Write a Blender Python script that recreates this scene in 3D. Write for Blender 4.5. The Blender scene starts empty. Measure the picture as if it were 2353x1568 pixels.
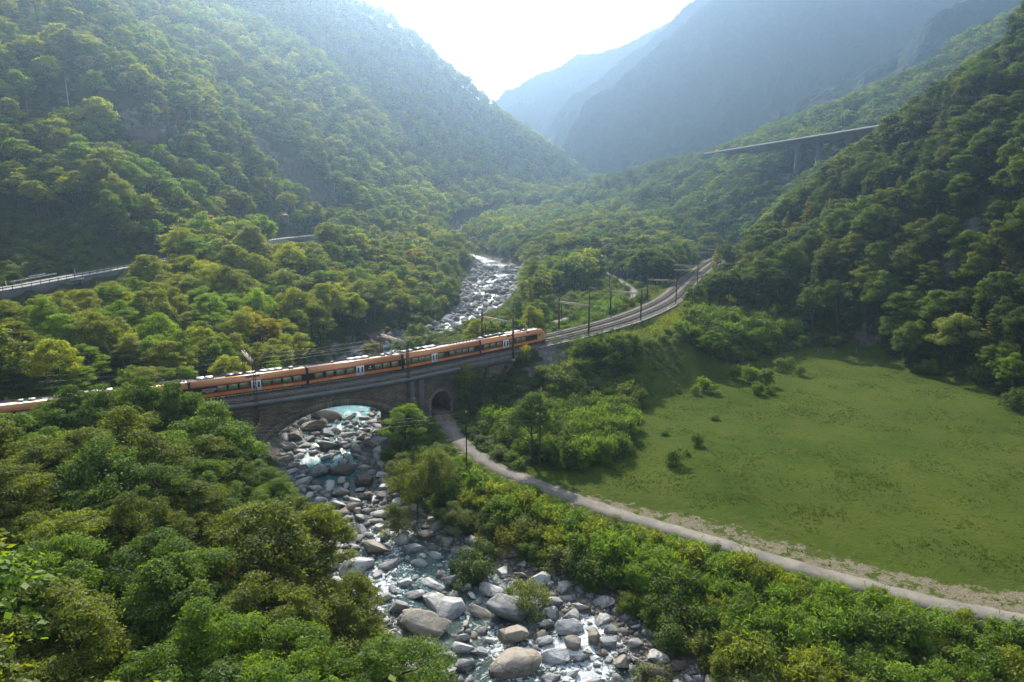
import bpy, math, random
import numpy as np
from mathutils import Vector, Matrix

R = math.radians
scene = bpy.context.scene
COL = scene.collection

# ------------------------------------------------------------------ camera, sky, sun, exposure
CAMZ, PITCH, FPX = 37.4, R(12.0), 1569.0        # the photograph measured as a 2353 x 1568 grid
cd = bpy.data.cameras.new("camera")
cam = bpy.data.objects.new("camera", cd)
COL.objects.link(cam)
cam.location = (0, 0, CAMZ)
cam.rotation_euler = (R(90) - PITCH, 0, 0)
cd.sensor_width = 36.0
cd.lens = 24.0
cd.clip_start = 1.0
cd.clip_end = 40000.0
scene.camera = cam

SUN_EL, SUN_AZ = R(37.0), R(-12.0)               # azimuth from +Y towards +X
SUN_STRENGTH, SKY_STRENGTH, EXPOSURE = 5.0, 0.085, 1.15
world = bpy.data.worlds.new("World")
scene.world = world
world.use_nodes = True
wn, wl = world.node_tree.nodes, world.node_tree.links
wn.clear()
w_out = wn.new("ShaderNodeOutputWorld")
w_bg = wn.new("ShaderNodeBackground")
w_sky = wn.new("ShaderNodeTexSky")
w_sky.sky_type = 'NISHITA'
w_sky.sun_disc = False
w_sky.sun_elevation = SUN_EL
w_sky.sun_rotation = SUN_AZ
w_sky.altitude = 400
w_sky.air_density = 1.3
w_sky.dust_density = 1.0
w_sky.ozone_density = 2.0
w_bg.inputs['Strength'].default_value = SKY_STRENGTH
# thin high cloud: a broken sheet of noise laid out in sky directions
w_tc = wn.new("ShaderNodeTexCoord")
w_map = wn.new("ShaderNodeMapping")
w_map.inputs['Scale'].default_value = (6.0, 6.0, 9.0)
w_noise = wn.new("ShaderNodeTexNoise")
w_noise.inputs['Scale'].default_value = 1.6
w_noise.inputs['Detail'].default_value = 9.0
w_noise.inputs['Roughness'].default_value = 0.6
w_noise.inputs['Distortion'].default_value = 0.35
w_ramp = wn.new("ShaderNodeValToRGB")
w_ramp.color_ramp.elements[0].position = 0.47
w_ramp.color_ramp.elements[0].color = (0, 0, 0, 1)
w_ramp.color_ramp.elements[1].position = 0.62
w_ramp.color_ramp.elements[1].color = (1, 1, 1, 1)
w_mix = wn.new("ShaderNodeMixRGB")
w_mix.inputs['Color2'].default_value = (11.0, 11.2, 11.6, 1)
w_mul = wn.new("ShaderNodeMath")
w_mul.operation = 'MULTIPLY'
w_mul.inputs[1].default_value = 0.75
wl.new(w_tc.outputs['Generated'], w_map.inputs['Vector'])
wl.new(w_map.outputs['Vector'], w_noise.inputs['Vector'])
wl.new(w_noise.outputs['Fac'], w_ramp.inputs['Fac'])
wl.new(w_ramp.outputs['Color'], w_mul.inputs[0])
wl.new(w_mul.outputs['Value'], w_mix.inputs['Fac'])
wl.new(w_sky.outputs['Color'], w_mix.inputs['Color1'])
wl.new(w_mix.outputs['Color'], w_bg.inputs['Color'])
wl.new(w_bg.outputs['Background'], w_out.inputs['Surface'])

sd = bpy.data.lights.new("sun", 'SUN')
sd.energy = SUN_STRENGTH
sd.angle = R(0.53)
sd.color = (1.0, 0.92, 0.79)
sun = bpy.data.objects.new("sun", sd)
COL.objects.link(sun)
to_sun = Vector((math.sin(SUN_AZ) * math.cos(SUN_EL), math.cos(SUN_AZ) * math.cos(SUN_EL), math.sin(SUN_EL)))
sun.rotation_euler = to_sun.to_track_quat('Z', 'Y').to_euler()
sun.location = (0, 0, 300)

scene.view_settings.view_transform = 'Standard'
scene.view_settings.look = 'None'
scene.view_settings.gamma = 1.0
scene.view_settings.exposure = EXPOSURE
cy = scene.cycles
cy.max_bounces = 6
cy.diffuse_bounces = 2
cy.glossy_bounces = 2
cy.transmission_bounces = 4
cy.transparent_max_bounces = 8
cy.volume_bounces = 1
cy.use_denoising = True
cy.sample_clamp_indirect = 6.0
cy.sample_clamp_direct = 0.0
cy.caustics_reflective = False
cy.caustics_refractive = False

# ------------------------------------------------------------------ photograph grid <-> place
CP, SP = math.cos(PITCH), math.sin(PITCH)

def P(u, v, z=None, d=None):
    """Point of the place seen at grid (u, v): at height z, or at depth d along the view."""
    a, b = (u - 1176.5) / FPX, (v - 784.0) / FPX
    dx, dy, dz = a, CP - b * SP, -SP - b * CP
    if d is None:
        d = (z - CAMZ) / dz
    return (a * d, dy * d, CAMZ + dz * d)

def to_uv(x, y, z):
    x, y, z = np.asarray(x, float), np.asarray(y, float), np.asarray(z, float) - CAMZ
    d = np.maximum(y * CP - z * SP, 1e-3)
    up = y * SP + z * CP
    return 1176.5 + FPX * x / d, 784.0 - FPX * up / d, d

# ------------------------------------------------------------------ noise, curves
def _hash(ix, iy, seed):
    n = (ix.astype(np.int64) * 374761393 + iy.astype(np.int64) * 668265263 + seed * 1442695041) & 0x7fffffff
    n = ((n ^ (n >> 13)) * 1274126177) & 0x7fffffff
    return ((n ^ (n >> 16)) & 0xffff) / 65535.0

def vnoise(x, y, seed=0):
    x, y = np.asarray(x, float), np.asarray(y, float)
    ix, iy = np.floor(x), np.floor(y)
    fx, fy = x - ix, y - iy
    fx, fy = fx * fx * (3 - 2 * fx), fy * fy * (3 - 2 * fy)
    a, b = _hash(ix, iy, seed), _hash(ix + 1, iy, seed)
    c, d = _hash(ix, iy + 1, seed), _hash(ix + 1, iy + 1, seed)
    return (a * (1 - fx) + b * fx) * (1 - fy) + (c * (1 - fx) + d * fx) * fy

def fbm(x, y, oct=4, seed=0):
    s, a, t = 0.0, 0.5, 0.0
    for k in range(oct):
        s = s + a * (vnoise(x * 2 ** k, y * 2 ** k, seed + k * 17) - 0.5)
        t += a
        a *= 0.5
    return s / t * 2.0           # about -1 .. 1

def smooth(e0, e1, x):
    t = np.clip((np.asarray(x, float) - e0) / (e1 - e0), 0, 1)
    return t * t * (3 - 2 * t)

class Line:
    """A polyline through control points, smoothed, with extra columns carried along."""
    def __init__(self, pts, step=1.0):
        p = np.array(pts, float)
        p4 = np.vstack([2 * p[0] - p[1], p, 2 * p[-1] - p[-2]])
        out = []
        for i in range(1, len(p4) - 2):
            n = max(2, int(np.linalg.norm(p4[i + 1, :2] - p4[i, :2]) / step))
            t = np.linspace(0, 1, n, endpoint=False)[:, None]
            a, b, c, d = p4[i - 1], p4[i], p4[i + 1], p4[i + 2]
            q = 0.5 * (2 * b + (c - a) * t + (2 * a - 5 * b + 4 * c - d) * t ** 2 + (3 * b - a - 3 * c + d) * t ** 3)
            out.append(q)
        q = np.vstack(out + [p[-1:]])
        self.q = q
        self.s = np.concatenate([[0], np.cumsum(np.linalg.norm(np.diff(q[:, :2], axis=0), axis=1))])
        self.L = self.s[-1]

    def at(self, s):
        s = np.asarray(s, float)
        return np.stack([np.interp(s, self.s, self.q[:, k]) for k in range(self.q.shape[1])], -1)

    def tan(self, s):
        a, b = self.at(np.asarray(s, float) - 0.8)[..., :2], self.at(np.asarray(s, float) + 0.8)[..., :2]
        t = b - a
        return t / np.maximum(np.linalg.norm(t, axis=-1, keepdims=True), 1e-9)

    def off(self, s, o):
        """Point at arc length s, o metres to the right of the line."""
        p, t = self.at(s)[..., :2], self.tan(s)
        return p + np.stack([t[..., 1], -t[..., 0]], -1) * np.asarray(o, float)[..., None]

    def near(self, x, y):
        """(arc length, signed offset to the right, distance) of the nearest point of the line."""
        x, y = np.asarray(x, float).ravel(), np.asarray(y, float).ravel()
        q = self.q[::max(1, int(2.0 / max(self.L / len(self.q), 0.05)))][:, :2]
        best = np.full(len(x), 1e18)
        S, O = np.zeros(len(x)), np.zeros(len(x))
        ss = np.concatenate([[0], np.cumsum(np.linalg.norm(np.diff(q, axis=0), axis=1))])
        scale = self.L / max(ss[-1], 1e-9)
        if len(x) < 200:
            D = np.diff(q, axis=0)
            L2 = np.maximum((D ** 2).sum(1), 1e-12)
            T = np.clip(((x[:, None] - q[None, :-1, 0]) * D[None, :, 0] + (y[:, None] - q[None, :-1, 1]) * D[None, :, 1]) / L2, 0, 1)
            EX, EY = x[:, None] - q[None, :-1, 0] - T * D[:, 0], y[:, None] - q[None, :-1, 1] - T * D[:, 1]
            E = EX ** 2 + EY ** 2
            j = E.argmin(1); r = np.arange(len(x))
            return (ss[j] + T[r, j] * np.sqrt(L2[j])) * scale, np.sign(D[j, 1] * EX[r, j] - D[j, 0] * EY[r, j]) * np.sqrt(E[r, j]), np.sqrt(E[r, j])
        for i in range(len(q) - 1):
            d = q[i + 1] - q[i]
            l2 = d @ d
            t = np.clip(((x - q[i, 0]) * d[0] + (y - q[i, 1]) * d[1]) / l2, 0, 1)
            ex, ey = x - q[i, 0] - t * d[0], y - q[i, 1] - t * d[1]
            e = ex * ex + ey * ey
            m = e < best
            best = np.where(m, e, best)
            S = np.where(m, (ss[i] + t * math.sqrt(l2)) * scale, S)
            O = np.where(m, np.sign(d[1] * ex - d[0] * ey) * np.sqrt(e), O)
        return S, O, np.sqrt(best)

def inside(x, y, poly):
    x, y = np.asarray(x, float), np.asarray(y, float)
    r = np.zeros(x.shape, bool)
    n = len(poly)
    for i in range(n):
        x0, y0 = poly[i][:2]
        x1, y1 = poly[(i + 1) % n][:2]
        c = ((y0 > y) != (y1 > y)) & (x < (x1 - x0) * (y - y0) / ((y1 - y0) if y1 != y0 else 1e-9) + x0)
        r ^= c
    return r

# ------------------------------------------------------------------ lines of the place
TRACK = Line([(-190, 62), (-130, 87), (-84, 108.5), (-62, 121.5), (-42, 133.3), (-25.3, 145), (-9.4, 159.4), (6.5, 174.5), (21.5, 190.2),
              (40, 214.5), (61, 253.5), (86, 318), (112, 383), (136, 436), (156, 480), (163, 496)])   # train's track, rail top z = 0
RIVER = Line([(24, 5, 13, -16.8), (20, 30, 13, -16.4), (14, 50, 13, -16.1), (7, 64, 13, -15.8), (0, 74, 13, -15.7), (-8, 83, 12, -15.6), (-15.5, 91.5, 10.2, -15.5), (-23, 102, 8.3, -15.3), (-31, 115, 8, -15.2), (-36, 128, 9, -15.1), (-39.5, 143, 10, -15), (-41, 160, 11, -15), (-46, 185, 9, -14.8), (-46, 212, 9, -14.5), (-40, 238, 9, -14.2), (-28, 261, 9.5, -14), (-18, 285, 9.5, -13.7), (-14, 322, 10.5, -13.2), (-10.5, 400, 17, -12.3), (-9, 455, 15, -11.5), (-15, 505, 8, -10.6), (-32, 550, 5, -9.6),
              (-48, 620, 5, -7), (-20, 740, 6, 0), (60, 900, 8, 12), (130, 1100, 8, 22)])
LANE = Line([P(1012, 940, -10.8), P(1035, 985, -11.3), P(1075, 1030, -11.8), P(1140, 1072, -12), P(1240, 1116, -12), P(1430, 1184, -12), P(1600, 1233, -12), P(1800, 1294, -12),
             P(2050, 1362, -12), P(2340, 1424, -12), (95, 62, -12), (140, 45, -12)])
LANE_UP = Line([(-15.4, 148.2, -10.8), (-23, 156.5, -10.7), (-27, 166, -10.4), (-24, 182, -9), (-8, 200, -6.5), (14, 224, -4), (32, 244, -2.6), (45, 260, -2), (51.5, 285, -2), (52, 330, -2.6), (50, 383, -3), (56, 430, -2), (80, 500, 1)])
ROAD = Line([(-182, 60, 9.8), (-165, 115, 10.6), (-151, 160, 11.3), P(0, 665, d=192), P(170, 634, d=216), P(350, 602, d=252), P(490, 573, d=300), P(620, 551, d=355), P(745, 538, d=415), (-112, 425, 16.2), (-122, 442, 16.6), (-140, 462, 17)])
MEADOW = [P(1430, 885, -12)[:2], P(1560, 842, -12)[:2], P(1700, 850, -12)[:2], P(1850, 812, -12)[:2], P(1985, 800, -12)[:2], P(2110, 850, -12)[:2], P(2250, 893, -12)[:2], P(2360, 935, -12)[:2],
          (150, 140), (150, 40), (95, 64), P(2340, 1424, -12)[:2], P(1800, 1294, -12)[:2], P(1430, 1184, -12)[:2], P(1240, 1116, -12)[:2], P(1180, 1085, -12)[:2], P(1250, 1050, -12)[:2], P(1440, 1040, -12)[:2], P(1440, 950, -12)[:2]]

# ------------------------------------------------------------------ lie of the land: a thin plate through surveyed heights
G = []
def g(x, y, z): G.append((x, y, z))
def gp(u, v, d, tree=10.0):
    x, y, z = P(u, v, d=d)
    G.append((x, y, z - tree))
for q in ((93, 212, -10), (124, 158, -12), (30, 183, -12), (5, 117, -12), (65, 79, -12), (17, 100, -12), (37, 86, -12), (90, 120, -12), (60, 145, -12), (60, 185, -12),
          (150, 100, -11), (140, 40, -12), (60, 30, -13), (20, 25, -13), (0, 90, -14), (40, 62, -15), (-5, 140, -12.5), (10, 150, -12), (220, 60, -6), (220, -60, -8), (0, -80, -12), (100, -60, -12),
          (-20, 60, -12), (-35, 85, -11), (-48, 100, -9.5), (-60, 80, -6.5), (-80, 60, -4), (-45, 45, -9), (-20, 30, -11), (-90, 95, -3), (-130, 60, 5), (-180, 20, 18), (-150, -40, 12), (-60, -60, -6),
          (-62, 140, -8), (-80, 150, -3), (-100, 160, 2), (-118, 170, 5), (-60, 190, -8), (-85, 210, -1), (-105, 230, 4), (-58, 260, -8), (-80, 290, 0), (-55, 330, -7), (-75, 370, 2), (-50, 420, -7), (-65, 470, 2), (-45, 540, -5),
          (-15, 190, -11), (-10, 230, -10), (10, 240, -6), (0, 300, -9), (25, 300, -5), (20, 380, -7), (60, 400, -3), (80, 420, -1), (40, 480, -3), (90, 520, 4), (10, 560, -5), (60, 640, 6), (140, 640, 14), (30, 750, 6), (120, 780, 18),
          (52, 205, -3), (75, 225, -4), (70, 250, -1), (85, 270, 1), (100, 310, 2), (118, 350, 4), (150, 420, 9), (180, 470, 22)):
    g(*q)
# left mountainside: terrace of the old line, gully, long ridge
for q in ((-60, 560, 212), (60, 520, 228), (0, 300, 268), (160, 400, 262), (0, 60, 330), (-200, 0, 330), (330, 330, 285), (430, 285, 292), (250, 170, 330), (130, 0, 375), (-100, -200, 420), (420, 450, 300), (600, 470, 370), (730, 500, 430),
          (560, 330, 400), (480, 230, 420), (420, 120, 480), (300, 0, 520), (650, 240, 520), (700, 120, 650), (560, 30, 680), (780, 380, 520), (880, 300, 680), (800, 160, 760), (900, 430, 580), (1000, 330, 800), (1000, 440, 680),
          (1100, 410, 820), (1200, 430, 900), (1040, 230, 930), (1150, 330, 980), (1250, 390, 1020)):
    gp(*q)
for u, v, d in ((700, -90, 800), (810, 0, 860), (905, 60, 900), (1000, 130, 950), (1075, 190, 1000), (1150, 265, 1050), (1240, 322, 1100), (1310, 377, 1130), (1355, 412, 1150)):
    gp(u, v, d, 9)
    x, y, z = P(u, v, d=d)
    g(x + 60 * 0.4, y + 170, z - 95)
    g(x - 40, y + 420, z - 60)
g(-500, 300, 330); g(-600, 800, 420); g(-420, 60, 190); g(-420, 1300, 300)
# right spur, close
for q in ((2353, 48, 258), (2200, 150, 272), (2080, 235, 288), (1990, 305, 302), (1900, 365, 318), (1830, 425, 335), (1770, 480, 352), (1725, 540, 368)):
    gp(*q, 11)
    x, y, z = P(q[0], q[1], d=q[2])
    g(x + 18, y + 75, z - 30)
for q in ((2353, 400, 205), (2150, 450, 228), (2000, 520, 245), (1850, 600, 265), (2353, 700, 180), (2150, 720, 205), (1980, 720, 222), (2500, 200, 225), (2600, -100, 250), (2700, 600, 160), (1760, 640, 290)):
    gp(*q, 9)
# hill behind the viaduct
for q in ((2300, 70, 640), (2180, 125, 655), (2040, 185, 675), (1900, 243, 700), (1760, 293, 730), (1640, 348, 770), (1500, 375, 810), (1410, 405, 840)):
    gp(*q, 9)
    x, y, z = P(q[0], q[1], d=q[2])
    g(x + 30, y + 200, z - 60)
for q in ((1884, 385, 450), (1826, 405, 480), (1774, 393, 520), (1728, 388, 560), (1686, 385, 610), (1655, 378, 660), (1850, 420, 470), (1760, 430, 510), (1700, 420, 560), (1820, 404, 505), (1980, 320, 500), (1600, 430, 640), (1480, 440, 700), (1650, 460, 560), (1780, 470, 470), (1900, 330, 560)):
    gp(*q, 9)
for q in ((260, 1400, 40), (330, 1800, 50), (500, 2400, 60), (150, 1300, 36), (600, 1000, 160), (700, 600, 220), (800, 1500, 220), (420, 420, 150), (420, 200, 150), (-100, 1800, 160), (-300, 2400, 260), (100, 2600, 80)):
    g(*q)
G = np.array(G)
_gx = G[:, :2] / 100.0
def _k(r2): return np.where(r2 > 1e-12, 0.5 * r2 * np.log(np.maximum(r2, 1e-12)), 0.0)
_n = len(G)
_A = np.zeros((_n + 3, _n + 3))
_A[:_n, :_n] = _k(((_gx[:, None] - _gx[None]) ** 2).sum(-1)) + np.eye(_n) * 0.004
_A[:_n, _n] = 1; _A[:_n, _n + 1:] = _gx
_A[_n:, :_n] = _A[:_n, _n:].T
_w = np.linalg.solve(_A, np.concatenate([G[:, 2], [0, 0, 0]]))

def plate(x, y):
    x, y = np.asarray(x, float).ravel() / 100, np.asarray(y, float).ravel() / 100
    out = np.zeros(len(x))
    for i in range(0, len(x), 20000):
        a, b = x[i:i + 20000], y[i:i + 20000]
        r2 = (a[:, None] - _gx[None, :, 0]) ** 2 + (b[:, None] - _gx[None, :, 1]) ** 2
        out[i:i + 20000] = _k(r2) @ _w[:_n] + _w[_n] + _w[_n + 1] * a + _w[_n + 2] * b
    return out

S_BRIDGE0 = float(TRACK.near([-72], [115])[0][0])
S_BRIDGE1 = float(TRACK.near([0.0], [168.3])[0][0])

def land(x, y):
    """Height of the ground and the distances used to place things on it."""
    shp = np.shape(x)
    x, y = np.asarray(x, float).ravel(), np.asarray(y, float).ravel()
    z = plate(x, y)
    rough = smooth(60, 200, np.hypot(x, y - 120))
    z = z + fbm(x / 55, y / 55, 4, 3) * (1.0 + 7.0 * smooth(10, 90, z)) + fbm(x / 9, y / 9, 3, 9) * (0.25 + 0.8 * smooth(5, 60, z))
    z = np.clip(np.where(z > 380, 380 + 0.25 * (z - 380), z), -19.0, 520.0)
    # meadow is nearly flat
    m = inside(x, y, MEADOW)
    z = np.where(m, -12 + np.clip(z + 12, -0.3, 2.5) * 0.55, z)
    ls, lo, ld = LANE.near(x, y)
    w = 1 - smooth(2.2, 6.0, ld)
    z = z * (1 - w) + (LANE.at(ls)[:, 2] - 0.03) * w
    us, uo, ud = LANE_UP.near(x, y)
    uz = LANE_UP.at(us)[:, 2]
    w = 1 - smooth(2.4, 7.0, ud)
    z = z * (1 - w) + (uz - 0.1) * w
    # road bench cut into the left slope
    rs, ro, rd = ROAD.near(x, y)
    rz = ROAD.at(rs)[:, 2]
    down = ro > 0                                          # valley side
    hi = rz - 0.25 + np.where(down, -np.maximum(rd - 5.2, 0) * 0.10, np.maximum(rd - 5.2, 0) * 1.15)
    lo_ = rz - 0.25 - np.where(down, np.maximum(rd - 3.9, 0) * 2.6, np.maximum(rd - 5, 0) * 1.0)
    lo_ = np.where(down & (rd > 5.2), np.minimum(lo_, rz - 3.5 - (rd - 5.2) * 0.8), lo_)
    z = np.where(rd < 40, np.clip(z, lo_, hi), z)
    # railway: earth bank both sides, nothing under the bridge
    ts, to, td = TRACK.near(x, y)
    tc = to + 2.1                                          # from the middle of the two tracks
    a = np.abs(tc)
    top = -0.55
    sl = 0.72
    on = (ts < S_BRIDGE0 - 1) | (ts > S_BRIDGE1 - 13)
    al = np.where(ts < S_BRIDGE1 + 1, S_BRIDGE1 + 1 - ts, 0) * (ts > S_BRIDGE0)
    hi = np.where((al > 0), 99.0, top + np.maximum(a - 6.3, 0) * 0.9)
    low = np.where(tc > 0, top - 1.6 * smooth(6.2, 6.8, a) - np.hypot(np.maximum(a - 14 * smooth(S_BRIDGE1 + 8, S_BRIDGE1 + 30, ts) - 6.8, 0), al) * sl - np.maximum(a - 6.8, 0) * 0.05, top - np.hypot(np.maximum(a - 6.3, 0), al) * 0.75)
    z = np.where(on & (td < 60), np.clip(z, low, hi), z)
    # river bed and banks
    vs, vo, vd = RIVER.near(x, y)
    rv = RIVER.at(vs)
    hw, wz = rv[:, 2], rv[:, 3]
    bed = wz - 1.1 + 1.3 * smooth(0.25, 1.05, vd / hw) + fbm(x / 3.5, y / 3.5, 3, 21) * 0.5
    w = 1 - smooth(0, 6.5, vd - hw)
    low_w = smooth(-2, 10, vd - hw)
    z = np.where(vd < hw + 7, np.minimum(z, bed + 60 * low_w) * (1 - w) + bed * w, z)
    info = dict(river=vd - hw, river_side=vo, river_s=vs, lane=np.minimum(ld, ud), road=rd, road_off=ro, track=a, track_off=tc, track_s=ts, meadow=m)
    return z.reshape(shp), {k: v.reshape(shp) for k, v in info.items()}

def gz(x, y):
    return float(land(np.array([x]), np.array([y]))[0][0])

# ------------------------------------------------------------------ mesh and object helpers
class MB:
    """Collects faces and builds ONE mesh object."""
    def __init__(self):
        self.v, self.f, self.m, self.uv = [], [], [], []

    def add(self, vs, fs, m=0):
        o = len(self.v)
        self.v += [tuple(map(float, p)) for p in vs]
        for f in fs:
            self.f.append([o + i for i in f])
            self.m.append(m)
        return o

    def box(self, c, s, rz=0.0, m=0, taper=1.0):
        hx, hy, hz = s[0] / 2, s[1] / 2, s[2] / 2
        cz, sz = math.cos(rz), math.sin(rz)
        vs = []
        for k, t in ((-hz, 1.0), (hz, taper)):
            for a, b in ((-hx, -hy), (hx, -hy), (hx, hy), (-hx, hy)):
                a, b = a * t, b * t
                vs.append((c[0] + a * cz - b * sz, c[1] + a * sz + b * cz, c[2] + k))
        self.add(vs, [(3, 2, 1, 0), (4, 5, 6, 7), (0, 1, 5, 4), (1, 2, 6, 5), (2, 3, 7, 6), (3, 0, 4, 7)], m)

    def tube(self, pts, rad, n=6, m=0, caps=True):
        pts = [Vector(p) for p in pts]
        rad = rad if hasattr(rad, '__len__') else [rad] * len(pts)
        rings = []
        up = Vector((0.13, 0.29, 0.95))
        for i, p in enumerate(pts):
            t = (pts[min(i + 1, len(pts) - 1)] - pts[max(i - 1, 0)])
            t = t.normalized() if t.length > 1e-9 else Vector((0, 0, 1))
            a = t.cross(up)
            if a.length < 0.15:
                a = t.cross(Vector((1, 0, 0)))
            a.normalize()
            b = t.cross(a)
            rings.append([p + (a * math.cos(2 * math.pi * k / n) + b * math.sin(2 * math.pi * k / n)) * rad[i] for k in range(n)])
        o = self.add([q for r in rings for q in r], [], m)
        for i in range(len(pts) - 1):
            for k in range(n):
                k2 = (k + 1) % n
                self.f.append([o + i * n + k, o + i * n + k2, o + (i + 1) * n + k2, o + (i + 1) * n + k])
                self.m.append(m)
        if caps:
            self.f.append([o + k for k in range(n)]); self.m.append(m)
            self.f.append([o + (len(pts) - 1) * n + k for k in reversed(range(n))]); self.m.append(m)

    def bar(self, a, b, w, h, m=0):
        """Square bar from a to b."""
        a, b = Vector(a), Vector(b)
        t = (b - a).normalized()
        s = t.cross(Vector((0, 0, 1)))
        s = s.normalized() if s.length > 0.05 else Vector((1, 0, 0))
        n = s.cross(t)
        vs = []
        for p in (a, b):
            for i, j in ((-1, -1), (1, -1), (1, 1), (-1, 1)):
                vs.append(p + s * i * w / 2 + n * j * h / 2)
        self.add(vs, [(3, 2, 1, 0), (4, 5, 6, 7), (0, 1, 5, 4), (1, 2, 6, 5), (2, 3, 7, 6), (3, 0, 4, 7)], m)

    def mesh(self, name, mats, smooth_=False, uv=None):
        return raw_mesh(name, np.array(self.v, float).reshape(-1, 3), self.f, mats, self.m, smooth_, uv)

    def build(self, name, mats, parent=None, loc=(0, 0, 0), rz=0.0, smooth_=False, uv=None):
        return link(name, self.mesh(name, mats, smooth_, uv), parent, loc, rz)

def raw_mesh(name, v, f, mats, mi=None, smooth_=False, uv=None):
    me = bpy.data.meshes.new(name)
    v = np.asarray(v, np.float32)
    me.vertices.add(len(v))
    me.vertices.foreach_set('co', v.ravel())
    if isinstance(f, np.ndarray):
        tot = np.full(len(f), f.shape[1], np.int32)
        idx = f.astype(np.int32).ravel()
    else:
        tot = np.array([len(q) for q in f], np.int32)
        idx = np.array([i for q in f for i in q], np.int32)
    me.loops.add(len(idx))
    me.loops.foreach_set('vertex_index', idx)
    me.polygons.add(len(tot))
    me.polygons.foreach_set('loop_start', np.concatenate([[0], np.cumsum(tot)[:-1]]).astype(np.int32))
    for m in (mats if isinstance(mats, (list, tuple)) else [mats]):
        me.materials.append(m)
    if mi is not None and len(mi) == len(tot):
        me.polygons.foreach_set('material_index', np.asarray(mi, np.int32))
    if smooth_:
        me.polygons.foreach_set('use_smooth', np.ones(len(tot), bool))
    if uv is not None:
        l = me.uv_layers.new(name='UVMap')
        l.data.foreach_set('uv', np.asarray(uv, np.float32)[idx].ravel())
    me.update(calc_edges=True)
    me.validate()
    return me

def link(name, me, parent=None, loc=(0, 0, 0), rz=0.0):
    o = bpy.data.objects.new(name, me)
    COL.objects.link(o)
    o.location = loc
    o.rotation_euler = (0, 0, rz)
    if parent is not None:
        o.parent = parent
    return o

def tag(o, label=None, cat=None, group=None, kind=None):
    if label: o['label'] = label
    if cat: o['category'] = cat
    if group: o['group'] = group
    if kind: o['kind'] = kind
    return o

def thing(name, label, cat, loc=(0, 0, 0), rz=0.0, group=None):
    return tag(link(name, None, None, loc, rz), label, cat, group)

def attr_color(me, name, rgb):
    a = me.attributes.new(name, 'FLOAT_COLOR', 'POINT')
    c = np.ones((len(me.vertices), 4), np.float32)
    c[:, :3] = rgb
    a.data.foreach_set('color', c.ravel())

def attr_float(me, name, val, domain='POINT'):
    a = me.attributes.new(name, 'FLOAT', domain)
    a.data.foreach_set('value', np.asarray(val, np.float32).ravel())

# ------------------------------------------------------------------ materials
class NT:
    def __init__(self, name):
        self.mat = bpy.data.materials.new(name)
        self.mat.use_nodes = True
        self.t = self.mat.node_tree
        self.t.nodes.clear()
        self.out = self.n("ShaderNodeOutputMaterial")

    def n(self, typ, inp=None, **kw):
        q = self.t.nodes.new(typ)
        for k, v in kw.items():
            setattr(q, k, v)
        for k, v in (inp or {}).items():
            if isinstance(v, tuple) and len(v) == 2 and hasattr(v[0], 'outputs'):
                self.t.links.new(v[0].outputs[v[1]], q.inputs[k])
            elif hasattr(v, 'outputs'):
                self.t.links.new(v.outputs[0], q.inputs[k])
            else:
                q.inputs[k].default_value = v
        return q

    def noise(self, scale, detail=5, rough=0.55, vec=None, dist=0.0):
        i = {'Scale': scale, 'Detail': detail, 'Roughness': rough, 'Distortion': dist}
        if vec is not None: i['Vector'] = vec
        return self.n("ShaderNodeTexNoise", i)

    def ramp(self, fac, stops):
        r = self.n("ShaderNodeValToRGB", {'Fac': fac})
        e = r.color_ramp.elements
        while len(e) < len(stops): e.new(0.5)
        for q, (p, c) in zip(e, stops):
            q.position = p
            q.color = (c, c, c, 1) if not hasattr(c, '__len__') else (*c[:3], 1)
        return r

    def mix(self, fac, a, b, mode='MIX'):
        return self.n("ShaderNodeMixRGB", {'Fac': fac, 'Color1': a if hasattr(a, 'outputs') or isinstance(a, tuple) and hasattr(a[0], 'outputs') else (*a[:3], 1),
                                           'Color2': b if hasattr(b, 'outputs') or isinstance(b, tuple) and hasattr(b[0], 'outputs') else (*b[:3], 1)}, blend_type=mode)

    def math(self, op, a, b=0.0):
        return self.n("ShaderNodeMath", {0: a, 1: b}, operation=op)

    def pos(self):
        return (self.n("ShaderNodeNewGeometry"), 'Position')

    def bsdf(self, color, rough=0.7, metal=0.0, bump=None, bump_d=0.1, spec=0.5, **kw):
        i = {'Base Color': color if hasattr(color, 'outputs') or hasattr(color[0], 'outputs') else (*color[:3], 1), 'Roughness': rough, 'Metallic': metal, 'Specular IOR Level': spec}
        i.update(kw)
        if bump is not None:
            i['Normal'] = (self.n("ShaderNodeBump", {'Height': bump, 'Distance': bump_d, 'Strength': 1.0}), 'Normal')
        b = self.n("ShaderNodeBsdfPrincipled", i)
        self.t.links.new(b.outputs[0], self.out.inputs[0])
        return self.mat

def plain(name, c, rough=0.6, metal=0.0, var=0.25, scale=1.5, bump=0.0):
    """Paint, metal or concrete with a little weathering."""
    t = NT(name)
    o = (t.n("ShaderNodeTexCoord"), 'Object')
    nz = t.noise(scale, 6, 0.65, o)
    col = t.mix(t.ramp(nz, [(0.35, 0.0), (0.7, 1.0)]), c, tuple(k * (1 - var) for k in c))
    return t.bsdf(col, rough, metal, nz if bump else None, bump)

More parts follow.
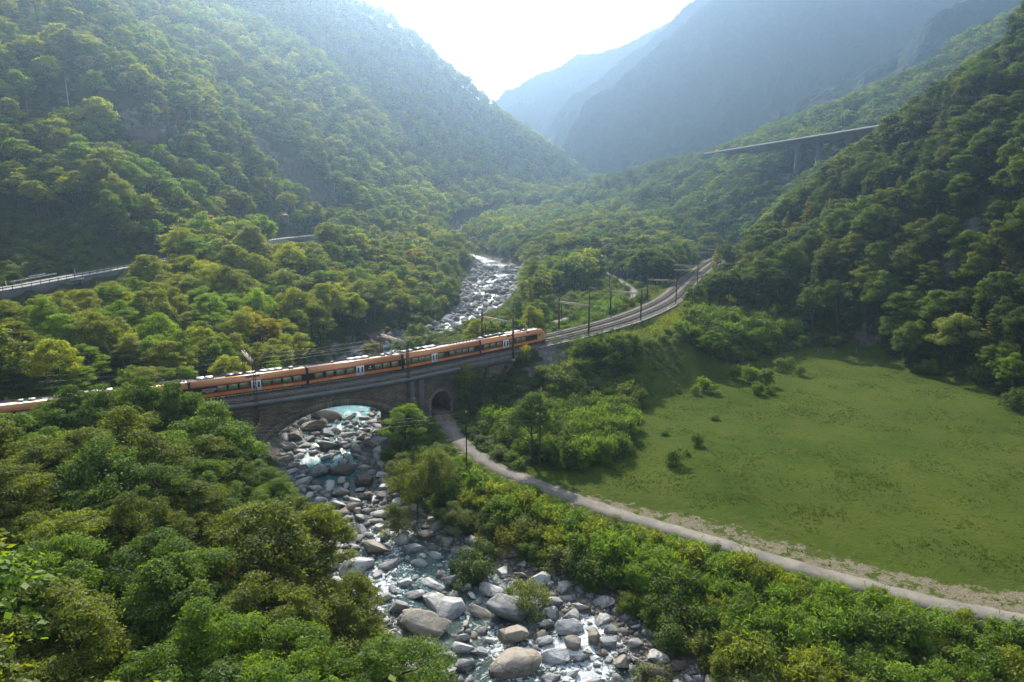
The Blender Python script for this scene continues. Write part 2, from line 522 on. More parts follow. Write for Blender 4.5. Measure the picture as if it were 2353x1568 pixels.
def make_leaf(name, inst=False):
    """Thin leaves: coloured by the plant's own tint and each clump's own shade of it, letting light through."""
    t = NT(name)
    if inst:
        base = (t.n("ShaderNodeAttribute", attribute_type='INSTANCER', attribute_name='tint'), 'Color')
    else:
        base = (t.n("ShaderNodeObjectInfo"), 'Color')
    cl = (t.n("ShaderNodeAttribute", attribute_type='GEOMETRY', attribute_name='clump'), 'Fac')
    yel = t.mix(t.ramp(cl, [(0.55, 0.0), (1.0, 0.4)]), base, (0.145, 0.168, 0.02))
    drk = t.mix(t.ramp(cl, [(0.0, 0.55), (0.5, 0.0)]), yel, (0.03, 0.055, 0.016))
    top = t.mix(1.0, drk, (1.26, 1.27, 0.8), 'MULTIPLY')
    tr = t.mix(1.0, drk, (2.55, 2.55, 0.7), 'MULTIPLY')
    d = t.n("ShaderNodeBsdfDiffuse", {'Color': top})
    tl = t.n("ShaderNodeBsdfTranslucent", {'Color': tr})
    gl = t.n("ShaderNodeBsdfGlossy", {'Color': (0.8, 0.85, 0.75, 1), 'Roughness': 0.55})
    a = t.n("ShaderNodeMixShader", {0: 0.5, 1: d, 2: tl})
    b = t.n("ShaderNodeMixShader", {0: 0.02, 1: a, 2: gl})
    t.t.links.new(b.outputs[0], t.out.inputs[0])
    return t.mat

M = {}
M['leaf'] = make_leaf('leaf')
M['leaf_far'] = make_leaf('leaf_far', True)
M['bark'] = plain('bark', (0.055, 0.045, 0.036), 0.9, 0, 0.5, 3.0, 0.02)
M['copper'] = plain('copper_paint', (0.68, 0.30, 0.13), 0.38, 0.25, 0.12, 0.6)
M['orange'] = plain('orange_paint', (0.72, 0.27, 0.055), 0.4, 0.15, 0.12, 0.8)
M['red'] = plain('red_stripe', (0.55, 0.05, 0.035), 0.4, 0, 0.1)
M['black'] = plain('black_band', (0.014, 0.014, 0.015), 0.18, 0, 0.1)
M['under'] = plain('underframe', (0.022, 0.021, 0.022), 0.7, 0.1, 0.4)
M['white'] = plain('white_paint', (0.74, 0.74, 0.72), 0.4, 0, 0.08)
M['roofgrey'] = plain('roof_grey', (0.42, 0.41, 0.39), 0.5, 0.1, 0.25)
M['roofdark'] = plain('roof_dark', (0.06, 0.07, 0.08), 0.35, 0.2, 0.3)
M['alu'] = plain('dull_aluminium', (0.38, 0.38, 0.37), 0.5, 0.4, 0.2)
M['glass'] = plain('window_glass', (0.22, 0.23, 0.10), 0.08, 0, 0.5, 0.9)
M['skyglass'] = plain('roof_window_glass', (0.05, 0.06, 0.075), 0.06, 0, 0.2)
M['rust'] = plain('rusty_steel', (0.085, 0.052, 0.034), 0.75, 0.2, 0.45, 2.0)
M['rustlight'] = plain('weathered_beam_steel', (0.42, 0.36, 0.25), 0.7, 0.1, 0.35, 2.0)
M['steel'] = plain('grey_steel', (0.2, 0.2, 0.2), 0.5, 0.5, 0.3)
M['galv'] = plain('galvanised_steel', (0.55, 0.57, 0.58), 0.35, 0.8, 0.15)
M['wood'] = plain('old_pole_wood', (0.10, 0.085, 0.07), 0.85, 0, 0.35, 3.0)
M['darkwood'] = plain('tarred_pole_wood', (0.028, 0.025, 0.022), 0.8, 0, 0.35, 3.0)
M['concrete'] = plain('concrete', (0.30, 0.29, 0.27), 0.85, 0, 0.35, 0.7, 0.02)
M['darkconc'] = plain('dark_concrete', (0.115, 0.105, 0.095), 0.9, 0, 0.4, 0.6, 0.02)
M['viaduct'] = plain('viaduct_concrete', (0.15, 0.15, 0.15), 0.85, 0, 0.25, 0.15)
M['wire'] = plain('wire', (0.05, 0.05, 0.05), 0.5, 0.5, 0.1)
M['ceramic'] = plain('insulator', (0.32, 0.30, 0.27), 0.3, 0, 0.1)
M['sleeper'] = plain('sleeper', (0.13, 0.10, 0.078), 0.85, 0, 0.3, 2.0)
M['rail'] = plain('rail_steel', (0.10, 0.078, 0.062), 0.5, 0.5, 0.3, 2.0)
M['railtop'] = plain('polished_rail', (0.55, 0.53, 0.5), 0.25, 0.9, 0.1)
M['pipe'] = plain('red_pipe', (0.28, 0.10, 0.075), 0.6, 0, 0.3)
M['plaster'] = plain('cream_plaster', (0.55, 0.5, 0.41), 0.85, 0, 0.12)
M['tiles'] = plain('roof_tiles', (0.24, 0.2, 0.18), 0.8, 0, 0.35, 3)
M['shutter'] = plain('brown_shutter', (0.09, 0.05, 0.04), 0.7, 0, 0.2)
M['paper'] = plain('lettering_white', (0.75, 0.75, 0.72), 0.5, 0, 0.02)
M['tyre'] = plain('tyre', (0.02, 0.02, 0.02), 0.8, 0, 0.2)
M['carwhite'] = plain('white_car_paint', (0.7, 0.7, 0.7), 0.25, 0.1, 0.05)
M['carred'] = plain('red_truck_paint', (0.5, 0.07, 0.03), 0.3, 0.1, 0.05)

# ground: turf, forest litter, gravel and rock, told apart by what grows where (surveyed masks in 'kind')
def ground_material():
    t = NT('ground')
    p = t.pos()
    at = t.n("ShaderNodeAttribute", attribute_type='GEOMETRY', attribute_name='kind')
    sep = t.n("ShaderNodeSeparateColor", {'Color': (at, 'Color')})
    n1 = t.noise(0.045, 6, 0.6, p)
    n2 = t.noise(0.9, 6, 0.7, p)
    n3 = t.noise(0.28, 5, 0.65, p)
    fine = t.noise(5.0, 4, 0.7, p)
    turf = t.ramp(n1, [(0.33, (0.036, 0.060, 0.009)), (0.5, (0.051, 0.077, 0.011)), (0.68, (0.073, 0.092, 0.015))])
    turf = t.mix(t.ramp(n2, [(0.45, 0.0), (0.72, 0.55)]), turf, (0.030, 0.046, 0.010))
    turf = t.mix(t.ramp(n3, [(0.54, 0.0), (0.74, 0.55)]), turf, (0.10, 0.092, 0.032))
    n4 = t.noise(0.014, 5, 0.7, p, 1.2)
    turf = t.mix(t.ramp(n4, [(0.42, 0.0), (0.6, 0.45)]), turf, (0.078, 0.095, 0.018))
    litter = t.ramp(n2, [(0.35, (0.022, 0.032, 0.010)), (0.55, (0.038, 0.048, 0.016)), (0.75, (0.065, 0.055, 0.03))])
    stones = t.n("ShaderNodeTexVoronoi", {'Vector': p, 'Scale': 5.5, 'Randomness': 1.0})
    grav = t.ramp((stones, 'Distance'), [(0.0, (0.27, 0.235, 0.165)), (0.35, (0.21, 0.18, 0.122)), (0.75, (0.11, 0.095, 0.06))])
    grav = t.mix(t.ramp(fine, [(0.4, 0.0), (0.7, 0.45)]), grav, (0.2, 0.17, 0.12))
    rock = t.ramp(n3, [(0.3, (0.075, 0.066, 0.057)), (0.55, (0.14, 0.125, 0.11)), (0.75, (0.25, 0.225, 0.195))])
    rock = t.mix(t.ramp(n2, [(0.5, 0.0), (0.7, 0.7)]), rock, (0.04, 0.038, 0.034))
    e = 0.16
    def edge(ch, wob, amt=1.1):
        s = t.math('ADD', (sep, ch), t.math('MULTIPLY', t.math('SUBTRACT', wob, 0.5), amt))
        return t.ramp(s, [(0.45, 0.0), (0.58, 1.0)])
    c = t.mix(edge(0, n2), litter, turf)
    c = t.mix(edge(2, n3), c, rock)
    c = t.mix(edge(1, t.noise(0.55, 7, 0.75, p), 2.6), c, grav)
    h = t.math('ADD', t.math('MULTIPLY', fine, 0.4), n2)
    return t.bsdf(c, 0.95, 0, h, 0.35, spec=0.02)
M['ground'] = ground_material()

def road_material(name, c0, c1):
    t = NT(name)
    p = t.pos()
    a = t.noise(0.35, 6, 0.65, p)
    b = t.noise(9, 3, 0.7, p)
    c = t.ramp(a, [(0.35, c0), (0.65, c1)])
    c = t.mix(t.ramp(b, [(0.4, 0.0), (0.75, 0.35)]), c, tuple(k * 0.6 for k in c0))
    cr = t.n("ShaderNodeTexVoronoi", {'Vector': p, 'Scale': 0.33}, feature='DISTANCE_TO_EDGE')
    c = t.mix(t.ramp((cr, 'Distance'), [(0.0, 0.5), (0.012, 0.0)]), c, tuple(k * 0.45 for k in c0))
    return t.bsdf(c, 0.9, 0, b, 0.01, spec=0.2)
M['lane'] = road_material('lane_asphalt', (0.13, 0.118, 0.098), (0.215, 0.192, 0.158))
M['road'] = road_material('road_asphalt', (0.31, 0.30, 0.28), (0.40, 0.385, 0.36))
M['motorway'] = road_material('motorway_asphalt', (0.045, 0.045, 0.045), (0.07, 0.07, 0.07))
M['line'] = plain('road_marking', (0.7, 0.69, 0.64), 0.7, 0, 0.2)

def ballast_material():
    t = NT('ballast')
    p = t.pos()
    v = t.n("ShaderNodeTexVoronoi", {'Vector': p, 'Scale': 5.0})
    n_ = t.noise(0.4, 5, 0.6, p)
    c = t.ramp(n_, [(0.3, (0.14, 0.105, 0.08)), (0.7, (0.22, 0.18, 0.145))])
    c = t.mix(0.55, c, (v, 'Color'), 'MULTIPLY')
    return t.bsdf(c, 0.95, 0, (v, 'Distance'), 0.08, spec=0.2)
M['ballast'] = ballast_material()

def stone_material(name, dark, light, bw, bh):
    """Coursed rubble masonry on a wall's own length and height (UV in metres)."""
    t = NT(name)
    uv = (t.n("ShaderNodeUVMap"), 'UV')
    w = t.noise(0.8, 3, 0.6, uv)
    vv = t.n("ShaderNodeVectorMath", {0: uv, 1: (t.n("ShaderNodeVectorMath", {0: (w, 'Color'), 1: (0.14, 0.14, 0)}, operation='MULTIPLY'), 'Vector')}, operation='ADD')
    br = t.n("ShaderNodeTexBrick", {'Vector': (vv, 'Vector'), 'Color1': (*dark, 1), 'Color2': (*light, 1), 'Mortar': (0.035, 0.032, 0.028, 1), 'Scale': 1.0, 'Mortar Size': 0.035, 'Brick Width': bw, 'Row Height': bh, 'Bias': -0.2})
    st = t.noise(0.16, 6, 0.65, uv)
    c = t.mix(t.ramp(st, [(0.38, 0.0), (0.66, 0.8)]), (br, 'Color'), (0.03, 0.028, 0.022))
    fine = t.noise(4, 4, 0.7, uv)
    c = t.mix(t.ramp(fine, [(0.5, 0.0), (0.8, 0.4)]), c, (0.3, 0.26, 0.2))
    h = t.math('ADD', t.math('MULTIPLY', (br, 'Fac'), -1.0), fine)
    return t.bsdf(c, 0.95, 0, h, 0.1, spec=0.15)
M['stone'] = stone_material('bridge_stone', (0.16, 0.115, 0.075), (0.30, 0.22, 0.145), 0.9, 0.42)
M['arch'] = stone_material('arch_stone', (0.18, 0.135, 0.095), (0.29, 0.225, 0.165), 0.55, 1.3)
M['greystone'] = stone_material('grey_arch_stone', (0.2, 0.2, 0.19), (0.32, 0.31, 0.29), 0.6, 0.8)

def boulder_material(name, c0, c1, stain):
    t = NT(name)
    o = (t.n("ShaderNodeTexCoord"), 'Object')
    a = t.noise(0.55, 7, 0.62, o, 0.6)
    b = t.noise(3.2, 6, 0.7, o)
    sv = t.n("ShaderNodeMapping", {'Vector': o, 'Scale': (0.5, 0.5, 3.4), 'Rotation': (0.5, 0.35, 0)})
    lay = t.noise(1.2, 5, 0.6, (sv, 'Vector'))
    c = t.ramp(a, [(0.3, c0), (0.68, c1)])
    c = t.mix(t.ramp(lay, [(0.42, 0.0), (0.62, 0.55)]), c, stain)
    c = t.mix(t.ramp(b, [(0.46, 0.0), (0.72, 0.5)]), c, tuple(k * 0.45 for k in c0))
    ck = t.n("ShaderNodeTexVoronoi", {'Vector': t.mix(0.85, o, (b, 'Color'), 'ADD'), 'Scale': 0.6}, feature='DISTANCE_TO_EDGE')
    c = t.mix(t.ramp((ck, 'Distance'), [(0.0, 0.5), (0.022, 0.0)]), c, tuple(k * 0.3 for k in c0))
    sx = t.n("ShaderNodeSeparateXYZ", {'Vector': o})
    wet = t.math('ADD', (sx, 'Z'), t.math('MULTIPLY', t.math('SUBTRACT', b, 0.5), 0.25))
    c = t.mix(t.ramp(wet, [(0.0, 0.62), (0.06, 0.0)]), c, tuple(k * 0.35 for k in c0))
    h = t.math('ADD', t.math('MULTIPLY', lay, 0.8), t.math('MULTIPLY', b, 0.7))
    h = t.math('ADD', h, t.ramp((ck, 'Distance'), [(0.0, 0.0), (0.03, 0.25)]))
    return t.bsdf(c, 0.85, 0, h, 0.2, spec=0.3)
M['b_grey'] = boulder_material('boulder_grey', (0.22, 0.215, 0.205), (0.36, 0.355, 0.34), (0.21, 0.195, 0.165))
M['b_pale'] = boulder_material('boulder_pale', (0.36, 0.35, 0.33), (0.52, 0.51, 0.48), (0.33, 0.31, 0.27))
M['b_tan'] = boulder_material('boulder_tan', (0.26, 0.225, 0.18), (0.38, 0.34, 0.28), (0.25, 0.185, 0.12))
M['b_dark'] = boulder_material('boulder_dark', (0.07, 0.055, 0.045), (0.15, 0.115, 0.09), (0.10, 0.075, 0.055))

def water_material():
    t = NT('river_water')
    p = t.pos()
    at = t.n("ShaderNodeAttribute", attribute_type='GEOMETRY', attribute_name='flow')
    sep = t.n("ShaderNodeSeparateColor", {'Color': (at, 'Color')})
    w = t.noise(0.35, 4, 0.6, p, 0.8)
    r1 = t.noise(1.7, 4, 0.65, p, 0.6)
    r2 = t.noise(6.5, 3, 0.6, p, 0.3)
    stream = t.ramp(w, [(0.3, (0.022, 0.040, 0.036)), (0.55, (0.045, 0.068, 0.060)), (0.75, (0.085, 0.098, 0.078))])
    c = t.mix((sep, 2), stream, (0.025, 0.17, 0.19))
    c = t.mix((sep, 1), c, (0.12, 0.11, 0.08))
    fm = t.math('ADD', (sep, 0), t.math('MULTIPLY', t.math('SUBTRACT', r1, 0.5), 1.7))
    foam_glint = t.ramp(fm, [(0.64, 0.0), (0.92, 1.0)])  # white water, spread wider so that it also paints in sun glints
    c = t.mix(foam_glint, c, (0.72, 0.76, 0.77))
    h = t.math('ADD', t.math('MULTIPLY', r1, 0.75), t.math('MULTIPLY', r2, 0.24))
    hh = t.math('MULTIPLY', h, t.math('ADD', t.math('MULTIPLY', (sep, 0), 1.0), 0.3))
    ro = t.mix(foam_glint, (0.07,) * 3, (0.6,) * 3)
    sp = t.math('SUBTRACT', 0.36, t.math('MULTIPLY', (sep, 2), 0.31))
    return t.bsdf(c, (ro, 'Color'), 0, hh, 0.6, spec=sp)
M['water'] = water_material()

def mountain_material():
    t = NT('mountain_forest')
    p = t.pos()
    a = t.noise(0.004, 6, 0.62, p)
    b = t.noise(0.035, 5, 0.7, p)
    c = t.ramp(b, [(0.35, (0.008, 0.020, 0.015)), (0.55, (0.016, 0.036, 0.024)), (0.72, (0.034, 0.056, 0.036))])
    c = t.mix(t.ramp(a, [(0.66, 0.0), (0.8, 0.3)]), c, (0.06, 0.065, 0.06))
    return t.bsdf(c, 0.95, 0, b, 9.0, spec=0.1)
M['mountain'] = mountain_material()

# ------------------------------------------------------------------ ground sheet
def axis(lo, a, b, hi, fine, grow):
    v = list(np.arange(a, b, fine))
    s, x = fine, a
    left = []
    while x > lo:
        s *= grow
        x -= s
        left.append(x)
    s, x = fine, v[-1]
    right = []
    while x < hi:
        s *= grow
        x += s
        right.append(x)
    return np.array(left[::-1] + v + right)

XS = axis(-1100, -120, 150, 1300, 1.6, 1.055)
YS = axis(-160, 40, 230, 2700, 1.6, 1.045)
GX, GY = np.meshgrid(XS, YS)
GZ, GI = land(GX, GY)
nx, ny = len(XS), len(YS)
ii = (np.arange(ny - 1)[:, None] * nx + np.arange(nx - 1)[None, :]).ravel()
gf = np.stack([ii, ii + 1, ii + nx + 1, ii + nx], 1)
ground_me = raw_mesh('ground', np.stack([GX.ravel(), GY.ravel(), GZ.ravel()], 1), gf, M['ground'], None, True)
turf = GI['meadow'] * 1.0
turf = np.maximum(turf, (1 - smooth(9, 20, GI['track'])) * (GI['track_s'] > S_BRIDGE1 + 12) * 0.9)
turf = np.maximum(turf, (1 - smooth(4, 8, np.where(GI['road_off'] < 2, GI['road'], 99))) * 0.9)
turf = np.maximum(turf, (1 - smooth(5, 10, GI['lane'])) * 0.8)
kx, ky = np.gradient(GZ, axis=1) / np.gradient(GX, axis=1), np.gradient(GZ, axis=0) / np.gradient(GY, axis=0)
slope = np.hypot(kx, ky)
rock = smooth(0.95, 1.5, slope) * 0.75 * (GI['track'] > 12)
rock = np.maximum(rock, 1 - smooth(1.5, 5.5, GI['river']))
RUB = np.hypot(GX - 10.5, (GY - 168)) < 9
rock = np.where(RUB, 0.95, rock)
# gravel verge on the field side of the lane, wider towards the near end
_s, _o, _d = LANE.near(GX.ravel(), GY.ravel())
_s, _o = _s.reshape(GX.shape), _o.reshape(GX.shape)
vw = 1.0 + 4.3 * smooth(45, 75, _s) + 1.5 * smooth(90, 130, _s)
grav = (1 - smooth(vw, vw + 2.2, -_o)) * (_o < -1.0) * smooth(38, 56, _s) * 0.61
grav = np.maximum(grav, (1 - smooth(1.8, 3.0, np.abs(_o))) * 0.7)
grav = np.maximum(grav, (1 - smooth(-1.0, 1.5, GI['river'])) * 0.7)
attr_color(ground_me, 'kind', np.stack([turf.ravel(), grav.ravel(), rock.ravel()], 1))
tag(link('ground', ground_me), kind='structure')

def gz(x, y):
    """Height of the ground sheet."""
    i = min(max(int(np.searchsorted(XS, x)) - 1, 0), nx - 2)
    j = min(max(int(np.searchsorted(YS, y)) - 1, 0), ny - 2)
    a, b = (x - XS[i]) / (XS[i + 1] - XS[i]), (y - YS[j]) / (YS[j + 1] - YS[j])
    return float((GZ[j, i] * (1 - a) + GZ[j, i + 1] * a) * (1 - b) + (GZ[j + 1, i] * (1 - a) + GZ[j + 1, i + 1] * a) * b)

def strip(name, line, s0, s1, o0, o1, dz, mat, step=1.5, zfun=None, skirt=True):
    s = np.arange(s0, s1 + step * 0.5, step)
    a, b = line.off(s, np.full(len(s), o0)), line.off(s, np.full(len(s), o1))
    z = (line.at(s)[:, 2] if zfun is None else zfun(s)) + dz
    if skirt and dz > 0.01:                                # worn, crumbling edges
        ta = line.tan(s)
        nrm = np.stack([ta[:, 1], -ta[:, 0]], -1)
        a = a - nrm * (fbm(s / 2.1, s * 0 + 3.3, 3, 71) * 0.42)[:, None]
        b = b + nrm * (fbm(s / 1.9, s * 0 + 8.1, 3, 73) * 0.42)[:, None]
    mid = 0.5 * (a + b)
    e = 0.35 if skirt else 0.0
    rows_ = [np.column_stack([a, z]), np.column_stack([mid, z + 0.004]), np.column_stack([b, z])]
    if skirt:
        rows_ = [np.column_stack([a, z - e])] + rows_ + [np.column_stack([b, z - e])]
    v = np.vstack(rows_)
    n = len(s)
    i = np.arange(n - 1)
    f = np.vstack([np.stack([i + k * n, i + (k + 1) * n, i + (k + 1) * n + 1, i + k * n + 1], 1) for k in range(len(rows_) - 1)])
    return link(name, raw_mesh(name, v, f, mat, None, False))

tag(strip('lane', LANE, 0, LANE.L, -1.65, 1.65, 0.015, M['lane'], 0.8), kind='structure')
tag(strip('lane', LANE_UP, 0, LANE_UP.L, -1.6, 1.6, 0.015, M['lane']), kind='structure')
tag(strip('road', ROAD, 0, ROAD.L, -3.6, 3.8, 0.0, M['road'], 2.5), kind='structure')
for o in (-3.25, 3.3):
    tag(strip('road_marking', ROAD, 0, ROAD.L, o - 0.08, o + 0.08, 0.006 + 0.02, M['line'], 2.5, None, False), kind='structure')

# ------------------------------------------------------------------ river
def build_river():
    s = np.arange(0, RIVER.L, 0.9)
    k = np.linspace(-1.15, 1.15, 33)
    rv = RIVER.at(s)
    pts = RIVER.off(np.repeat(s, len(k)), (rv[:, 2][:, None] * k[None]).ravel())
    x, y = pts[:, 0], pts[:, 1]
    z = np.repeat(rv[:, 3], len(k))
    rapid = fbm(x / 9.0, y / 9.0, 3, 41)
    calm = np.exp(-((y - 166) / 16.0) ** 2) + 0.9 * np.exp(-(np.hypot(x + 38, y - 127) / 9) ** 2) + 0.25 * np.exp(-(np.hypot(x + 13, y - 88) / 9) ** 2)
    rap = np.clip(0.42 + 0.75 * rapid + 0.32 * smooth(210, 300, y) + 0.12 * (y < 78) - 0.9 * calm, 0, 1)
    z = z + fbm(x / 1.5, y / 1.5, 3, 43) * 0.14 * (0.3 + rap) + rapid * 0.12
    n = len(k)
    i = (np.arange(len(s) - 1)[:, None] * n + np.arange(n - 1)[None]).ravel()
    f = np.stack([i, i + 1, i + n + 1, i + n], 1)
    me = raw_mesh('river', np.stack([x, y, z], 1), f, M['water'], None, True)
    shallow = np.clip(smooth(0.45, 1.0, np.abs(np.tile(k, len(s)))) * 0.9 + 0.35 * fbm(x / 6, y / 6, 2, 47), 0, 1) * (1 - np.clip(calm, 0, 1) * 0.8)
    attr_color(me, 'flow', np.stack([rap, shallow, np.clip(calm, 0, 1)], 1))
    tag(link('river', me), kind='structure')
build_river()

# ------------------------------------------------------------------ far mountains
def mountain(label, crest, base, seed, amp, rows=70, cols=260, back=900, near=0.6):
    """A mountainside between a crest line and a foot line, with gullies, and its far side."""
    c = np.array([P(u, max(v, -45), d=d * near) for u, v, d in crest])
    b = np.array([P(u, v, d=d * near) for u, v, d in base])
    amp, back = amp * near, back * near
    tc = np.concatenate([[0], np.cumsum(np.linalg.norm(np.diff(c, axis=0), axis=1))])
    tc = tc / tc[-1]
    tb = np.linspace(0, 1, len(b))
    s = np.linspace(0, 1, cols)
    C_ = np.stack([np.interp(s, tc, c[:, k]) for k in range(3)], 1)
    B_ = np.stack([np.interp(s, tb, b[:, k]) for k in range(3)], 1)
    t = np.concatenate([np.linspace(-0.6, -0.05, 8), np.linspace(0, 1, rows)])
    S, T = np.meshgrid(s, t)
    Tp = np.clip(T, 0, 1)
    Q = C_[None] * (1 - Tp[..., None]) + B_[None] * Tp[..., None]
    bk = np.clip(-T, 0, 1)
    Q[..., 1] += bk * back
    Q[..., 2] -= bk * back * 0.75
    L = np.linalg.norm(np.diff(C_, axis=0), axis=1).sum()
    gx_, gy_ = S * L / 200 + fbm(S * 9, T * 3, 2, seed) * 0.5 + T * 0.8, T * 1.1
    gul = (1 - np.abs(fbm(gx_, gy_, 4, seed + 5))) ** 2 - 0.55
    w = 0.25 + smooth(0, 0.35, Tp) * 0.75
    Q[..., 2] += amp * gul * w + amp * 0.16 * fbm(S * L / 60, T * 14, 4, seed + 9)
    Q[..., 1] -= amp * 0.9 * gul * w
    Q[..., 2] += 3.0 * fbm(S * L / 8, T * 90, 2, seed + 13) + 2.0 * fbm(S * L / 22, T * 30, 2, seed + 14)
    n = len(s)
    i = (np.arange(len(t) - 1)[:, None] * n + np.arange(n - 1)[None]).ravel()
    f = np.stack([i, i + n, i + n + 1, i + 1], 1)
    o = link('mountain', raw_mesh('mountain', Q.reshape(-1, 3), f, M['mountain'], None, True))
    return tag(o, label, 'mountain', None, 'structure')

mountain('palest far ridge at the head of the valley', [(1040, 320, 6800), (1129, 246, 6800), (1161, 211, 6800), (1181, 206, 6800), (1228, 175, 6900), (1281, 155, 6900), (1331, 125, 7000), (1361, 122, 7000), (1418, 109, 7100), (1451, 95, 7100), (1490, 76, 7200), (1540, 48, 7000), (1580, 30, 6900)],
         [(1000, 430, 6500), (1200, 430, 6500), (1400, 430, 6500), (1700, 430, 6600)], 3, 60, 40, 260, 500, 0.265)
mountain('pale middle ridge falling to the left', [(1225, 380, 4700), (1247, 322, 4700), (1278, 264, 4700), (1311, 221, 4700), (1361, 197, 4700), (1434, 134, 4800), (1484, 101, 4800), (1541, 53, 4800), (1568, 20, 4800), (1600, 0, 4800), (1660, -40, 4800)],
         [(1210, 440, 4450), (1350, 440, 4450), (1500, 440, 4450), (1680, 440, 4450)], 11, 70, 60, 300, 500, 0.325)
mountain('great blue mountain flank filling the right of the sky', [(1262, 400, 3000), (1290, 340, 3000), (1321, 271, 3000), (1348, 224, 3050), (1417, 184, 3050), (1484, 128, 3100), (1551, 71, 3150), (1640, 0, 3200), (1760, -100, 3200), (1950, -230, 3200), (2500, -380, 3000)],
         [(1255, 445, 2750), (1500, 440, 2750), (1800, 430, 2700), (2150, 420, 2650), (2700, 420, 2500)], 23, 85, 120, 520, 500, 0.42)
mountain('darker wooded buttress at the top right', [(1690, 330, 1650), (1800, 255, 1650), (1870, 208, 1640), (1965, 178, 1620), (2040, 142, 1600), (2066, 126, 1600), (2103, 82, 1580), (2140, 45, 1560), (2232, -8, 1540), (2353, -80, 1500), (2600, -220, 1450)],
         [(1690, 430, 1500), (1900, 400, 1440), (2150, 380, 1380), (2700, 380, 1250)], 37, 40, 80, 360, 500, 0.6)

# the air of the valley
haze = MB()
haze.box((200, 1200, 265), (3200, 3400, 590))
HZ = NT('haze')
HAZE_DENSITY, HAZE_G = 0.00042, 0.80
hv = HZ.n("ShaderNodeVolumePrincipled", {'Color': (0.41, 0.585, 0.80, 1), 'Density': HAZE_DENSITY, 'Anisotropy': HAZE_G})
HZ.t.links.new(hv.outputs[0], HZ.out.inputs['Volume'])
tag(haze.build('haze', HZ.mat), kind='stuff')

# ------------------------------------------------------------------ finding places
def ground_hit(u, v, d0=60.0, d1=900.0):
    """First point of the ground along the sight line (u, v)."""
    d = np.linspace(d0, d1, 1200)
    a, b = (u - 1176.5) / FPX, (v - 784.0) / FPX
    x, y, z = a * d, (CP - b * SP) * d, CAMZ + (-SP - b * CP) * d
    h = land(x, y)[0]
    i = int(np.argmax(z <= h))
    if not (z <= h).any(): i = len(d) - 1
    return float(x[i]), float(y[i]), float(h[i]), float(d[i])

def track_at_u(u, o=0.0, z=2.0):
    s = np.linspace(0, TRACK.L, 4000)
    p = TRACK.off(s, np.full(len(s), o))
    uu = to_uv(p[:, 0], p[:, 1], np.full(len(s), z))[0]
    return float(s[np.argmin(np.abs(uu - u))])

def W(s, o, z):
    p = TRACK.off(np.array([s]), np.array([o]))[0]
    return (float(p[0]), float(p[1]), float(z))

def heading(s):
    t = TRACK.tan(np.array([s]))[0]
    return math.atan2(t[1], t[0])

# ------------------------------------------------------------------ railway: ballast, two tracks
def build_railway():
    s = np.arange(0, TRACK.L, 1.5)
    prof = [(-8.2, -1.1), (-7.0, -0.36), (-2.1, -0.30), (2.8, -0.36), (3.35, -0.62)]
    vs = []
    for o, z in prof:
        p = TRACK.off(s, np.full(len(s), o))
        vs.append(np.column_stack([p, np.full(len(s), z)]))
    n = len(s)
    f = []
    for k in range(len(prof) - 1):
        i = np.arange(n - 1)
        f.append(np.stack([i + (k + 1) * n, i + (k + 1) * n + 1, i + k * n + 1, i + k * n], 1))
    tag(link('railway_bed', raw_mesh('railway_bed', np.vstack(vs), np.vstack(f), M['ballast'], None, True)), kind='structure')
    for off, lab in ((0.0, 'railway track nearer the field, under the orange train'), (-4.2, 'railway track on the river side, empty beside the train')):
        p0 = W(TRACK.L / 2, off, 0)
        t = thing('railway_track', lab, 'track', p0, 0, 'railway tracks')
        for side in (-0.75, 0.75):
            mb = MB()
            pts = TRACK.off(s, np.full(len(s), off + side))
            pts = np.column_stack([pts, np.full(len(s), -0.09)]) - np.array(p0)
            mb.tube(pts, 0.085, 4, 0)
            pts[:, 2] += 0.085
            mb.tube(pts, 0.036, 4, 1)
            mb.build('rail', [M['rail'], M['railtop']], t)
        mb = MB()
        for q in np.arange(60, TRACK.L - 40, 0.62):
            x, y, z = W(q, off, -0.27)
            mb.box((x - p0[0], y - p0[1], z - p0[2]), (0.26, 2.5, 0.16), heading(q))
        mb.build('sleepers', M['sleeper'], t)
build_railway()

# ------------------------------------------------------------------ stone bridge with river arch and lane underpass
S_ARCH = track_at_u(768, 3.4, -6)
S_UND = track_at_u(1011, 3.4, -9)
ARCH_HALF, ARCH_SPRING, ARCH_CROWN = 15.6, -11.4, -4.5
UND_HALF, UND_SPRING, UND_CROWN = 2.65, -8.4, -5.75
O_NEAR, O_FAR = 3.45, -7.7

def under(s):
    rise = ARCH_CROWN - ARCH_SPRING
    Rr = (ARCH_HALF ** 2 + rise ** 2) / (2 * rise)
    if abs(s - S_ARCH) <= ARCH_HALF:
        return ARCH_CROWN - Rr + math.sqrt(max(0, Rr * Rr - (s - S_ARCH) ** 2))
    if abs(s - S_UND) <= UND_HALF:
        return UND_SPRING + (UND_CROWN - UND_SPRING) * math.sqrt(max(0, 1 - ((s - S_UND) / UND_HALF) ** 2))
    return -18.5

M['walk'] = plain('walkway_concrete', (0.16, 0.158, 0.15), 0.85, 0, 0.35, 0.5)

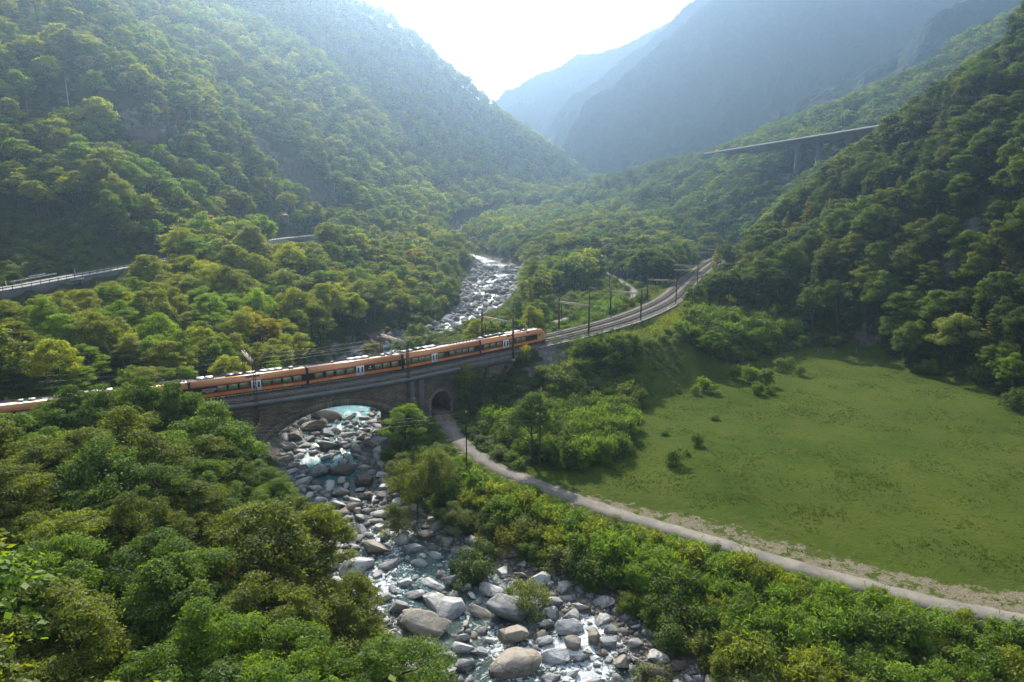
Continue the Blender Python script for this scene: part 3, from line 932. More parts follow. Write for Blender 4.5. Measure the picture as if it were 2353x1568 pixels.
def build_bridge():
    root = thing('stone_bridge', 'old stone railway bridge with wide river arch and small lane underpass', 'bridge', W(S_ARCH, -2, -12))
    ox = np.array(root.location)
    e = 1e-3
    s = list(np.arange(S_BRIDGE0, S_BRIDGE1 + 0.1, 0.5))
    for c, h in ((S_ARCH, ARCH_HALF), (S_UND, UND_HALF)):
        s += [c - h - e, c - h, c + h, c + h + e] + list(np.linspace(c - h, c + h, 29))
    s = np.array(sorted(set(np.round(s, 4))))
    top = -0.45
    zl = np.array([under(q) for q in s])
    V, F, UV = [], [], []
    def row(o, z, uv):
        p = TRACK.off(s, np.full(len(s), o))
        k = len(V)
        for i in range(len(s)):
            V.append((p[i, 0] - ox[0], p[i, 1] - ox[1], z[i] - ox[2])); UV.append(uv[i])
        return k
    n = len(s)
    batter = 0.035
    for o, sg in ((O_NEAR, 1), (O_FAR, -1)):
        a = row(o, np.full(n, top), np.column_stack([s, np.full(n, top)]))
        p = TRACK.off(s, o + sg * batter * (top - zl))
        b = len(V)
        for i in range(n):
            V.append((p[i, 0] - ox[0], p[i, 1] - ox[1], zl[i] - ox[2])); UV.append((s[i], zl[i]))
        for i in range(n - 1):
            q = [a + i, b + i, b + i + 1, a + i + 1]
            F.append(q if sg > 0 else q[::-1])
        if sg > 0: bn = b
        else: bf = b
    # soffits (with their own uv: along the barrel)
    arc = np.concatenate([[0], np.cumsum(np.hypot(np.diff(s), np.diff(zl)))])
    k0 = len(V)
    for i in range(n):
        V.append(V[bn + i]); UV.append((arc[i], 0.0))
    for i in range(n):
        V.append(V[bf + i]); UV.append((arc[i], 11.0))
    for i in range(n - 1):
        F.append([k0 + i, k0 + n + i, k0 + n + i + 1, k0 + i + 1])
    link('masonry', raw_mesh('masonry', np.array(V), F, M['stone'], None, False, np.array(UV)), root)
    # voussoir rings, proud of the face
    def ring(name, c, half, thick, mat, proud, legs):
        mb, uv = MB(), []
        if legs:
            ang = np.linspace(0, math.pi, 31)
            pts = [(c - half * math.cos(a), UND_SPRING + (UND_CROWN - UND_SPRING) * math.sin(a), -math.cos(a), math.sin(a)) for a in ang]
            pts = [(c - half, -11.5, -1, 0)] + pts + [(c + half, -11.5, 1, 0)]
        else:
            rise = ARCH_CROWN - ARCH_SPRING
            Rr = (half ** 2 + rise ** 2) / (2 * rise)
            a1 = math.asin(half / Rr)
            pts = [(c + Rr * math.sin(a), ARCH_CROWN - Rr + Rr * math.cos(a), math.sin(a), math.cos(a)) for a in np.linspace(-a1, a1, 49)]
        L = 0
        prev = None
        for q in pts:
            if prev is not None: L += math.hypot(q[0] - prev[0], q[1] - prev[1])
            prev = q
            for r_, sgn in ((0.0, 0), (thick, 0), (thick, 1), (0.0, 1)):
                z = q[1] + q[3] * r_
                o = O_NEAR + batter * (top - z) + (proud if not sgn else -0.4)
                x, y, zz = W(q[0] + q[2] * r_, o, z)
                mb.v.append((x - ox[0], y - ox[1], zz - ox[2])); uv.append((L, 0.05 + r_ * (1.2 / thick)))
        for i in range(len(pts) - 1):
            for k in range(4):
                k2 = (k + 1) % 4
                mb.f.append([i * 4 + k, i * 4 + k2, (i + 1) * 4 + k2, (i + 1) * 4 + k]); mb.m.append(0)
        mb.build(name, mat, root, uv=uv)
    ring('arch_ring', S_ARCH, ARCH_HALF, 1.5, M['arch'], 0.10, False)
    ring('underpass_ring', S_UND, UND_HALF, 0.6, M['greystone'], 0.09, True)
    # walkway slab on the near side, stone parapet past the underpass, handrail
    s_mid = track_at_u(1060, 3.6, -1)
    def run(name, a, b, o0, o1, z0, z1, mat, step=1.0):
        mb = MB()
        q = np.arange(a, b + step * 0.5, step)
        for i, t in enumerate(q):
            for o, z in ((o0, z0), (o1, z0), (o1, z1), (o0, z1)):
                x, y, zz = W(t, o, z)
                mb.v.append((x - ox[0], y - ox[1], zz - ox[2]))
        for i in range(len(q) - 1):
            for k in range(4):
                k2 = (k + 1) % 4
                mb.f.append([i * 4 + k, (i + 1) * 4 + k, (i + 1) * 4 + k2, i * 4 + k2]); mb.m.append(0)
        mb.f += [[0, 1, 2, 3], [len(mb.v) - 1 - k for k in range(4)]]; mb.m += [0, 0]
        return mb.build(name, mat, root)
    run('walkway', S_BRIDGE0, s_mid, O_NEAR - 0.1, O_NEAR + 0.95, -1.55, -0.95, M['walk'])
    run('cornice', S_BRIDGE0, s_mid, O_NEAR - 0.1, O_NEAR + 0.45, -1.95, -1.56, M['darkconc'])
    run('parapet', s_mid, S_BRIDGE1 + 6, O_NEAR - 0.05, O_NEAR + 0.5, -2.3, -0.75, M['stone'] if False else M['darkconc'])
    run('parapet', S_BRIDGE0, S_BRIDGE1, O_FAR - 0.45, O_FAR + 0.1, -1.6, 0.25, M['darkconc'])
    for a, b, o, zb in ((S_BRIDGE0, s_mid, O_NEAR + 0.85, -0.95), (s_mid, S_BRIDGE1 + 6, O_NEAR + 0.3, -0.75)):
        mb = MB()
        q = np.arange(a, b, 2.4)
        for t in q:
            x, y, z = W(t, o, zb)
            mb.bar((x - ox[0], y - ox[1], z - ox[2]), (x - ox[0], y - ox[1], z - ox[2] + 1.15), 0.07, 0.07)
        for h in (0.6, 1.12):
            pts = [tuple(np.array(W(t, o, zb + h)) - ox) for t in q]
            mb.tube(pts, 0.03, 4)
        mb.build('railing', M['steel'], root)
    # pilaster beside the underpass and one pier buttress
    for sc, w in ((S_UND - 5.2, 1.3), (S_ARCH + ARCH_HALF + 1.2, 1.6)):
        mb = MB()
        x, y, z = W(sc, O_NEAR + 0.28, -7.3)
        mb.box((x - ox[0], y - ox[1], z - ox[2]), (w, 0.9, 10.6), heading(sc))
        mb.build('pilaster', M['darkconc'], root)
build_bridge()

# retaining wall and fence along the field side of the line, cable trough beyond it
def build_wall_and_fence():
    s0, s1 = S_BRIDGE1 + 6, track_at_u(1556, 3.6, 0)
    t = thing('retaining_wall', 'low dark retaining wall between the tracks and the grass bank', 'wall', W(s0, 3.6, -2))
    ox = np.array(t.location)
    mb = MB()
    q = np.arange(s0, s1, 2.0)
    for a in q:
        for o, z in ((3.42, -2.6), (3.78, -2.6), (3.78, -0.5), (3.42, -0.5)):
            mb.v.append(tuple(np.array(W(a, o, z)) - ox))
    for i in range(len(q) - 1):
        for k in range(4):
            k2 = (k + 1) % 4
            mb.f.append([i * 4 + k, (i + 1) * 4 + k, (i + 1) * 4 + k2, i * 4 + k2]); mb.m.append(0)
    mb.build('wall_face', M['darkconc'], t)
    cp = MB()
    for a in q[:-1]:
        cp.bar(tuple(np.array(W(a, 3.6, -0.44)) - ox), tuple(np.array(W(a + 1.96, 3.6, -0.44)) - ox), 0.5, 0.12)
    cp.build('coping', M['concrete'], t)
    f = thing('track_fence', 'thin wire fence of steel posts on the wall beside the tracks', 'fence', W(s0, 3.6, -0.4))
    ox = np.array(f.location)
    for a in np.arange(s0, s1, 2.9):
        mb = MB()
        mb.bar(tuple(np.array(W(a, 3.6, -0.4)) - ox), tuple(np.array(W(a, 3.6, 0.85)) - ox), 0.06, 0.06)
        mb.build('post', M['steel'], f)
    mb = MB()
    for h in (0.15, 0.5, 0.82):
        mb.tube([tuple(np.array(W(a, 3.6, h)) - ox) for a in np.arange(s0, s1, 2.9)], 0.02, 4)
    mb.build('wires', M['wire'], f)
build_wall_and_fence()

# small concrete platform with a gate beside the line
def build_pad():
    x, y, z = P(1513, 716, -0.9)
    t = thing('concrete_pad', 'grey concrete pad with a small railing beside the tracks', 'platform', (x, y, -0.9), heading(track_at_u(1500)))
    mb = MB(); mb.box((0, 0, -0.6), (13, 4.6, 1.2)); mb.build('slab', M['concrete'], t)
    mb = MB()
    for a in (-6, -3, 0, 3, 6): mb.bar((a, -2.2, 0), (a, -2.2, 1.1), 0.07, 0.07)
    mb.tube([(-6, -2.2, 1.1), (6, -2.2, 1.1)], 0.04, 4); mb.tube([(-6, -2.2, 0.6), (6, -2.2, 0.6)], 0.03, 4)
    mb.build('railing', M['galv'], t)
build_pad()

# ------------------------------------------------------------------ the train
def text_mesh(body, size, depth=0.004, align='CENTER'):
    cu = bpy.data.curves.new('lettering', 'FONT')
    cu.body = body
    cu.size = size
    cu.extrude = depth
    cu.align_x = align
    cu.align_y = 'CENTER'
    o = bpy.data.objects.new('lettering', cu)
    COL.objects.link(o)
    dg = bpy.context.evaluated_depsgraph_get()
    dg.update()
    me = bpy.data.meshes.new_from_object(o.evaluated_get(dg))
    me.name = 'lettering'
    bpy.data.objects.remove(o)
    bpy.data.curves.remove(cu)
    me.materials.clear()
    me.materials.append(M['paper'])
    return me

HW = 1.41
PROFILE = [(0.0, 0.30, 'under'), (1.25, 0.30, 'under'), (1.33, 0.48, 'orange'), (HW, 0.62, 'orange'), (HW, 1.05, 'red'), (HW, 1.24, 'black'), (HW, 2.52, 'red'), (HW, 2.72, 'copper'),
           (1.39, 2.95, 'copper'), (1.33, 3.2, 'copper'), (1.22, 3.45, 'copper'), (1.08, 3.66, 'copper'), (0.93, 3.82, 'roofgrey'), (0.9, 3.66, 'roofgrey'), (0.0, 3.70, 'roofgrey')]
TMATS = ['under', 'orange', 'red', 'black', 'copper', 'roofgrey', 'skyglass', 'roofdark']

def car_body(L, nose):
    half = PROFILE + [(-y, z, None) for y, z, _ in PROFILE[-2:0:-1]]
    names = [PROFILE[i][2] for i in range(len(PROFILE) - 1)]
    names = names + names[::-1]
    n = len(half)
    if nose:
        xs = [(-L / 2, 1, 1, 0), (L / 2 - 5.2, 1, 1, 0), (L / 2 - 4.4, 1, 1, 0), (L / 2 - 3.6, 1, 1, 0), (L / 2 - 2.8, 0.995, 0.99, 0), (L / 2 - 2.0, 0.97, 0.95, 0.02), (L / 2 - 1.35, 0.93, 0.87, 0.04), (L / 2 - 0.8, 0.87, 0.75, 0.06), (L / 2 - 0.35, 0.78, 0.60, 0.09), (L / 2, 0.62, 0.42, 0.14)]
    else:
        xs = [(-L / 2, 1, 1, 0), (L / 2, 1, 1, 0)]
    mb = MB()
    for x, wy, wz, lift in xs:
        for y, z, _ in half:
            zz = 0.30 + (z - 0.30) * wz if z > 1.0 else z + lift
            mb.v.append((x, y * wy, zz))
    for i in range(len(xs) - 1):
        xm = (xs[i][0] + xs[i + 1][0]) / 2
        for k in range(n):
            k2 = (k + 1) % n
            m = names[k]
            if nose:
                zc = (half[k][1] + half[k2][1]) / 2
                if xm > L / 2 - 3.2 and m in ('red', 'black', 'copper', 'orange'): m = 'copper'
                elif xm > L / 2 - 4.0 and m in ('black',): m = 'red'
                if m == 'roofgrey' and xm > L / 2 - 3.4: m = 'alu'
            mb.f.append([i * n + k, (i + 1) * n + k, (i + 1) * n + k2, i * n + k2])
            mb.m.append((TMATS + ['alu']).index(m))
    last = (len(xs) - 1) * n
    mb.f.append([k for k in range(n)]); mb.m.append(0)
    mb.f.append([last + k for k in reversed(range(n))]); mb.m.append((TMATS + ['alu']).index('copper') if nose else 0)
    return mb

def panel(x0, x1, z0, z1, side=-1, t=0.02, yb=HW):
    mb = MB()
    mb.box(((x0 + x1) / 2, side * (yb + t / 2), (z0 + z1) / 2), (x1 - x0, t, z1 - z0))
    return mb

def build_train():
    s_nose = track_at_u(1247, -0.2, 1.6)
    joints = [s_nose, track_at_u(1087, -1.4, 2), track_at_u(910, -1.4, 2), track_at_u(697, -1.4, 2)]
    while joints[-1] > 40:
        joints.append(joints[-1] - 21.5)
    root = thing('passenger_train', 'copper orange and black passenger train crossing the stone bridge', 'train', W(s_nose - 40, 0, 0), heading(s_nose - 40))
    bpy.context.view_layer.update()
    inv = root.matrix_world.inverted()
    # windows, doors, lettering and roof boxes by their place along each carriage (0 = rear, 1 = front)
    plans = {
        0: dict(win=[.075, .165, .255, .445, .545, .62], door=.355, doorw=.085, roofwin=[(.40, .05), (.46, .05), (.70, .05)], text=[('SÜDOSTBAHN', .185, .82, .36)], two=[.492],
                boxes=[(.10, .36, 1.1, .42, 'roofdark'), (.02, .07, .8, .25, 'alu'), (.40, .62, 1.0, .2, 'alu'), (.66, .72, .7, .25, 'roofdark')], slant=[(.70, .76)]),
        1: dict(win=[.05, .14, .225, .305, .47, .62, .71, .795, .885], door=.385, doorw=.075, roofwin=[], text=[('SBB CFF FFS', .73, .82, .36)], two=[.655], boxes=[(.18, .27, 1.0, .4, 'roofdark'), (.28, .44, 1.1, .34, 'alu'), (.02, .08, .8, .3, 'roofgrey'), (.10, .15, .7, .3, 'roofgrey')], panto=(.62, .98)),
        2: dict(win=[.10, .215, .32, .43, .735, .83, .925], door=.535, doorw=.085, roofwin=[], text=[('SÜDOSTBAHN', .29, .82, .36), ('BISTRO', .645, 1.72, .26)], two=[.37], boxes=[(.43, .66, 1.1, .32, 'alu'), (.80, .84, .7, .3, 'roofgrey'), (.87, .92, .8, .3, 'roofgrey'), (.26, .28, .3, .25, 'alu')], cup=.645),
        3: dict(win=[.255, .35, .445, .64, .73, .825, .92], door=.548, doorw=.085, roofwin=[(.49, .06), (.555, .06)], text=[('SBB CFF FFS', .83, .82, .36), ('VORALPEN-EXPRESS', .15, 2.02, .27), ('TRENO GOTTARDO', .15, 1.75, .27), ('AARE LINTH', .15, 1.48, .27)], two=[.682], boxes=[(.06, .2, 1.2, .3, 'alu'), (.30, .46, 1.1, .3, 'roofdark'), (.475, .56, .8, .3, 'alu'), (.60, .80, 1.1, .3, 'alu'), (.86, .90, .6, .35, 'roofgrey')]),
    }
    cb_mats = [M[k] for k in TMATS + ['alu']]
    for i in range(len(joints) - 1):
        sf, sr = joints[i], joints[i + 1]
        a, b = np.array(W(sr, 0, 0)), np.array(W(sf, 0, 0))
        L0 = float(np.linalg.norm(b - a))
        gap = 0.42
        L = L0 - (gap if i else gap / 2)
        mid = (a + b) / 2
        if i == 0: mid = mid + (b - a) / L0 * gap / 4
        hd = math.atan2(b[1] - a[1], b[0] - a[0])
        nose = i == 0
        car = car_body(L, nose).build('carriage', cb_mats, root)
        car.matrix_world = Matrix.Translation(Vector(mid)) @ Matrix.Rotation(hd, 4, 'Z')
        car.matrix_parent_inverse = Matrix.Identity(4)
        car.matrix_local = inv @ (Matrix.Translation(Vector(mid)) @ Matrix.Rotation(hd, 4, 'Z'))
        pl = plans.get(i, plans[2] if i % 2 else plans[1])
        X = lambda fr: -L / 2 + fr * L
        for w in pl['win']:
            for sd_ in ((-1, 1) if i < 4 else (-1,)):
                mb = panel(X(w) - .8, X(w) + .8, 1.38, 2.42, sd_)
                mb.build('window', M['glass'], car)
        for k in (-1, 1):
            d = MB()
            c, hw = X(pl['door']), pl['doorw'] * L / 2
            x0, x1 = (c - hw, c - 0.015) if k < 0 else (c + 0.015, c + hw)
            d.box(((x0 + x1) / 2, -(HW + .025), 1.57), (x1 - x0, .05, 2.1), 0, 0)
            xm = (x0 + x1) / 2
            d.box((xm, -(HW + .053), 1.75), ((x1 - x0) * .5, .012, 1.12), 0, 1)
            d.build('door', [M['white'], M['skyglass']], car)
        for w, ww in pl['roofwin']:
            mb = MB()
            x0, x1 = X(w) - ww * L / 2.1, X(w) + ww * L / 2.1
            off = 0.025
            mb.add([(x0, -1.30 - off, 3.28), (x1, -1.30 - off, 3.28), (x1, -1.04 - off, 3.72), (x0, -1.04 - off, 3.72), (x0, -1.2, 3.2), (x1, -1.2, 3.2), (x1, -.95, 3.62), (x0, -.95, 3.62)],
                   [(0, 1, 2, 3), (7, 6, 5, 4), (0, 4, 5, 1), (1, 5, 6, 2), (2, 6, 7, 3), (3, 7, 4, 0)])
            mb.build('roof_window', M['skyglass'], car)
        for body, fx, z, size in pl['text']:
            o = link('lettering', text_mesh(body, size), car, (X(fx), -(HW + .012), z))
            o.rotation_euler = (R(90), 0, 0)
        for fx in pl['two']:
            o = link('lettering', text_mesh('2', .34), car, (X(fx), -(HW + .012), 2.2))
            o.rotation_euler = (R(90), 0, 0)
        if 'cup' in pl:
            mb = MB()
            mb.tube([(X(pl['cup']) - .02, -(HW + .015), 2.0), (X(pl['cup']) - .02, -(HW + .015), 2.26)], .11, 8)
            mb.box((X(pl['cup']) + .14, -(HW + .015), 2.1), (.1, .02, .12))
            mb.build('cup_symbol', M['paper'], car)
        if nose or i == len(joints) - 2:
            pass
        for f0, f1, w, h, m in pl['boxes']:
            mb = MB()
            x0, x1 = X(f0), X(f1)
            nseg = max(1, int((x1 - x0) / 1.4))
            for k in range(nseg):
                xa, xb = x0 + (x1 - x0) * k / nseg + .03, x0 + (x1 - x0) * (k + 1) / nseg - .03
                mb.box(((xa + xb) / 2, 0.0, 3.70 + h / 2 + .1), (xb - xa, w * 1.45, h), 0, 0, .9)
            mb.box(((x0 + x1) / 2, 0, 3.76), (x1 - x0, w * 1.3, .14), 0, 1)
            mb.build('roof_box', [M[m], M['rustlight'] if m == 'alu' else M['roofdark']], car)
        mb = MB()
        mb.bar((-L * .46, .78, 3.9), (L * (.2 if nose else .46), .78, 3.9), .12, .16)
        mb.bar((-L * .46, .5, 3.8), (L * (.2 if nose else .46), .5, 3.8), .08, .1)
        mb.build('roof_duct', M['rust'], car)
        if 'panto' in pl:
            x0, x1 = X(pl['panto'][0]), X(pl['panto'][1])
            mb = MB()
            for y in (-.55, .55):
                mb.bar((x0, y, 3.95), (x1, y, 3.95), .09, .09)
            for k in range(9):
                xx = x0 + (x1 - x0) * k / 8
                mb.bar((xx, -.6, 3.98), (xx, .6, 3.98), .08, .08)
                mb.tube([(xx, -.5, 3.72), (xx, -.5, 4.02)], .09, 6)
                mb.tube([(xx, .5, 3.72), (xx, .5, 4.02)], .09, 6)
            xm = (x0 + x1) / 2
            mb.bar((xm - 1.2, 0, 4.0), (xm + .8, 0, 4.62), .09, .09)
            mb.bar((xm + .8, 0, 4.62), (xm - .8, 0, 5.45), .07, .07)
            mb.bar((xm - .8, -.8, 5.48), (xm - .8, .8, 5.48), .1, .06)
            mb.build('pantograph', M['roofdark'], car)
        # running gear
        for fx in ((.18,) if nose else ()) + ((0.0,) if i < len(joints) - 2 else ()):
            pass
        for fx in ([.86] if nose else []) + [0.0]:
            bg = MB()
            bg.box((X(fx), 0, .42), (3.0, 2.1, .5))
            bo = bg.build('bogie', M['under'], car)
            for dx in (-1.1, 1.1):
                for y in (-.78, .78):
                    wm = MB()
                    wm.tube([(X(fx) + dx, y - .07, .43), (X(fx) + dx, y + .07, .43)], .43, 14)
                    wm.build('wheel', M['steel'], bo)
        if i < len(joints) - 1:
            mb = MB()
            mb.box((-L / 2 - .21, 0, 2.1), (.5, 2.5, 3.0))
            for k in range(3):
                mb.box((-L / 2 - .38 + k * .17, 0, 2.1), (.06, 2.66, 3.16))
            mb.build('gangway', M['under'], car)
        if nose:
            # windscreen, cab side window, lamps
            xs = [(L / 2 - 2.35, .975, .962), (L / 2 - 2.0, .97, .95), (L / 2 - 1.35, .93, .87), (L / 2 - .85, .877, .765)]
            mb = MB()
            ys = (-1.02, -.55, 0, .55, 1.02)
            for x, wy, wz in xs:
                for y in ys:
                    zt = np.interp(abs(y), [0, .93, 1.08, 1.22], [3.72, 3.74, 3.62, 3.42])
                    mb.v.append((x + .05, y * wy, .30 + (zt - .30) * wz + .06))
            for a_ in range(len(xs) - 1):
                for k in range(4):
                    mb.f.append([a_ * 5 + k, (a_ + 1) * 5 + k, (a_ + 1) * 5 + k + 1, a_ * 5 + k + 1]); mb.m.append(0)
            mb.build('windscreen', M['skyglass'], car)
            panel(L / 2 - 2.85, L / 2 - 2.5, 2.0, 2.75, -1, .03, HW * .985).build('cab_window', M['skyglass'], car)
            for y in (-.55, .55):
                lm = MB(); lm.tube([(L / 2 - .05, y, 1.25), (L / 2 + .06, y, 1.25)], .13, 10); lm.build('headlight', M['alu'], car)
            cp = MB(); cp.box((L / 2 + .2, 0, .75), (.5, .5, .4)); cp.build('coupler', M['under'], car)
            st = MB(); st.box((L / 2 - 1.2, 0, .38), (2.0, 2.0, .3)); st.build('snow_plough', M['under'], car)
build_train()

# ------------------------------------------------------------------ overhead line
def portal(s, double=False, lattice=False, ext=0.0, drop=0.0, label='', beamz=7.9, far_drop=0.6):
    t = thing('catenary_portal', label, 'catenary portal', W(s, -2.1, 0), heading(s), 'overhead line portals along the railway')
    mat = M['rust'] if lattice else M['wood'] if False else M['rust']
    bm = M['rustlight']
    on, of = (4.15 if drop else 3.0), -7.4
    # local axes: x along the track, y to the left; right side is -y
    yn, yf = -(on + 2.1), -(of + 2.1)
    for y, dz, ex in ((yn, drop if drop else 0.7, ext), (yf, far_drop, 0.0)):
        mb = MB()
        if lattice:
            for a in (-.2, .2):
                for b in (-.2, .2):
                    mb.bar((a, y + b, -dz), (a, y + b, beamz + .5), .08, .08)
            for k in range(int((beamz + .5 + dz) / .7)):
                z0 = -dz + k * .7
                for b in (-.2, .2):
                    mb.bar((-.2, y + b, z0), (.2, y + b, z0 + .7), .05, .05)
                    mb.bar((b, y - .2, z0), (b, y + .2, z0 + .7), .05, .05)
        else:
            mb.bar((0, y, -dz), (0, y, beamz + 1.4), .36, .36)
            mb.box((0, y, -dz + .25), (.8, .8, .6), 0, 1)
        if ex:
            mb.tube([(0, y, beamz + 1.2), (0, y, beamz + 1.4 + ex)], .08, 5)
        mb.build('post', [mat, M['concrete']], t)
    for bz in ((beamz, beamz - 2.1) if double else (beamz,)):
        mb = MB()
        for a in (-.22, .22):
            for c in (-.2, .2):
                mb.bar((a, yn, bz + c), (a, yf, bz + c), .12, .12)
        k = yn
        while k < yf - .5:
            mb.bar((-.22, k, bz - .2), (-.22, k + .7, bz + .2), .05, .05)
            mb.bar((.22, k, bz + .2), (.22, k + .7, bz - .2), .05, .05)
            mb.bar((-.22, k, bz + .2), (.22, k + .7, bz + .2), .06, .05)
            mb.bar((-.22, k, bz + .2), (.22, k, bz + .2), .06, .05)
            k += .7
        mb.build('beam', bm, t)
    for y in (-2.1, 2.1):
        mb = MB()
        mb.bar((0, y, beamz - .2), (0, y, 6.1), .09, .09)
        mb.bar((0, y, 6.1), (0, y + .9, 5.6), .06, .06)
        mb.tube([(0, y, 7.0), (0, y, 7.4)], .13, 8, 1)
        mb.build('dropper_arm', [M['rust'], M['ceramic']], t)
    for y in (yn + 1.0, yf - 1.4):
        mb = MB(); mb.tube([(0, y, beamz + .2), (0, y, beamz + .75)], .1, 8); mb.build('insulator', M['ceramic'], t)
    return t

PORTALS = [(-40, dict(lattice=True, beamz=6.7)), (583, dict(lattice=True, drop=5.4, beamz=6.7, label='rusty lattice portal straddling the left end of the bridge')),
           (930, dict(lattice=True, drop=5.4, beamz=6.7, label='rusty lattice portal above the middle of the train')), (1172, dict(label='steel portal over the front carriage of the train', beamz=7.3, drop=2.2)),
           (1353, dict(ext=3.0, label='first steel portal ahead of the train, with a tall thin mast top')), (1473, dict(ext=1.2, label='second steel portal ahead of the train, over the lane bend')),
           (1554, dict(ext=1.4, label='third steel portal ahead of the train, single beam')), (1603, dict(double=True, label='nearer of the two steel portals with two beams')),
           (1640, dict(ext=0, label='thin single beam portal between the two double beamed ones')), (1666, dict(double=True, label='farther of the two steel portals with two beams, near the curve end'))]
PS = []
for u, kw in PORTALS:
    s = track_at_u(u, 3.0, 3) if u > 0 else track_at_u(583, 3.0, 3) - 34
    PS.append(s)
    if u > 0:
        portal(s, **kw)

def span(mb, a, b, sag, r=0.013):
    a, b = np.array(a), np.array(b)
    t = np.linspace(0, 1, 9)
    p = a[None] * (1 - t[:, None]) + b[None] * t[:, None]
    p[:, 2] -= 4 * sag * t * (1 - t)
    mb.tube(p, r, 4)

def build_wires():
    ss = [PS[0] - 40] + PS + [PS[-1] + 45, PS[-1] + 90]
    for o, lab in ((0.0, 'overhead contact wires above the track of the train'), (-4.2, 'overhead contact wires above the empty river side track')):
        mb = MB()
        ox = np.array(W(ss[3], o, 5))
        for a, b in zip(ss[:-1], ss[1:]):
            span(mb, np.array(W(a, o, 5.6)) - ox, np.array(W(b, o, 5.6)) - ox, 0.03)
            span(mb, np.array(W(a, o, 6.9)) - ox, np.array(W(b, o, 6.9)) - ox, 0.75)
            for k in (.2, .4, .6, .8):
                p, q = np.array(W(a + (b - a) * k, o, 5.6)), np.array(W(a + (b - a) * k, o, 6.9 - 3 * k * (1 - k)))
                mb.tube([p - ox, q - ox], .007, 3)
        tag(mb.build('contact_wire', M['wire'], None, tuple(ox)), lab, 'wires', 'overhead contact wires')
    mb = MB()
    ox = np.array(W(PS[4], 3, 12))
    for a, b, z0, z1 in ((PS[2], PS[3], 7.5, 9.0), (PS[3], PS[4], 9.2, 12.2), (PS[4], PS[5], 12.2, 10.8)):
        span(mb, np.array(W(a, 3.0, z0)) - ox, np.array(W(b, 3.0, z1)) - ox, .5, .03)
    tag(mb.build('feeder_wire', M['wire'], None, tuple(ox)), 'slack feeder wire between the tall mast tops ahead of the train', 'wire')
build_wires()

# ------------------------------------------------------------------ poles
def pole(u, vt, vb, d, label, mat='wood', arm=None, r=.13, arm2=False, name='utility_pole', cap=False, base=None):
    if base is None and d > 200:
        x, y, z, d = ground_hit(u, vb + 12, 100)
    elif base is None:
        x, y, _ = P(u, vb, d=d)
        z = gz(x, y)
    else:
        x, y, z = base
        d = to_uv(x, y, z)[2]
    ztop = P(u, vt, d=float(d))[2]
    h = max(3.0, ztop - z)
    t = thing(name, label, 'pole', (x, y, z))
    mb = MB(); mb.tube([(0, 0, -.6), (0, 0, h * .5), (0, 0, h)], [r * 1.25, r * 1.05, r * .8], 8); mb.build('shaft', M[mat], t)
    for k, (za, w) in enumerate(arm or []):
        am = MB(); am.bar((-w, 0, h - za), (w, 0, h - za), .14, .16)
        ao = am.build('crossarm', M[mat], t)
        for xx in (-w * .85, w * .85):
            im = MB(); im.tube([(xx, 0, h - za + .08), (xx, 0, h - za + .38)], .07, 6); im.build('insulator', M['ceramic'], ao)
    if cap:
        cm = MB(); cm.tube([(0, 0, h), (0, 0, h + .25)], [.16, .1], 8); cm.build('cap', M['ceramic'], t)
    return t, h
pole(264.5, 722, 838, 158, 'tall brown wooden pole with a crossarm above the left bank canopy', 'wood', [(1.6, 1.9)], .26)
pole(284, 782, 838, 156, 'shorter grey pole with a crossarm beside the tall brown one', 'concrete', [(.3, 1.5)], .17)
pA, hA = pole(1073, 937, 1105, 0, 'slim dark pole at the left edge of the lane below the underpass', 'darkwood', None, .11, cap=True, base=(*P(1073, 1105, -12)[:2], -12.1))
pB, hB = pole(1240, 912, 1085, 0, 'slim dark pole with a short crossarm rising from the bushes beside the lane', 'darkwood', [(3.6, .8)], .11, base=(*P(1240, 1085, -12)[:2], -12.1))
pole(158, 166, 236, 262, 'pale pole highest on the left slope, with wires to the left', 'concrete', [(.3, .7)], .2)
pole(66, 184, 266, 250, 'lamp post with a white head on the far left slope', 'steel', None, .12, cap=True)
pole(353, 207, 286, 280, 'tall wooden pole behind the old terrace wall on the left slope', 'wood', [(.5, .6)], .18)
pole(270, 230, 264, 276, 'short dark post on the left slope between pale pole and terrace wall', 'steel', None, .12)
pole(293, 252, 292, 272, 'dark post at the left end of the old terrace wall', 'steel', None, .12)
pole(439, 232, 276, 300, 'pale pole right of the rusty frame on the left slope', 'concrete', [(.5, 1.0)], .16)
pole(470, 253, 276, 310, 'small pole farthest right on the old terrace', 'concrete', [(.3, .8)], .12)
pole(1400, 614, 662, 262, 'dark pole at the bend of the lane behind the railway', 'darkwood', None, .12)
pole(1379, 608, 640, 300, 'thin pole on the left edge of the far lane', 'darkwood', None, .11)
pole(1215, 716, 760, 190, 'short pole in the bushes behind the nose of the train', 'darkwood', None, .13)
pole(1116, 746, 775, 172, 'short dark post with a pale cap behind the second carriage', 'darkwood', None, .14, cap=True)
pole(1290, 690, 722, 212, 'dark wooden post in the trees behind the first portal', 'darkwood', None, .14)
pole(1706, 498, 536, 440, 'grey post on the lawn before the house', 'wood', None, .15)
pole(1769, 468, 496, 480, 'post right of the house on the far slope', 'wood', None, .14)

def phone_wires():
    mb = MB()
    ox = np.array(pA.location) + np.array([0, 0, hA - 1])
    b = np.array(pB.location) + np.array([0, 0, hB - 3.5])
    for k, dz in enumerate((0.0, -.45, -1.2)):
        a = np.array(pA.location) + np.array([0, 0, hA - .15 + dz])
        span(mb, a - ox, b + np.array([.5 * (k - 1), 0, 0]) - ox, .5, .007)
        span(mb, a - ox, np.array([-62.0 + k, 112.0, -2.0 - .6 * k]) - ox, .8, .007)
    tag(mb.build('telephone_wires', M['steel'], None, tuple(ox)), 'three thin wires strung from the lane poles across the bridge arch', 'wires')
phone_wires()

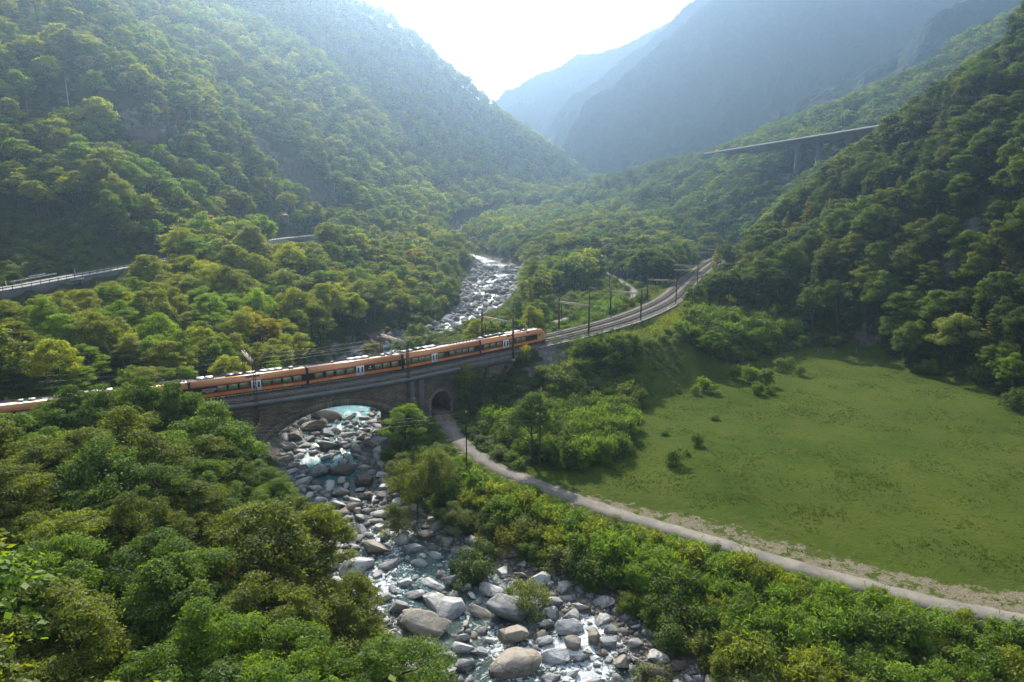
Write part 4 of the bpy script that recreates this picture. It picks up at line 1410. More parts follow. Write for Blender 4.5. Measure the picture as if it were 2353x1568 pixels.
def marker_posts():
    for u, v in ((1402 + 67, 672), (1474, 690), (1535, 663), (1577, 638), (1392, 722)):
        x, y, z = P(u, v, -0.6)
        t = thing('marker_post', 'short dark marker post on the grassy verge behind the tracks', 'post', (x, y, gz(x, y)), 0, 'marker posts behind the tracks')
        mb = MB(); mb.box((0, 0, .65), (.22, .22, 1.5), 0, 0, .85); mb.build('shaft', M['darkwood'], t)
        mb = MB(); mb.box((0, 0, .02), (.5, .5, .3)); mb.build('foot', M['concrete'], t)
    for k, (u, v) in enumerate(((1956, 837 - 25), (2022, 838), (2102, 845), (2180, 845), (2315, 880))):
        pass
marker_posts()

# ------------------------------------------------------------------ left road: wall, railing, guardrail, posts, pipe
def road_pt(s, o, z):
    p = ROAD.off(np.array([s]), np.array([o]))[0]
    return np.array([p[0], p[1], float(ROAD.at(np.array([s]))[0][2]) + z])

def road_at_u(u, o=4.0):
    s = np.linspace(0, ROAD.L, 3000)
    p = ROAD.off(s, np.full(len(s), o))
    return float(s[np.argmin(np.abs(to_uv(p[:, 0], p[:, 1], ROAD.at(s)[:, 2])[0] - u))])

def build_roadside():
    sa, sb = 0.0, road_at_u(800)
    t = thing('road_wall', 'grey concrete retaining wall holding up the left road, with a square culvert', 'wall', tuple(road_pt(sa + 40, 4, -2)))
    ox = np.array(t.location)
    mb = MB()
    q = np.arange(sa, sb, 3.0)
    for a in q:
        for o, z in ((3.75, .16), (4.15, .16), (4.3, -4.2), (3.75, -4.2)):
            mb.v.append(tuple(road_pt(a, o, z) - ox))
    for i in range(len(q) - 1):
        for k in range(4):
            k2 = (k + 1) % 4
            mb.f.append([i * 4 + k, (i + 1) * 4 + k, (i + 1) * 4 + k2, i * 4 + k2]); mb.m.append(0)
    mb.build('wall_face', M['darkconc'], t)
    sc = road_at_u(175)
    mb = MB()
    c = road_pt(sc, 4.32, -1.9) - ox
    tg = ROAD.tan(np.array([sc]))[0]
    hd = math.atan2(tg[1], tg[0])
    mb.box(tuple(c), (2.4, .3, 2.0), hd)
    mb.build('culvert', M['black'], t)
    mb = MB(); mb.box(tuple(c + np.array([0, 0, 1.35])), (5.0, .42, .5), hd); mb.build('lintel', M['concrete'], t)
    # railing
    rl = thing('road_railing', 'dark steel railing with posts along the valley edge of the left road', 'railing', tuple(road_pt(sa + 40, 3.95, .16)))
    ox = np.array(rl.location)
    for a in np.arange(road_at_u(-40), road_at_u(780), 3.0)[:98]:
        m2 = MB()
        m2.bar(tuple(road_pt(a, 3.95, .15) - ox), tuple(road_pt(a, 3.95, 1.25) - ox), .12, .12)
        m2.build('post', M['wood'], rl)
    m2 = MB()
    qs = np.arange(road_at_u(-40), road_at_u(780), 3.0)
    for a, b in zip(qs[:-1], qs[1:]):
        m2.bar(tuple(road_pt(a, 3.86, .78) - ox), tuple(road_pt(b, 3.86, .78) - ox), .08, .3)
        m2.bar(tuple(road_pt(a, 3.95, 1.22) - ox), tuple(road_pt(b, 3.95, 1.22) - ox), .05, .05)
    m2.build('rail', M['rust'], rl)
    # guardrail pieces on the mountain side
    for u0, u1, o, h, lab in ((27, 131, -5.2, .75, 'long bright steel guardrail on the grass behind the left road'), (68, 105, -7.4, .95, 'short bright steel guardrail behind the longer one')):
        a, b = road_at_u(u0, o), road_at_u(u1, o)
        gt = thing('guardrail', lab, 'guardrail', tuple(road_pt(a, o, 0)))
        ox = np.array(gt.location)
        m2 = MB()
        qs = np.linspace(a, b, 9)
        for p, r_ in zip(qs[:-1], qs[1:]):
            for dz in (-.1, .1):
                m2.bar(tuple(road_pt(p, o, h + dz) - ox), tuple(road_pt(r_, o, h + dz) - ox), .07, .15)
        m2.build('beam', M['galv'], gt)
        for p in qs[1::2]:
            m3 = MB(); m3.bar(tuple(road_pt(p, o - .12, -.5) - ox), tuple(road_pt(p, o - .12, h + .1) - ox), .1, .1); m3.build('post', M['steel'], gt)
    for u, lab in ((14, 'white road marker post left of the long guardrail'), (172, 'white road marker post right of the guardrails')):
        c = road_pt(road_at_u(u, -4.6), -4.6, 0)
        dt = thing('road_marker_post', lab, 'marker post', tuple(c))
        m3 = MB(); m3.box((0, 0, .5), (.2, .18, 1.1), 0, 0, .8); m3.build('shaft', M['white'], dt)
        m3 = MB(); m3.box((0, 0, 1.16), (.19, .17, .22), 0, 0, .7); m3.build('cap', M['white'], dt)
        m3 = MB(); m3.box((0, 0, .93), (.205, .185, .16)); m3.build('band', M['black'], dt)
    m3 = MB()
    pp = [road_pt(road_at_u(u, 5.5), 5.4, 0) for u in (30, 60, 152, 267, 345)]
    for p, (u, v) in zip(pp, ((30, 706), (60, 697), (152, 675), (267, 648), (345, 632))):
        p[2] = P(u, v, d=float(to_uv(*p)[2]))[2]
    ox = pp[0].copy()
    m3.tube([tuple(p - ox) for p in pp], .24, 8)
    tag(m3.build('water_pipe', M['pipe'], None, tuple(ox), 0, True), 'reddish pipe running along the foot of the road wall', 'pipe')
build_roadside()

# ------------------------------------------------------------------ old line terrace on the left slope
def build_terrace():
    dg = ground_hit(322, 330, 120)[3] - 12
    a, b = np.array(P(272, 300, d=dg + 6)), np.array(P(357, 306, d=dg))
    t = thing('terrace_wall', 'dark stone terrace wall with a rusty railing on the left slope', 'wall', tuple(a))
    L = float(np.linalg.norm((b - a)[:2])) + 1
    t.rotation_euler = (0, 0, math.atan2(b[1] - a[1], b[0] - a[0]))
    mb = MB(); mb.box((L / 2, 0, -3.4), (L, 1.4, 6.8)); mb.box((L + .6, 2.2, -3.2), (1.4, 5.5, 6.6))
    mb.build('wall_face', M['darkconc'], t)
    mb = MB()
    for k in np.arange(0, L, 1.6): mb.bar((k, 0, 0), (k, 0, 1.0), .07, .07)
    mb.bar((0, 0, 1.0), (L, 0, 1.0), .07, .07); mb.bar((0, 0, .5), (L, 0, .5), .05, .05)
    mb.build('railing', M['rust'], t)
    c = np.array(P(386, 300, d=dg + 4))
    f = thing('rusty_frame', 'rusty steel gallery frame beside the terrace wall on the left slope', 'frame', tuple(c))
    for k in (-5.4, 0, 5.4):
        mb = MB(); mb.bar((k, 0, -4), (k, 0, 7), .35, .35); mb.build('post', M['rust'], f)
    mb = MB(); mb.bar((-6, 0, 7), (6, 0, 7), .3, .5); mb.bar((-6, 0, 4.2), (6, 0, 4.2), .2, .25); mb.build('beam', M['rust'], f)
    mb = MB(); mb.box((4.6, .4, 3.2), (1.4, .2, 6.4)); mb.build('panel', M['rust'], f)
    mb = MB(); mb.box((-1.5, 3, 0), (8, 3.0, 5)); mb.build('back_wall', M['darkconc'], f)
build_terrace()

# ------------------------------------------------------------------ motorway viaduct
def build_viaduct():
    tops = [(1990, 293, 420), (1884, 312, 462), (1826, 321, 497), (1774, 329, 537), (1728, 336, 583), (1686, 342, 636), (1655, 347, 690), (1622, 353, 760)]
    pts = []
    for u, v, d in tops:
        x, y, z = P(u, v, d=d)
        pts.append((x, y, z))
    ysv = np.array([p[1] for p in pts])
    zs = np.polyval(np.polyfit(ysv, [p[2] for p in pts], 1), ysv)
    xs_ = np.polyval(np.polyfit(ysv, [p[0] for p in pts], 1), ysv)
    pts = [(float(x_), p[1], float(z_)) for p, x_, z_ in zip(pts, xs_, zs)]
    e0 = np.array(pts[0]) + (np.array(pts[0]) - np.array(pts[1])) * 1.2
    pts = [tuple(e0)] + pts + [tuple(np.array(pts[-1]) + (np.array(pts[-1]) - np.array(pts[-2])) * .5)]
    VL = Line(pts, 6.0)
    t = thing('motorway_viaduct', 'long concrete motorway viaduct on tall piers across the right hillside', 'viaduct', tuple(VL.at(np.array([0.0]))[0] - np.array([0, 0, 40])))
    ox = np.array(t.location)
    s = np.linspace(0, VL.L, 60)
    for off, nm in ((0.0, 'deck'), (14.0, 'deck')):
        prof = [(-6.0, .9), (-6.0, -.5), (-5.6, -.6), (-2.6, -1.0), (-2.2, -2.7), (2.2, -2.7), (2.6, -1.0), (5.6, -.6), (6.0, -.5), (6.0, .9), (5.7, .9), (5.7, 0), (-5.7, 0), (-5.7, .9)]
        mb = MB()
        for q in s:
            for o, z in prof:
                p = VL.off(np.array([q]), np.array([-off - 6 + o + 6]))[0] if False else VL.off(np.array([q]), np.array([off + o]))[0]
                mb.v.append((p[0] - ox[0], p[1] - ox[1], float(VL.at(np.array([q]))[0][2]) + z - 1.2 - ox[2]))
        n = len(prof)
        for i in range(len(s) - 1):
            for k in range(n):
                k2 = (k + 1) % n
                mb.f.append([i * n + k, i * n + k2, (i + 1) * n + k2, (i + 1) * n + k]); mb.m.append(1 if k == 11 else 0)
        mb.build(nm, [M['viaduct'], M['motorway']], t)
    for k, p in enumerate(pts[1:-1]):
        q = VL.near([p[0]], [p[1]])[0][0]
        for off in (0.0, 14.0):
            c = VL.off(np.array([q + off * .9]), np.array([off]))[0]
            zt = p[2] - 3.8
            zb = gz(c[0], c[1]) - 3
            if zt - zb < 2: continue
            tg = VL.tan(np.array([q]))[0]
            mb = MB(); mb.box((c[0] - ox[0], c[1] - ox[1], (zt + zb) / 2 - ox[2]), (1.9, 3.8, zt - zb), math.atan2(tg[1], tg[0]), 0, .82)
            mb.box((c[0] - ox[0], c[1] - ox[1], zt - .3 - ox[2]), (2.2, 4.4, .9), math.atan2(tg[1], tg[0]))
            mb.build('pier', M['viaduct'], t)
    return VL
VIA = build_viaduct()

def vehicle(name, label, cat, loc, rz, L, Wd, H, paint, truck=False, group=None):
    t = thing(name, label, cat, loc, rz, group)
    mb = MB()
    if truck:
        mb.box((L * .36, 0, H * .42), (L * .22, Wd, H * .62), 0, 0, .94)
        mb.box((-L * .12, 0, H * .58), (L * .7, Wd, H * .72))
        mb.box((0, 0, .55), (L * .96, Wd * .8, .3))
        b = mb.build('body', paint, t)
        g_ = MB(); g_.box((L * .475, 0, H * .55), (.06, Wd * .85, H * .2)); g_.build('windscreen', M['skyglass'], t)
    else:
        pf = [(-.5, .28), (-.5, .62), (-.46, .66), (-.36, .98), (.08, 1.0), (.24, .68), (.46, .60), (.5, .5), (.5, .28)]
        for sgn in (-1, 1):
            for x, z in pf:
                mb.v.append((x * L, sgn * Wd / 2 * (1 if z < .7 else .82), z * H))
        n = len(pf)
        for k in range(n):
            k2 = (k + 1) % n
            mb.f.append([k, k2, n + k2, n + k]); mb.m.append(0)
        mb.f += [list(range(n))[::-1], list(range(n, 2 * n))]; mb.m += [0, 0]
        mb.build('body', paint, t)
        g_ = MB()
        for sgn in (-1, 1):
            g_.box((-.12 * L, sgn * Wd * .432, .82 * H), (L * .36, .05, H * .24))
        g_.add([(.09 * L, -Wd * .38, .98 * H), (.23 * L, -Wd * .42, .70 * H), (.23 * L, Wd * .42, .70 * H), (.09 * L, Wd * .38, .98 * H)], [(0, 1, 2, 3)])
        g_.add([(-.365 * L, -Wd * .38, .96 * H), (-.455 * L, -Wd * .42, .68 * H), (-.455 * L, Wd * .42, .68 * H), (-.365 * L, Wd * .38, .96 * H)], [(3, 2, 1, 0)])
        g_.build('windows', M['skyglass'], t)
    for x in (-.32, .32):
        for y in (-1, 1):
            w = MB(); w.tube([(x * L, y * Wd * .42, .33), (x * L, y * Wd * .5, .33)], .34, 12); w.build('wheel', M['tyre'], t)
    return t

for u, nm, lab, cat, L, Wd, H, pm, tr in ((1649, 'truck', 'orange red truck at the far end of the viaduct', 'truck', 9, 2.5, 3.4, M['carred'], True), (1636, 'car', 'pale car just left of the orange truck on the viaduct', 'car', 4.4, 1.8, 1.5, M['carwhite'], False), (1627, 'car', 'pale car farthest left on the viaduct', 'car', 4.4, 1.8, 1.5, M['carwhite'], False)):
    s = np.linspace(0, VIA.L, 2000)
    p = VIA.at(s)
    q = float(s[np.argmin(np.abs(to_uv(p[:, 0], p[:, 1], p[:, 2])[0] - u))])
    c = VIA.at(np.array([q]))[0]
    tg = VIA.tan(np.array([q]))[0]
    vehicle(nm, lab, cat, (c[0], c[1], c[2] - 1.2), math.atan2(tg[1], tg[0]), L, Wd, H, pm, tr)

x, y, z, d = ground_hit(1690, 515, 300)
vehicle('car', 'small white car parked by the lawn in front of the house', 'car', (x, y, z), R(20), 4.4, 1.8, 1.5, M['carwhite'])
x, y, z, d = ground_hit(1403, 611, 250)
vehicle('car', 'white car on the far lane among the trees', 'car', (x, y, z + .05), R(75), 4.6, 1.8, 1.6, M['carwhite'])

def house():
    x, y, z, d = ground_hit(1727, 512, 380, 620)
    t = thing('house', 'cream plastered house with grey gabled roof beside the railway', 'house', (x, y, z), R(-12))
    k = d / 500.0
    w, l, h, rf = 10.5 * k, 12 * k, 7.2 * k, 3.4 * k
    mb = MB()
    mb.box((0, l / 2, h / 2 - 1), (w, l, h + 2))
    mb.add([(-w / 2, 0, h), (w / 2, 0, h), (0, 0, h + rf), (-w / 2, l, h), (w / 2, l, h), (0, l, h + rf)], [(0, 1, 2), (5, 4, 3), (0, 2, 5, 3), (1, 4, 5, 2)])
    mb.build('wall', M['plaster'], t)
    mb = MB()
    for sg in (-1, 1):
        a, b = (sg * (w / 2 + .9), h - .45), (0, h + rf + .25)
        mb.add([(a[0], -.8, a[1]), (b[0], -.8, b[1]), (b[0], l + .8, b[1]), (a[0], l + .8, a[1]), (a[0], -.8, a[1] + .3), (b[0], -.8, b[1] + .3), (b[0], l + .8, b[1] + .3), (a[0], l + .8, a[1] + .3)],
               [(0, 1, 2, 3), (7, 6, 5, 4), (0, 4, 5, 1), (1, 5, 6, 2), (2, 6, 7, 3), (3, 7, 4, 0)])
    ro = mb.build('roof', M['tiles'], t)
    mb = MB(); mb.box((-.8, l * .4, h + rf + .8), (1.0, 1.0, 2.0)); mb.build('chimney', M['tiles'], ro)
    for xx, zz in ((-.2, h + .4), (-2.4, h * .62), (2.2, h * .62), (-2.4, h * .2), (2.2, h * .2)):
        mb = MB(); mb.box((xx, -.04, zz), (1.5, .1, 1.7)); wo = mb.build('window', M['shutter'], t)
        mb = MB(); mb.box((xx, -.1, zz - .95), (1.8, .25, .15)); mb.build('sill', M['concrete'], wo)
    mb = MB(); mb.box((0, -.05, h * .42), (w + .05, .12, .3)); mb.build('string_course', M['concrete'], t)
    mb = MB(); mb.box((w * .5 + 3.0, l * .5, h * .25), (6, 6, h * .5)); mb.box((w * .5 + 3.0, l * .5, h * .5 + .2), (6.6, 6.6, .4), 0, 1); mb.build('annex', [M['plaster'], M['tiles']], t)
house()

def hut():
    x, y, z, d = ground_hit(655, 520, 250, 500)
    t = thing('hut', 'small brown roofed stone hut on the slope above the left road', 'hut', (x, y, z), R(15))
    mb = MB(); mb.box((0, 0, 2.2), (4.2, 4, 6.4)); mb.build('wall', M['darkconc'], t)
    mb = MB(); mb.box((0, 0, 6.0), (5.2, 5, 1.5), 0, 0, .55); mb.build('roof', M['pipe'], t)
    mb = MB(); mb.box((.2, -2.02, 1.2), (1.1, .1, 2.2)); mb.build('door', M['shutter'], t)
hut()

def field_fence():
    """Old fence posts along the far edge of the meadow."""
    for u, v in ((1806, 829), (1840, 806), (1880, 808), (1914, 811), (1967, 812)):
        x, y, z, d = ground_hit(u, v, 120, 320)
        t = thing('fence_post', 'thin pale fence post at the far edge of the meadow', 'fence post', (x, y, z), 0, 'fence posts along the meadow edge')
        mb = MB(); mb.tube([(0, 0, -.3), (.1, 0, 1.5)], [.09, .07], 6); mb.build('shaft', M['concrete'], t)
field_fence()

# ------------------------------------------------------------------ plants
def leaves(rs, c, n, size, aspect, rad, tint, flat=0.6, top=0.35, droop=0.3):
    """n leaf faces round each clump centre c (k,3) with radius rad (k,), as rhombs. Returns verts, quads, clump value."""
    k = len(c)
    w = rad ** 2
    pick = rs.choice(k, n, p=w / w.sum())
    d = rs.normal(size=(n, 3))
    d[:, 2] += top
    d /= np.linalg.norm(d, axis=1, keepdims=True)
    r = rad[pick] * (0.35 + 0.75 * rs.rand(n) ** 0.7) * np.where(rs.rand(n) < .12, 1.45, 1.0)
    q = d * r[:, None]
    q[:, 2] *= flat
    pos = c[pick] + q
    nrm = d * np.array([0.7, 0.7, 1.0]) + rs.normal(size=(n, 3)) * 0.55 + np.array([0, 0, 0.45])
    nrm /= np.linalg.norm(nrm, axis=1, keepdims=True)
    ax = d * np.array([1, 1, 0.25]) + rs.normal(size=(n, 3)) * 0.5
    ax[:, 2] -= droop
    ax -= nrm * (ax * nrm).sum(1, keepdims=True)
    ax /= np.maximum(np.linalg.norm(ax, axis=1, keepdims=True), 1e-6)
    bx = np.cross(nrm, ax)
    L = size * (0.6 + 0.8 * rs.rand(n))[:, None]
    W = L * aspect
    v = np.stack([pos - ax * L * 0.5, pos + bx * W * 0.5, pos + ax * L * 0.5, pos - bx * W * 0.5], 1).reshape(-1, 3)
    f = np.arange(4 * n).reshape(-1, 4)
    cl = np.clip(tint[pick] + rs.normal(size=n) * 0.13, 0, 1)
    return v, f, np.repeat(cl, 4)

def tree_shape(kind, seed):
    """Clump centres, radii and a limb skeleton for a tree about 1 unit... in metres at its natural size."""
    rs = np.random.RandomState(seed)
    mb = MB()
    if kind == 'robinia':
        H, bare, rx, k, flat = 14.0, 0.24, 4.7, 120, 0.36
    elif kind == 'broadleaf':
        H, bare, rx, k, flat = 13.0, 0.14, 4.6, 95, 0.6
    elif kind == 'willow':
        H, bare, rx, k, flat = 9.0, 0.08, 3.8, 60, 0.95
    elif kind == 'pine':
        H, bare, rx, k, flat = 17.0, 0.2, 3.0, 40, 0.35
    c, rad = [], []
    lean = rs.normal(size=2) * 0.05
    nl = rs.randint(3, 6)
    lobes = [(rs.rand() * 6.28, 0.35 + 0.5 * rs.rand(), 0.45 + 0.5 * rs.rand()) for _ in range(nl + 2)]
    for i in range(k):
        if kind == 'pine':
            t = (i + 0.5) / k
            z = H * (bare + (1 - bare) * t)
            r_ = rx * (1 - t) ** 0.8 * (0.45 + 0.55 * rs.rand())
            a = i * 2.4 + rs.rand()
            c.append((r_ * math.cos(a), r_ * math.sin(a), z - 0.12 * r_)); rad.append((0.35 + 0.26 * rx * (1 - t)) * (0.8 + 0.5 * rs.rand()))
            continue
        a0, lr, lz = lobes[rs.randint(len(lobes))]
        t = rs.rand()
        ang = a0 + rs.normal() * 0.65
        z = bare + (1 - bare) * (lz * 0.6 + 0.5 * rs.rand()) * 0.97
        z = min(z, 1.0)
        prof = math.sin(math.pi * min(1, max(0.06, (z - bare) / (1 - bare) * 0.80 + 0.16))) ** 0.7
        r_ = rx * prof * (0.3 + 0.7 * math.sqrt(rs.rand())) * (0.6 + 0.6 * lr)
        c.append((r_ * math.cos(ang) + lean[0] * H * z, r_ * math.sin(ang) + lean[1] * H * z, H * z)); rad.append((0.36 + 0.95 * rs.rand() ** 1.7) * (1.05 if kind != 'willow' else 0.9))
    c, rad = np.array(c), np.array(rad)
    # limbs
    fork = H * (bare + (0.5 if kind != 'pine' else 0.75) * (1 - bare) * 0.55)
    top = H * 0.8 if kind != 'pine' else H * 0.97
    tr = H * 0.016
    zs = np.linspace(-0.8, top, 8)
    tx = lean[0] * zs + np.cumsum(rs.normal(size=8)) * 0.11
    ty = lean[1] * zs + np.cumsum(rs.normal(size=8)) * 0.11
    trunk = np.stack([tx, ty, zs], 1)
    mb.tube(trunk, list(tr * (1.25 - 1.05 * np.linspace(0, 1, 8))), 6)
    order = rs.permutation(len(c))[: (16 if kind != 'pine' else 14)]
    for i in order:
        tip = c[i]
        zf = max(H * 0.14, min(top * 0.97, tip[2] - np.hypot(tip[0], tip[1]) * (0.75 if kind != 'pine' else 0.1)))
        s = np.array([np.interp(zf, zs, tx), np.interp(zf, zs, ty), zf])
        mid = s * 0.45 + tip * 0.55 + np.array([0, 0, (-0.07 if kind != 'pine' else 0.03) * np.linalg.norm(tip - s)]) + rs.normal(size=3) * 0.15
        mb.tube([s, mid, tip], [tr * 0.5, tr * 0.3, tr * 0.08], 5, caps=False)
    return rs, H, c, rad, flat, mb

KIND_LEAF = {'robinia': (0.30, 0.32), 'broadleaf': (0.25, 0.52), 'willow': (0.36, 0.2), 'pine': (0.5, 0.22)}

def tree_meshes(kind, seed, n, grow=1.0):
    rs, H, c, rad, flat, mb = tree_shape(kind, seed)
    size, asp = KIND_LEAF[kind]
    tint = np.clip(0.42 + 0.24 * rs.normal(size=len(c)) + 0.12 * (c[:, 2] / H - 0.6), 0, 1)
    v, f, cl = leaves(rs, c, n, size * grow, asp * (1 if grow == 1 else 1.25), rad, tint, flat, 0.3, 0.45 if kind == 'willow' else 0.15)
    return H, v, f, cl, mb

def dead_tree_mesh(seed):
    """Twiggy, half bare crown."""
    rs = np.random.RandomState(seed)
    mb = MB()
    tips = []
    def grow(p, d, L, r, n):
        pts = [Vector(p)]
        for i in range(4):
            d = (d + Vector(rs.normal(size=3)) * 0.16 + Vector((0, 0, 0.05))).normalized()
            pts.append(pts[-1] + d * L / 4)
        mb.tube(pts, list(np.linspace(r, r * 0.5, 5)), 5, caps=False)
        if n == 0:
            tips.append(tuple(pts[-1])); return
        for k in range(rs.randint(2, 4)):
            grow(pts[-1 - rs.randint(0, 2)], (d + Vector(rs.normal(size=3)) * 0.55 + Vector((0, 0, 0.12))).normalized(), L * (0.62 + 0.2 * rs.rand()), r * 0.55, n - 1)
    grow((0, 0, -0.5), Vector((0.08, 0.05, 1)).normalized(), 4.6, 0.2, 4)
    return mb, np.array(tips)

BUSH_SPEC = {'sapling': (3.7, 1.7, 34, 3400, 0.36, 0.27), 'shrub': (2.6, 1.8, 26, 2600, 0.23, 0.5), 'round': (3.2, 2.4, 34, 4200, 0.25, 0.45)}

def bush_meshes(kind, seed):
    H, rx, k, n, size, asp = BUSH_SPEC[kind]
    rs = np.random.RandomState(seed)
    mb = MB()
    c, rad = [], []
    for i in range(k):
        a = rs.rand() * 6.28
        z = 0.12 + 0.86 * rs.rand() ** (0.8 if kind == 'sapling' else 0.9)
        prof = (0.55 + 0.45 * math.sin(math.pi * min(1, z))) if kind == 'sapling' else math.sqrt(max(0.05, 1 - (z - 0.25) ** 2 * 1.5))
        r_ = rx * prof * math.sqrt(rs.rand())
        c.append((r_ * math.cos(a), r_ * math.sin(a), H * z)); rad.append((0.28 + 0.4 * rs.rand()) * (1.1 if kind == 'sapling' else 1.25))
    c, rad = np.array(c), np.array(rad)
    for i in range(0, k, 3):
        b = Vector((rs.normal() * 0.25, rs.normal() * 0.25, -0.4))
        t = Vector(c[i])
        mb.tube([b, b * 0.4 + t * 0.6 + Vector((0, 0, -0.15)), t], [0.05, 0.035, 0.012], 4, caps=False)
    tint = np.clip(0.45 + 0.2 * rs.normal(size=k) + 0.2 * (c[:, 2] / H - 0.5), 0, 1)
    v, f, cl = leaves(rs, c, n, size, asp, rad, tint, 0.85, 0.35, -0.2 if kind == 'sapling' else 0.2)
    # upright fronds at the top of saplings
    if kind == 'sapling':
        m = 420
        tip = c[rs.randint(0, k, m)] + rs.normal(size=(m, 3)) * np.array([0.5, 0.5, 0.3])
        d = rs.normal(size=(m, 3)) * np.array([0.8, 0.8, 0.3]) + np.array([0, 0, 0.9])
        d /= np.linalg.norm(d, axis=1, keepdims=True)
        s = np.cross(d, rs.normal(size=(m, 3)))
        s /= np.linalg.norm(s, axis=1, keepdims=True)
        L = (0.45 + 0.6 * rs.rand(m))[:, None]
        v2 = np.stack([tip, tip + d * L * 0.55 + s * 0.06, tip + d * L + np.array([0, 0, -0.12]), tip + d * L * 0.55 - s * 0.06], 1).reshape(-1, 3)
        f = np.vstack([f, np.arange(4 * m).reshape(-1, 4) + len(v)])
        v = np.vstack([v, v2])
        cl = np.concatenate([cl, np.repeat(np.clip(0.6 + 0.2 * rs.normal(size=m), 0, 1), 4)])
    return H, v, f, cl, mb

def leaf_mesh(name, v, f, cl, mat):
    me = raw_mesh(name, v, f, mat)
    attr_float(me, 'clump', cl)
    return me

NEAR = {}      # kind -> list of (height, crown mesh, trunk mesh)
for kind, seeds, n in (('robinia', (1, 2, 3, 4, 5, 6), 26000), ('broadleaf', (11, 12, 13, 14, 15), 24000), ('willow', (21, 22, 23), 13000), ('pine', (31, 32), 7000)):
    NEAR[kind] = []
    for sd_ in seeds:
        H, v, f, cl, mb = tree_meshes(kind, sd_, n)
        NEAR[kind].append((H, leaf_mesh('crown', v, f, cl, M['leaf']), mb.mesh('trunk', M['bark'], True)))
BUSH = {}
for kind, seeds in (('sapling', (41, 42, 43, 44)), ('shrub', (51, 52, 53)), ('round', (61, 62))):
    BUSH[kind] = []
    for sd_ in seeds:
        H, v, f, cl, mb = bush_meshes(kind, sd_)
        BUSH[kind].append((H, leaf_mesh('foliage', v, f, cl, M['leaf']), mb.mesh('stems', M['bark'])))

# light copies of the same trees for the mass of the wood
def far_collection(name, specs):
    cc = bpy.data.collections.new(name)
    i = 0
    for kind, seeds, n, grow in specs:
        for sd_ in seeds:
            if kind in BUSH_SPEC:
                H, v, f, cl, mb = bush_meshes(kind, sd_)
            else:
                H, v, f, cl, mb = tree_meshes(kind, sd_, n, grow)
            tv = np.array(mb.v, float)
            allv = np.vstack([v, tv])
            fl = [list(q) for q in f] + [[j + len(v) for j in q] for q in mb.f]
            me = raw_mesh('%s_%02d' % (name, i), allv, fl, [M['leaf_far'], M['bark']], [0] * len(f) + [1] * len(mb.f))
            attr_float(me, 'clump', np.concatenate([cl, np.zeros(len(tv))]))
            o = bpy.data.objects.new('%s_%02d' % (name, i), me)
            cc.objects.link(o)
            i += 1
    return cc, i

WOOD, N_WOOD = far_collection('wood_kinds', [('robinia', (71, 72, 73), 6000, 1.9), ('broadleaf', (74, 75, 76, 77), 6000, 1.95), ('willow', (78, 79), 3000, 1.7), ('pine', (80,), 2600, 1.6)])
WOOD_INDEX = {'robinia': (0, 1, 2), 'broadleaf': (3, 4, 5, 6), 'willow': (7, 8), 'pine': (9,)}
FARWOOD, N_FAR = far_collection('far_wood_kinds', [('robinia', (91, 92), 900, 3.0), ('broadleaf', (93, 94, 95), 1000, 3.0), ('pine', (96,), 700, 2.6)])
FAR_INDEX = {'robinia': (0, 1), 'broadleaf': (2, 3, 4), 'willow': (3,), 'pine': (5,)}
SCRUB, N_SCRUB = far_collection('scrub_kinds', [('shrub', (97, 98, 99), 0, 0), ('sapling', (100,), 0, 0)])

def scatter(name, coll, pts, idx, rz, sc, tint, label=None):
    """A mass of plants: one object that plants a copy of the collection's members at every point."""
    me = bpy.data.meshes.new(name)
    me.vertices.add(len(pts))
    me.vertices.foreach_set('co', np.asarray(pts, np.float32).ravel())
    a = me.attributes.new('vi', 'INT', 'POINT'); a.data.foreach_set('value', np.asarray(idx, np.int32))
    a = me.attributes.new('rz', 'FLOAT_VECTOR', 'POINT'); a.data.foreach_set('vector', np.column_stack([np.zeros(len(pts)), np.zeros(len(pts)), rz]).astype(np.float32).ravel())
    a = me.attributes.new('sc', 'FLOAT_VECTOR', 'POINT'); a.data.foreach_set('vector', np.asarray(sc, np.float32).ravel())
    attr_color(me, 'tint', np.asarray(tint, np.float32))
    o = link(name, me)
    ng = bpy.data.node_groups.new(name, 'GeometryNodeTree')
    ng.interface.new_socket('Geometry', in_out='INPUT', socket_type='NodeSocketGeometry')
    ng.interface.new_socket('Geometry', in_out='OUTPUT', socket_type='NodeSocketGeometry')
    gi, go = ng.nodes.new('NodeGroupInput'), ng.nodes.new('NodeGroupOutput')
    ci = ng.nodes.new('GeometryNodeCollectionInfo')
    ci.inputs['Collection'].default_value = coll
    ci.inputs['Separate Children'].default_value = True
    ci.inputs['Reset Children'].default_value = True
    ip = ng.nodes.new('GeometryNodeInstanceOnPoints')
    ip.inputs['Pick Instance'].default_value = True
    def na(n_, typ):
        q = ng.nodes.new('GeometryNodeInputNamedAttribute')
        q.data_type = typ
        q.inputs['Name'].default_value = n_
        return [s for s in q.outputs if s.enabled and s.name == 'Attribute'][0]
    L = ng.links.new
    L(gi.outputs[0], ip.inputs['Points'])
    L(ci.outputs[0], ip.inputs['Instance'])
    L(na('vi', 'INT'), ip.inputs['Instance Index'])
    L(na('rz', 'FLOAT_VECTOR'), ip.inputs['Rotation'])
    L(na('sc', 'FLOAT_VECTOR'), ip.inputs['Scale'])
    L(ip.outputs[0], go.inputs[0])
    md = o.modifiers.new('planting', 'NODES')
    md.node_group = ng
    return tag(o, label, 'wood' if label else None, None, 'stuff')

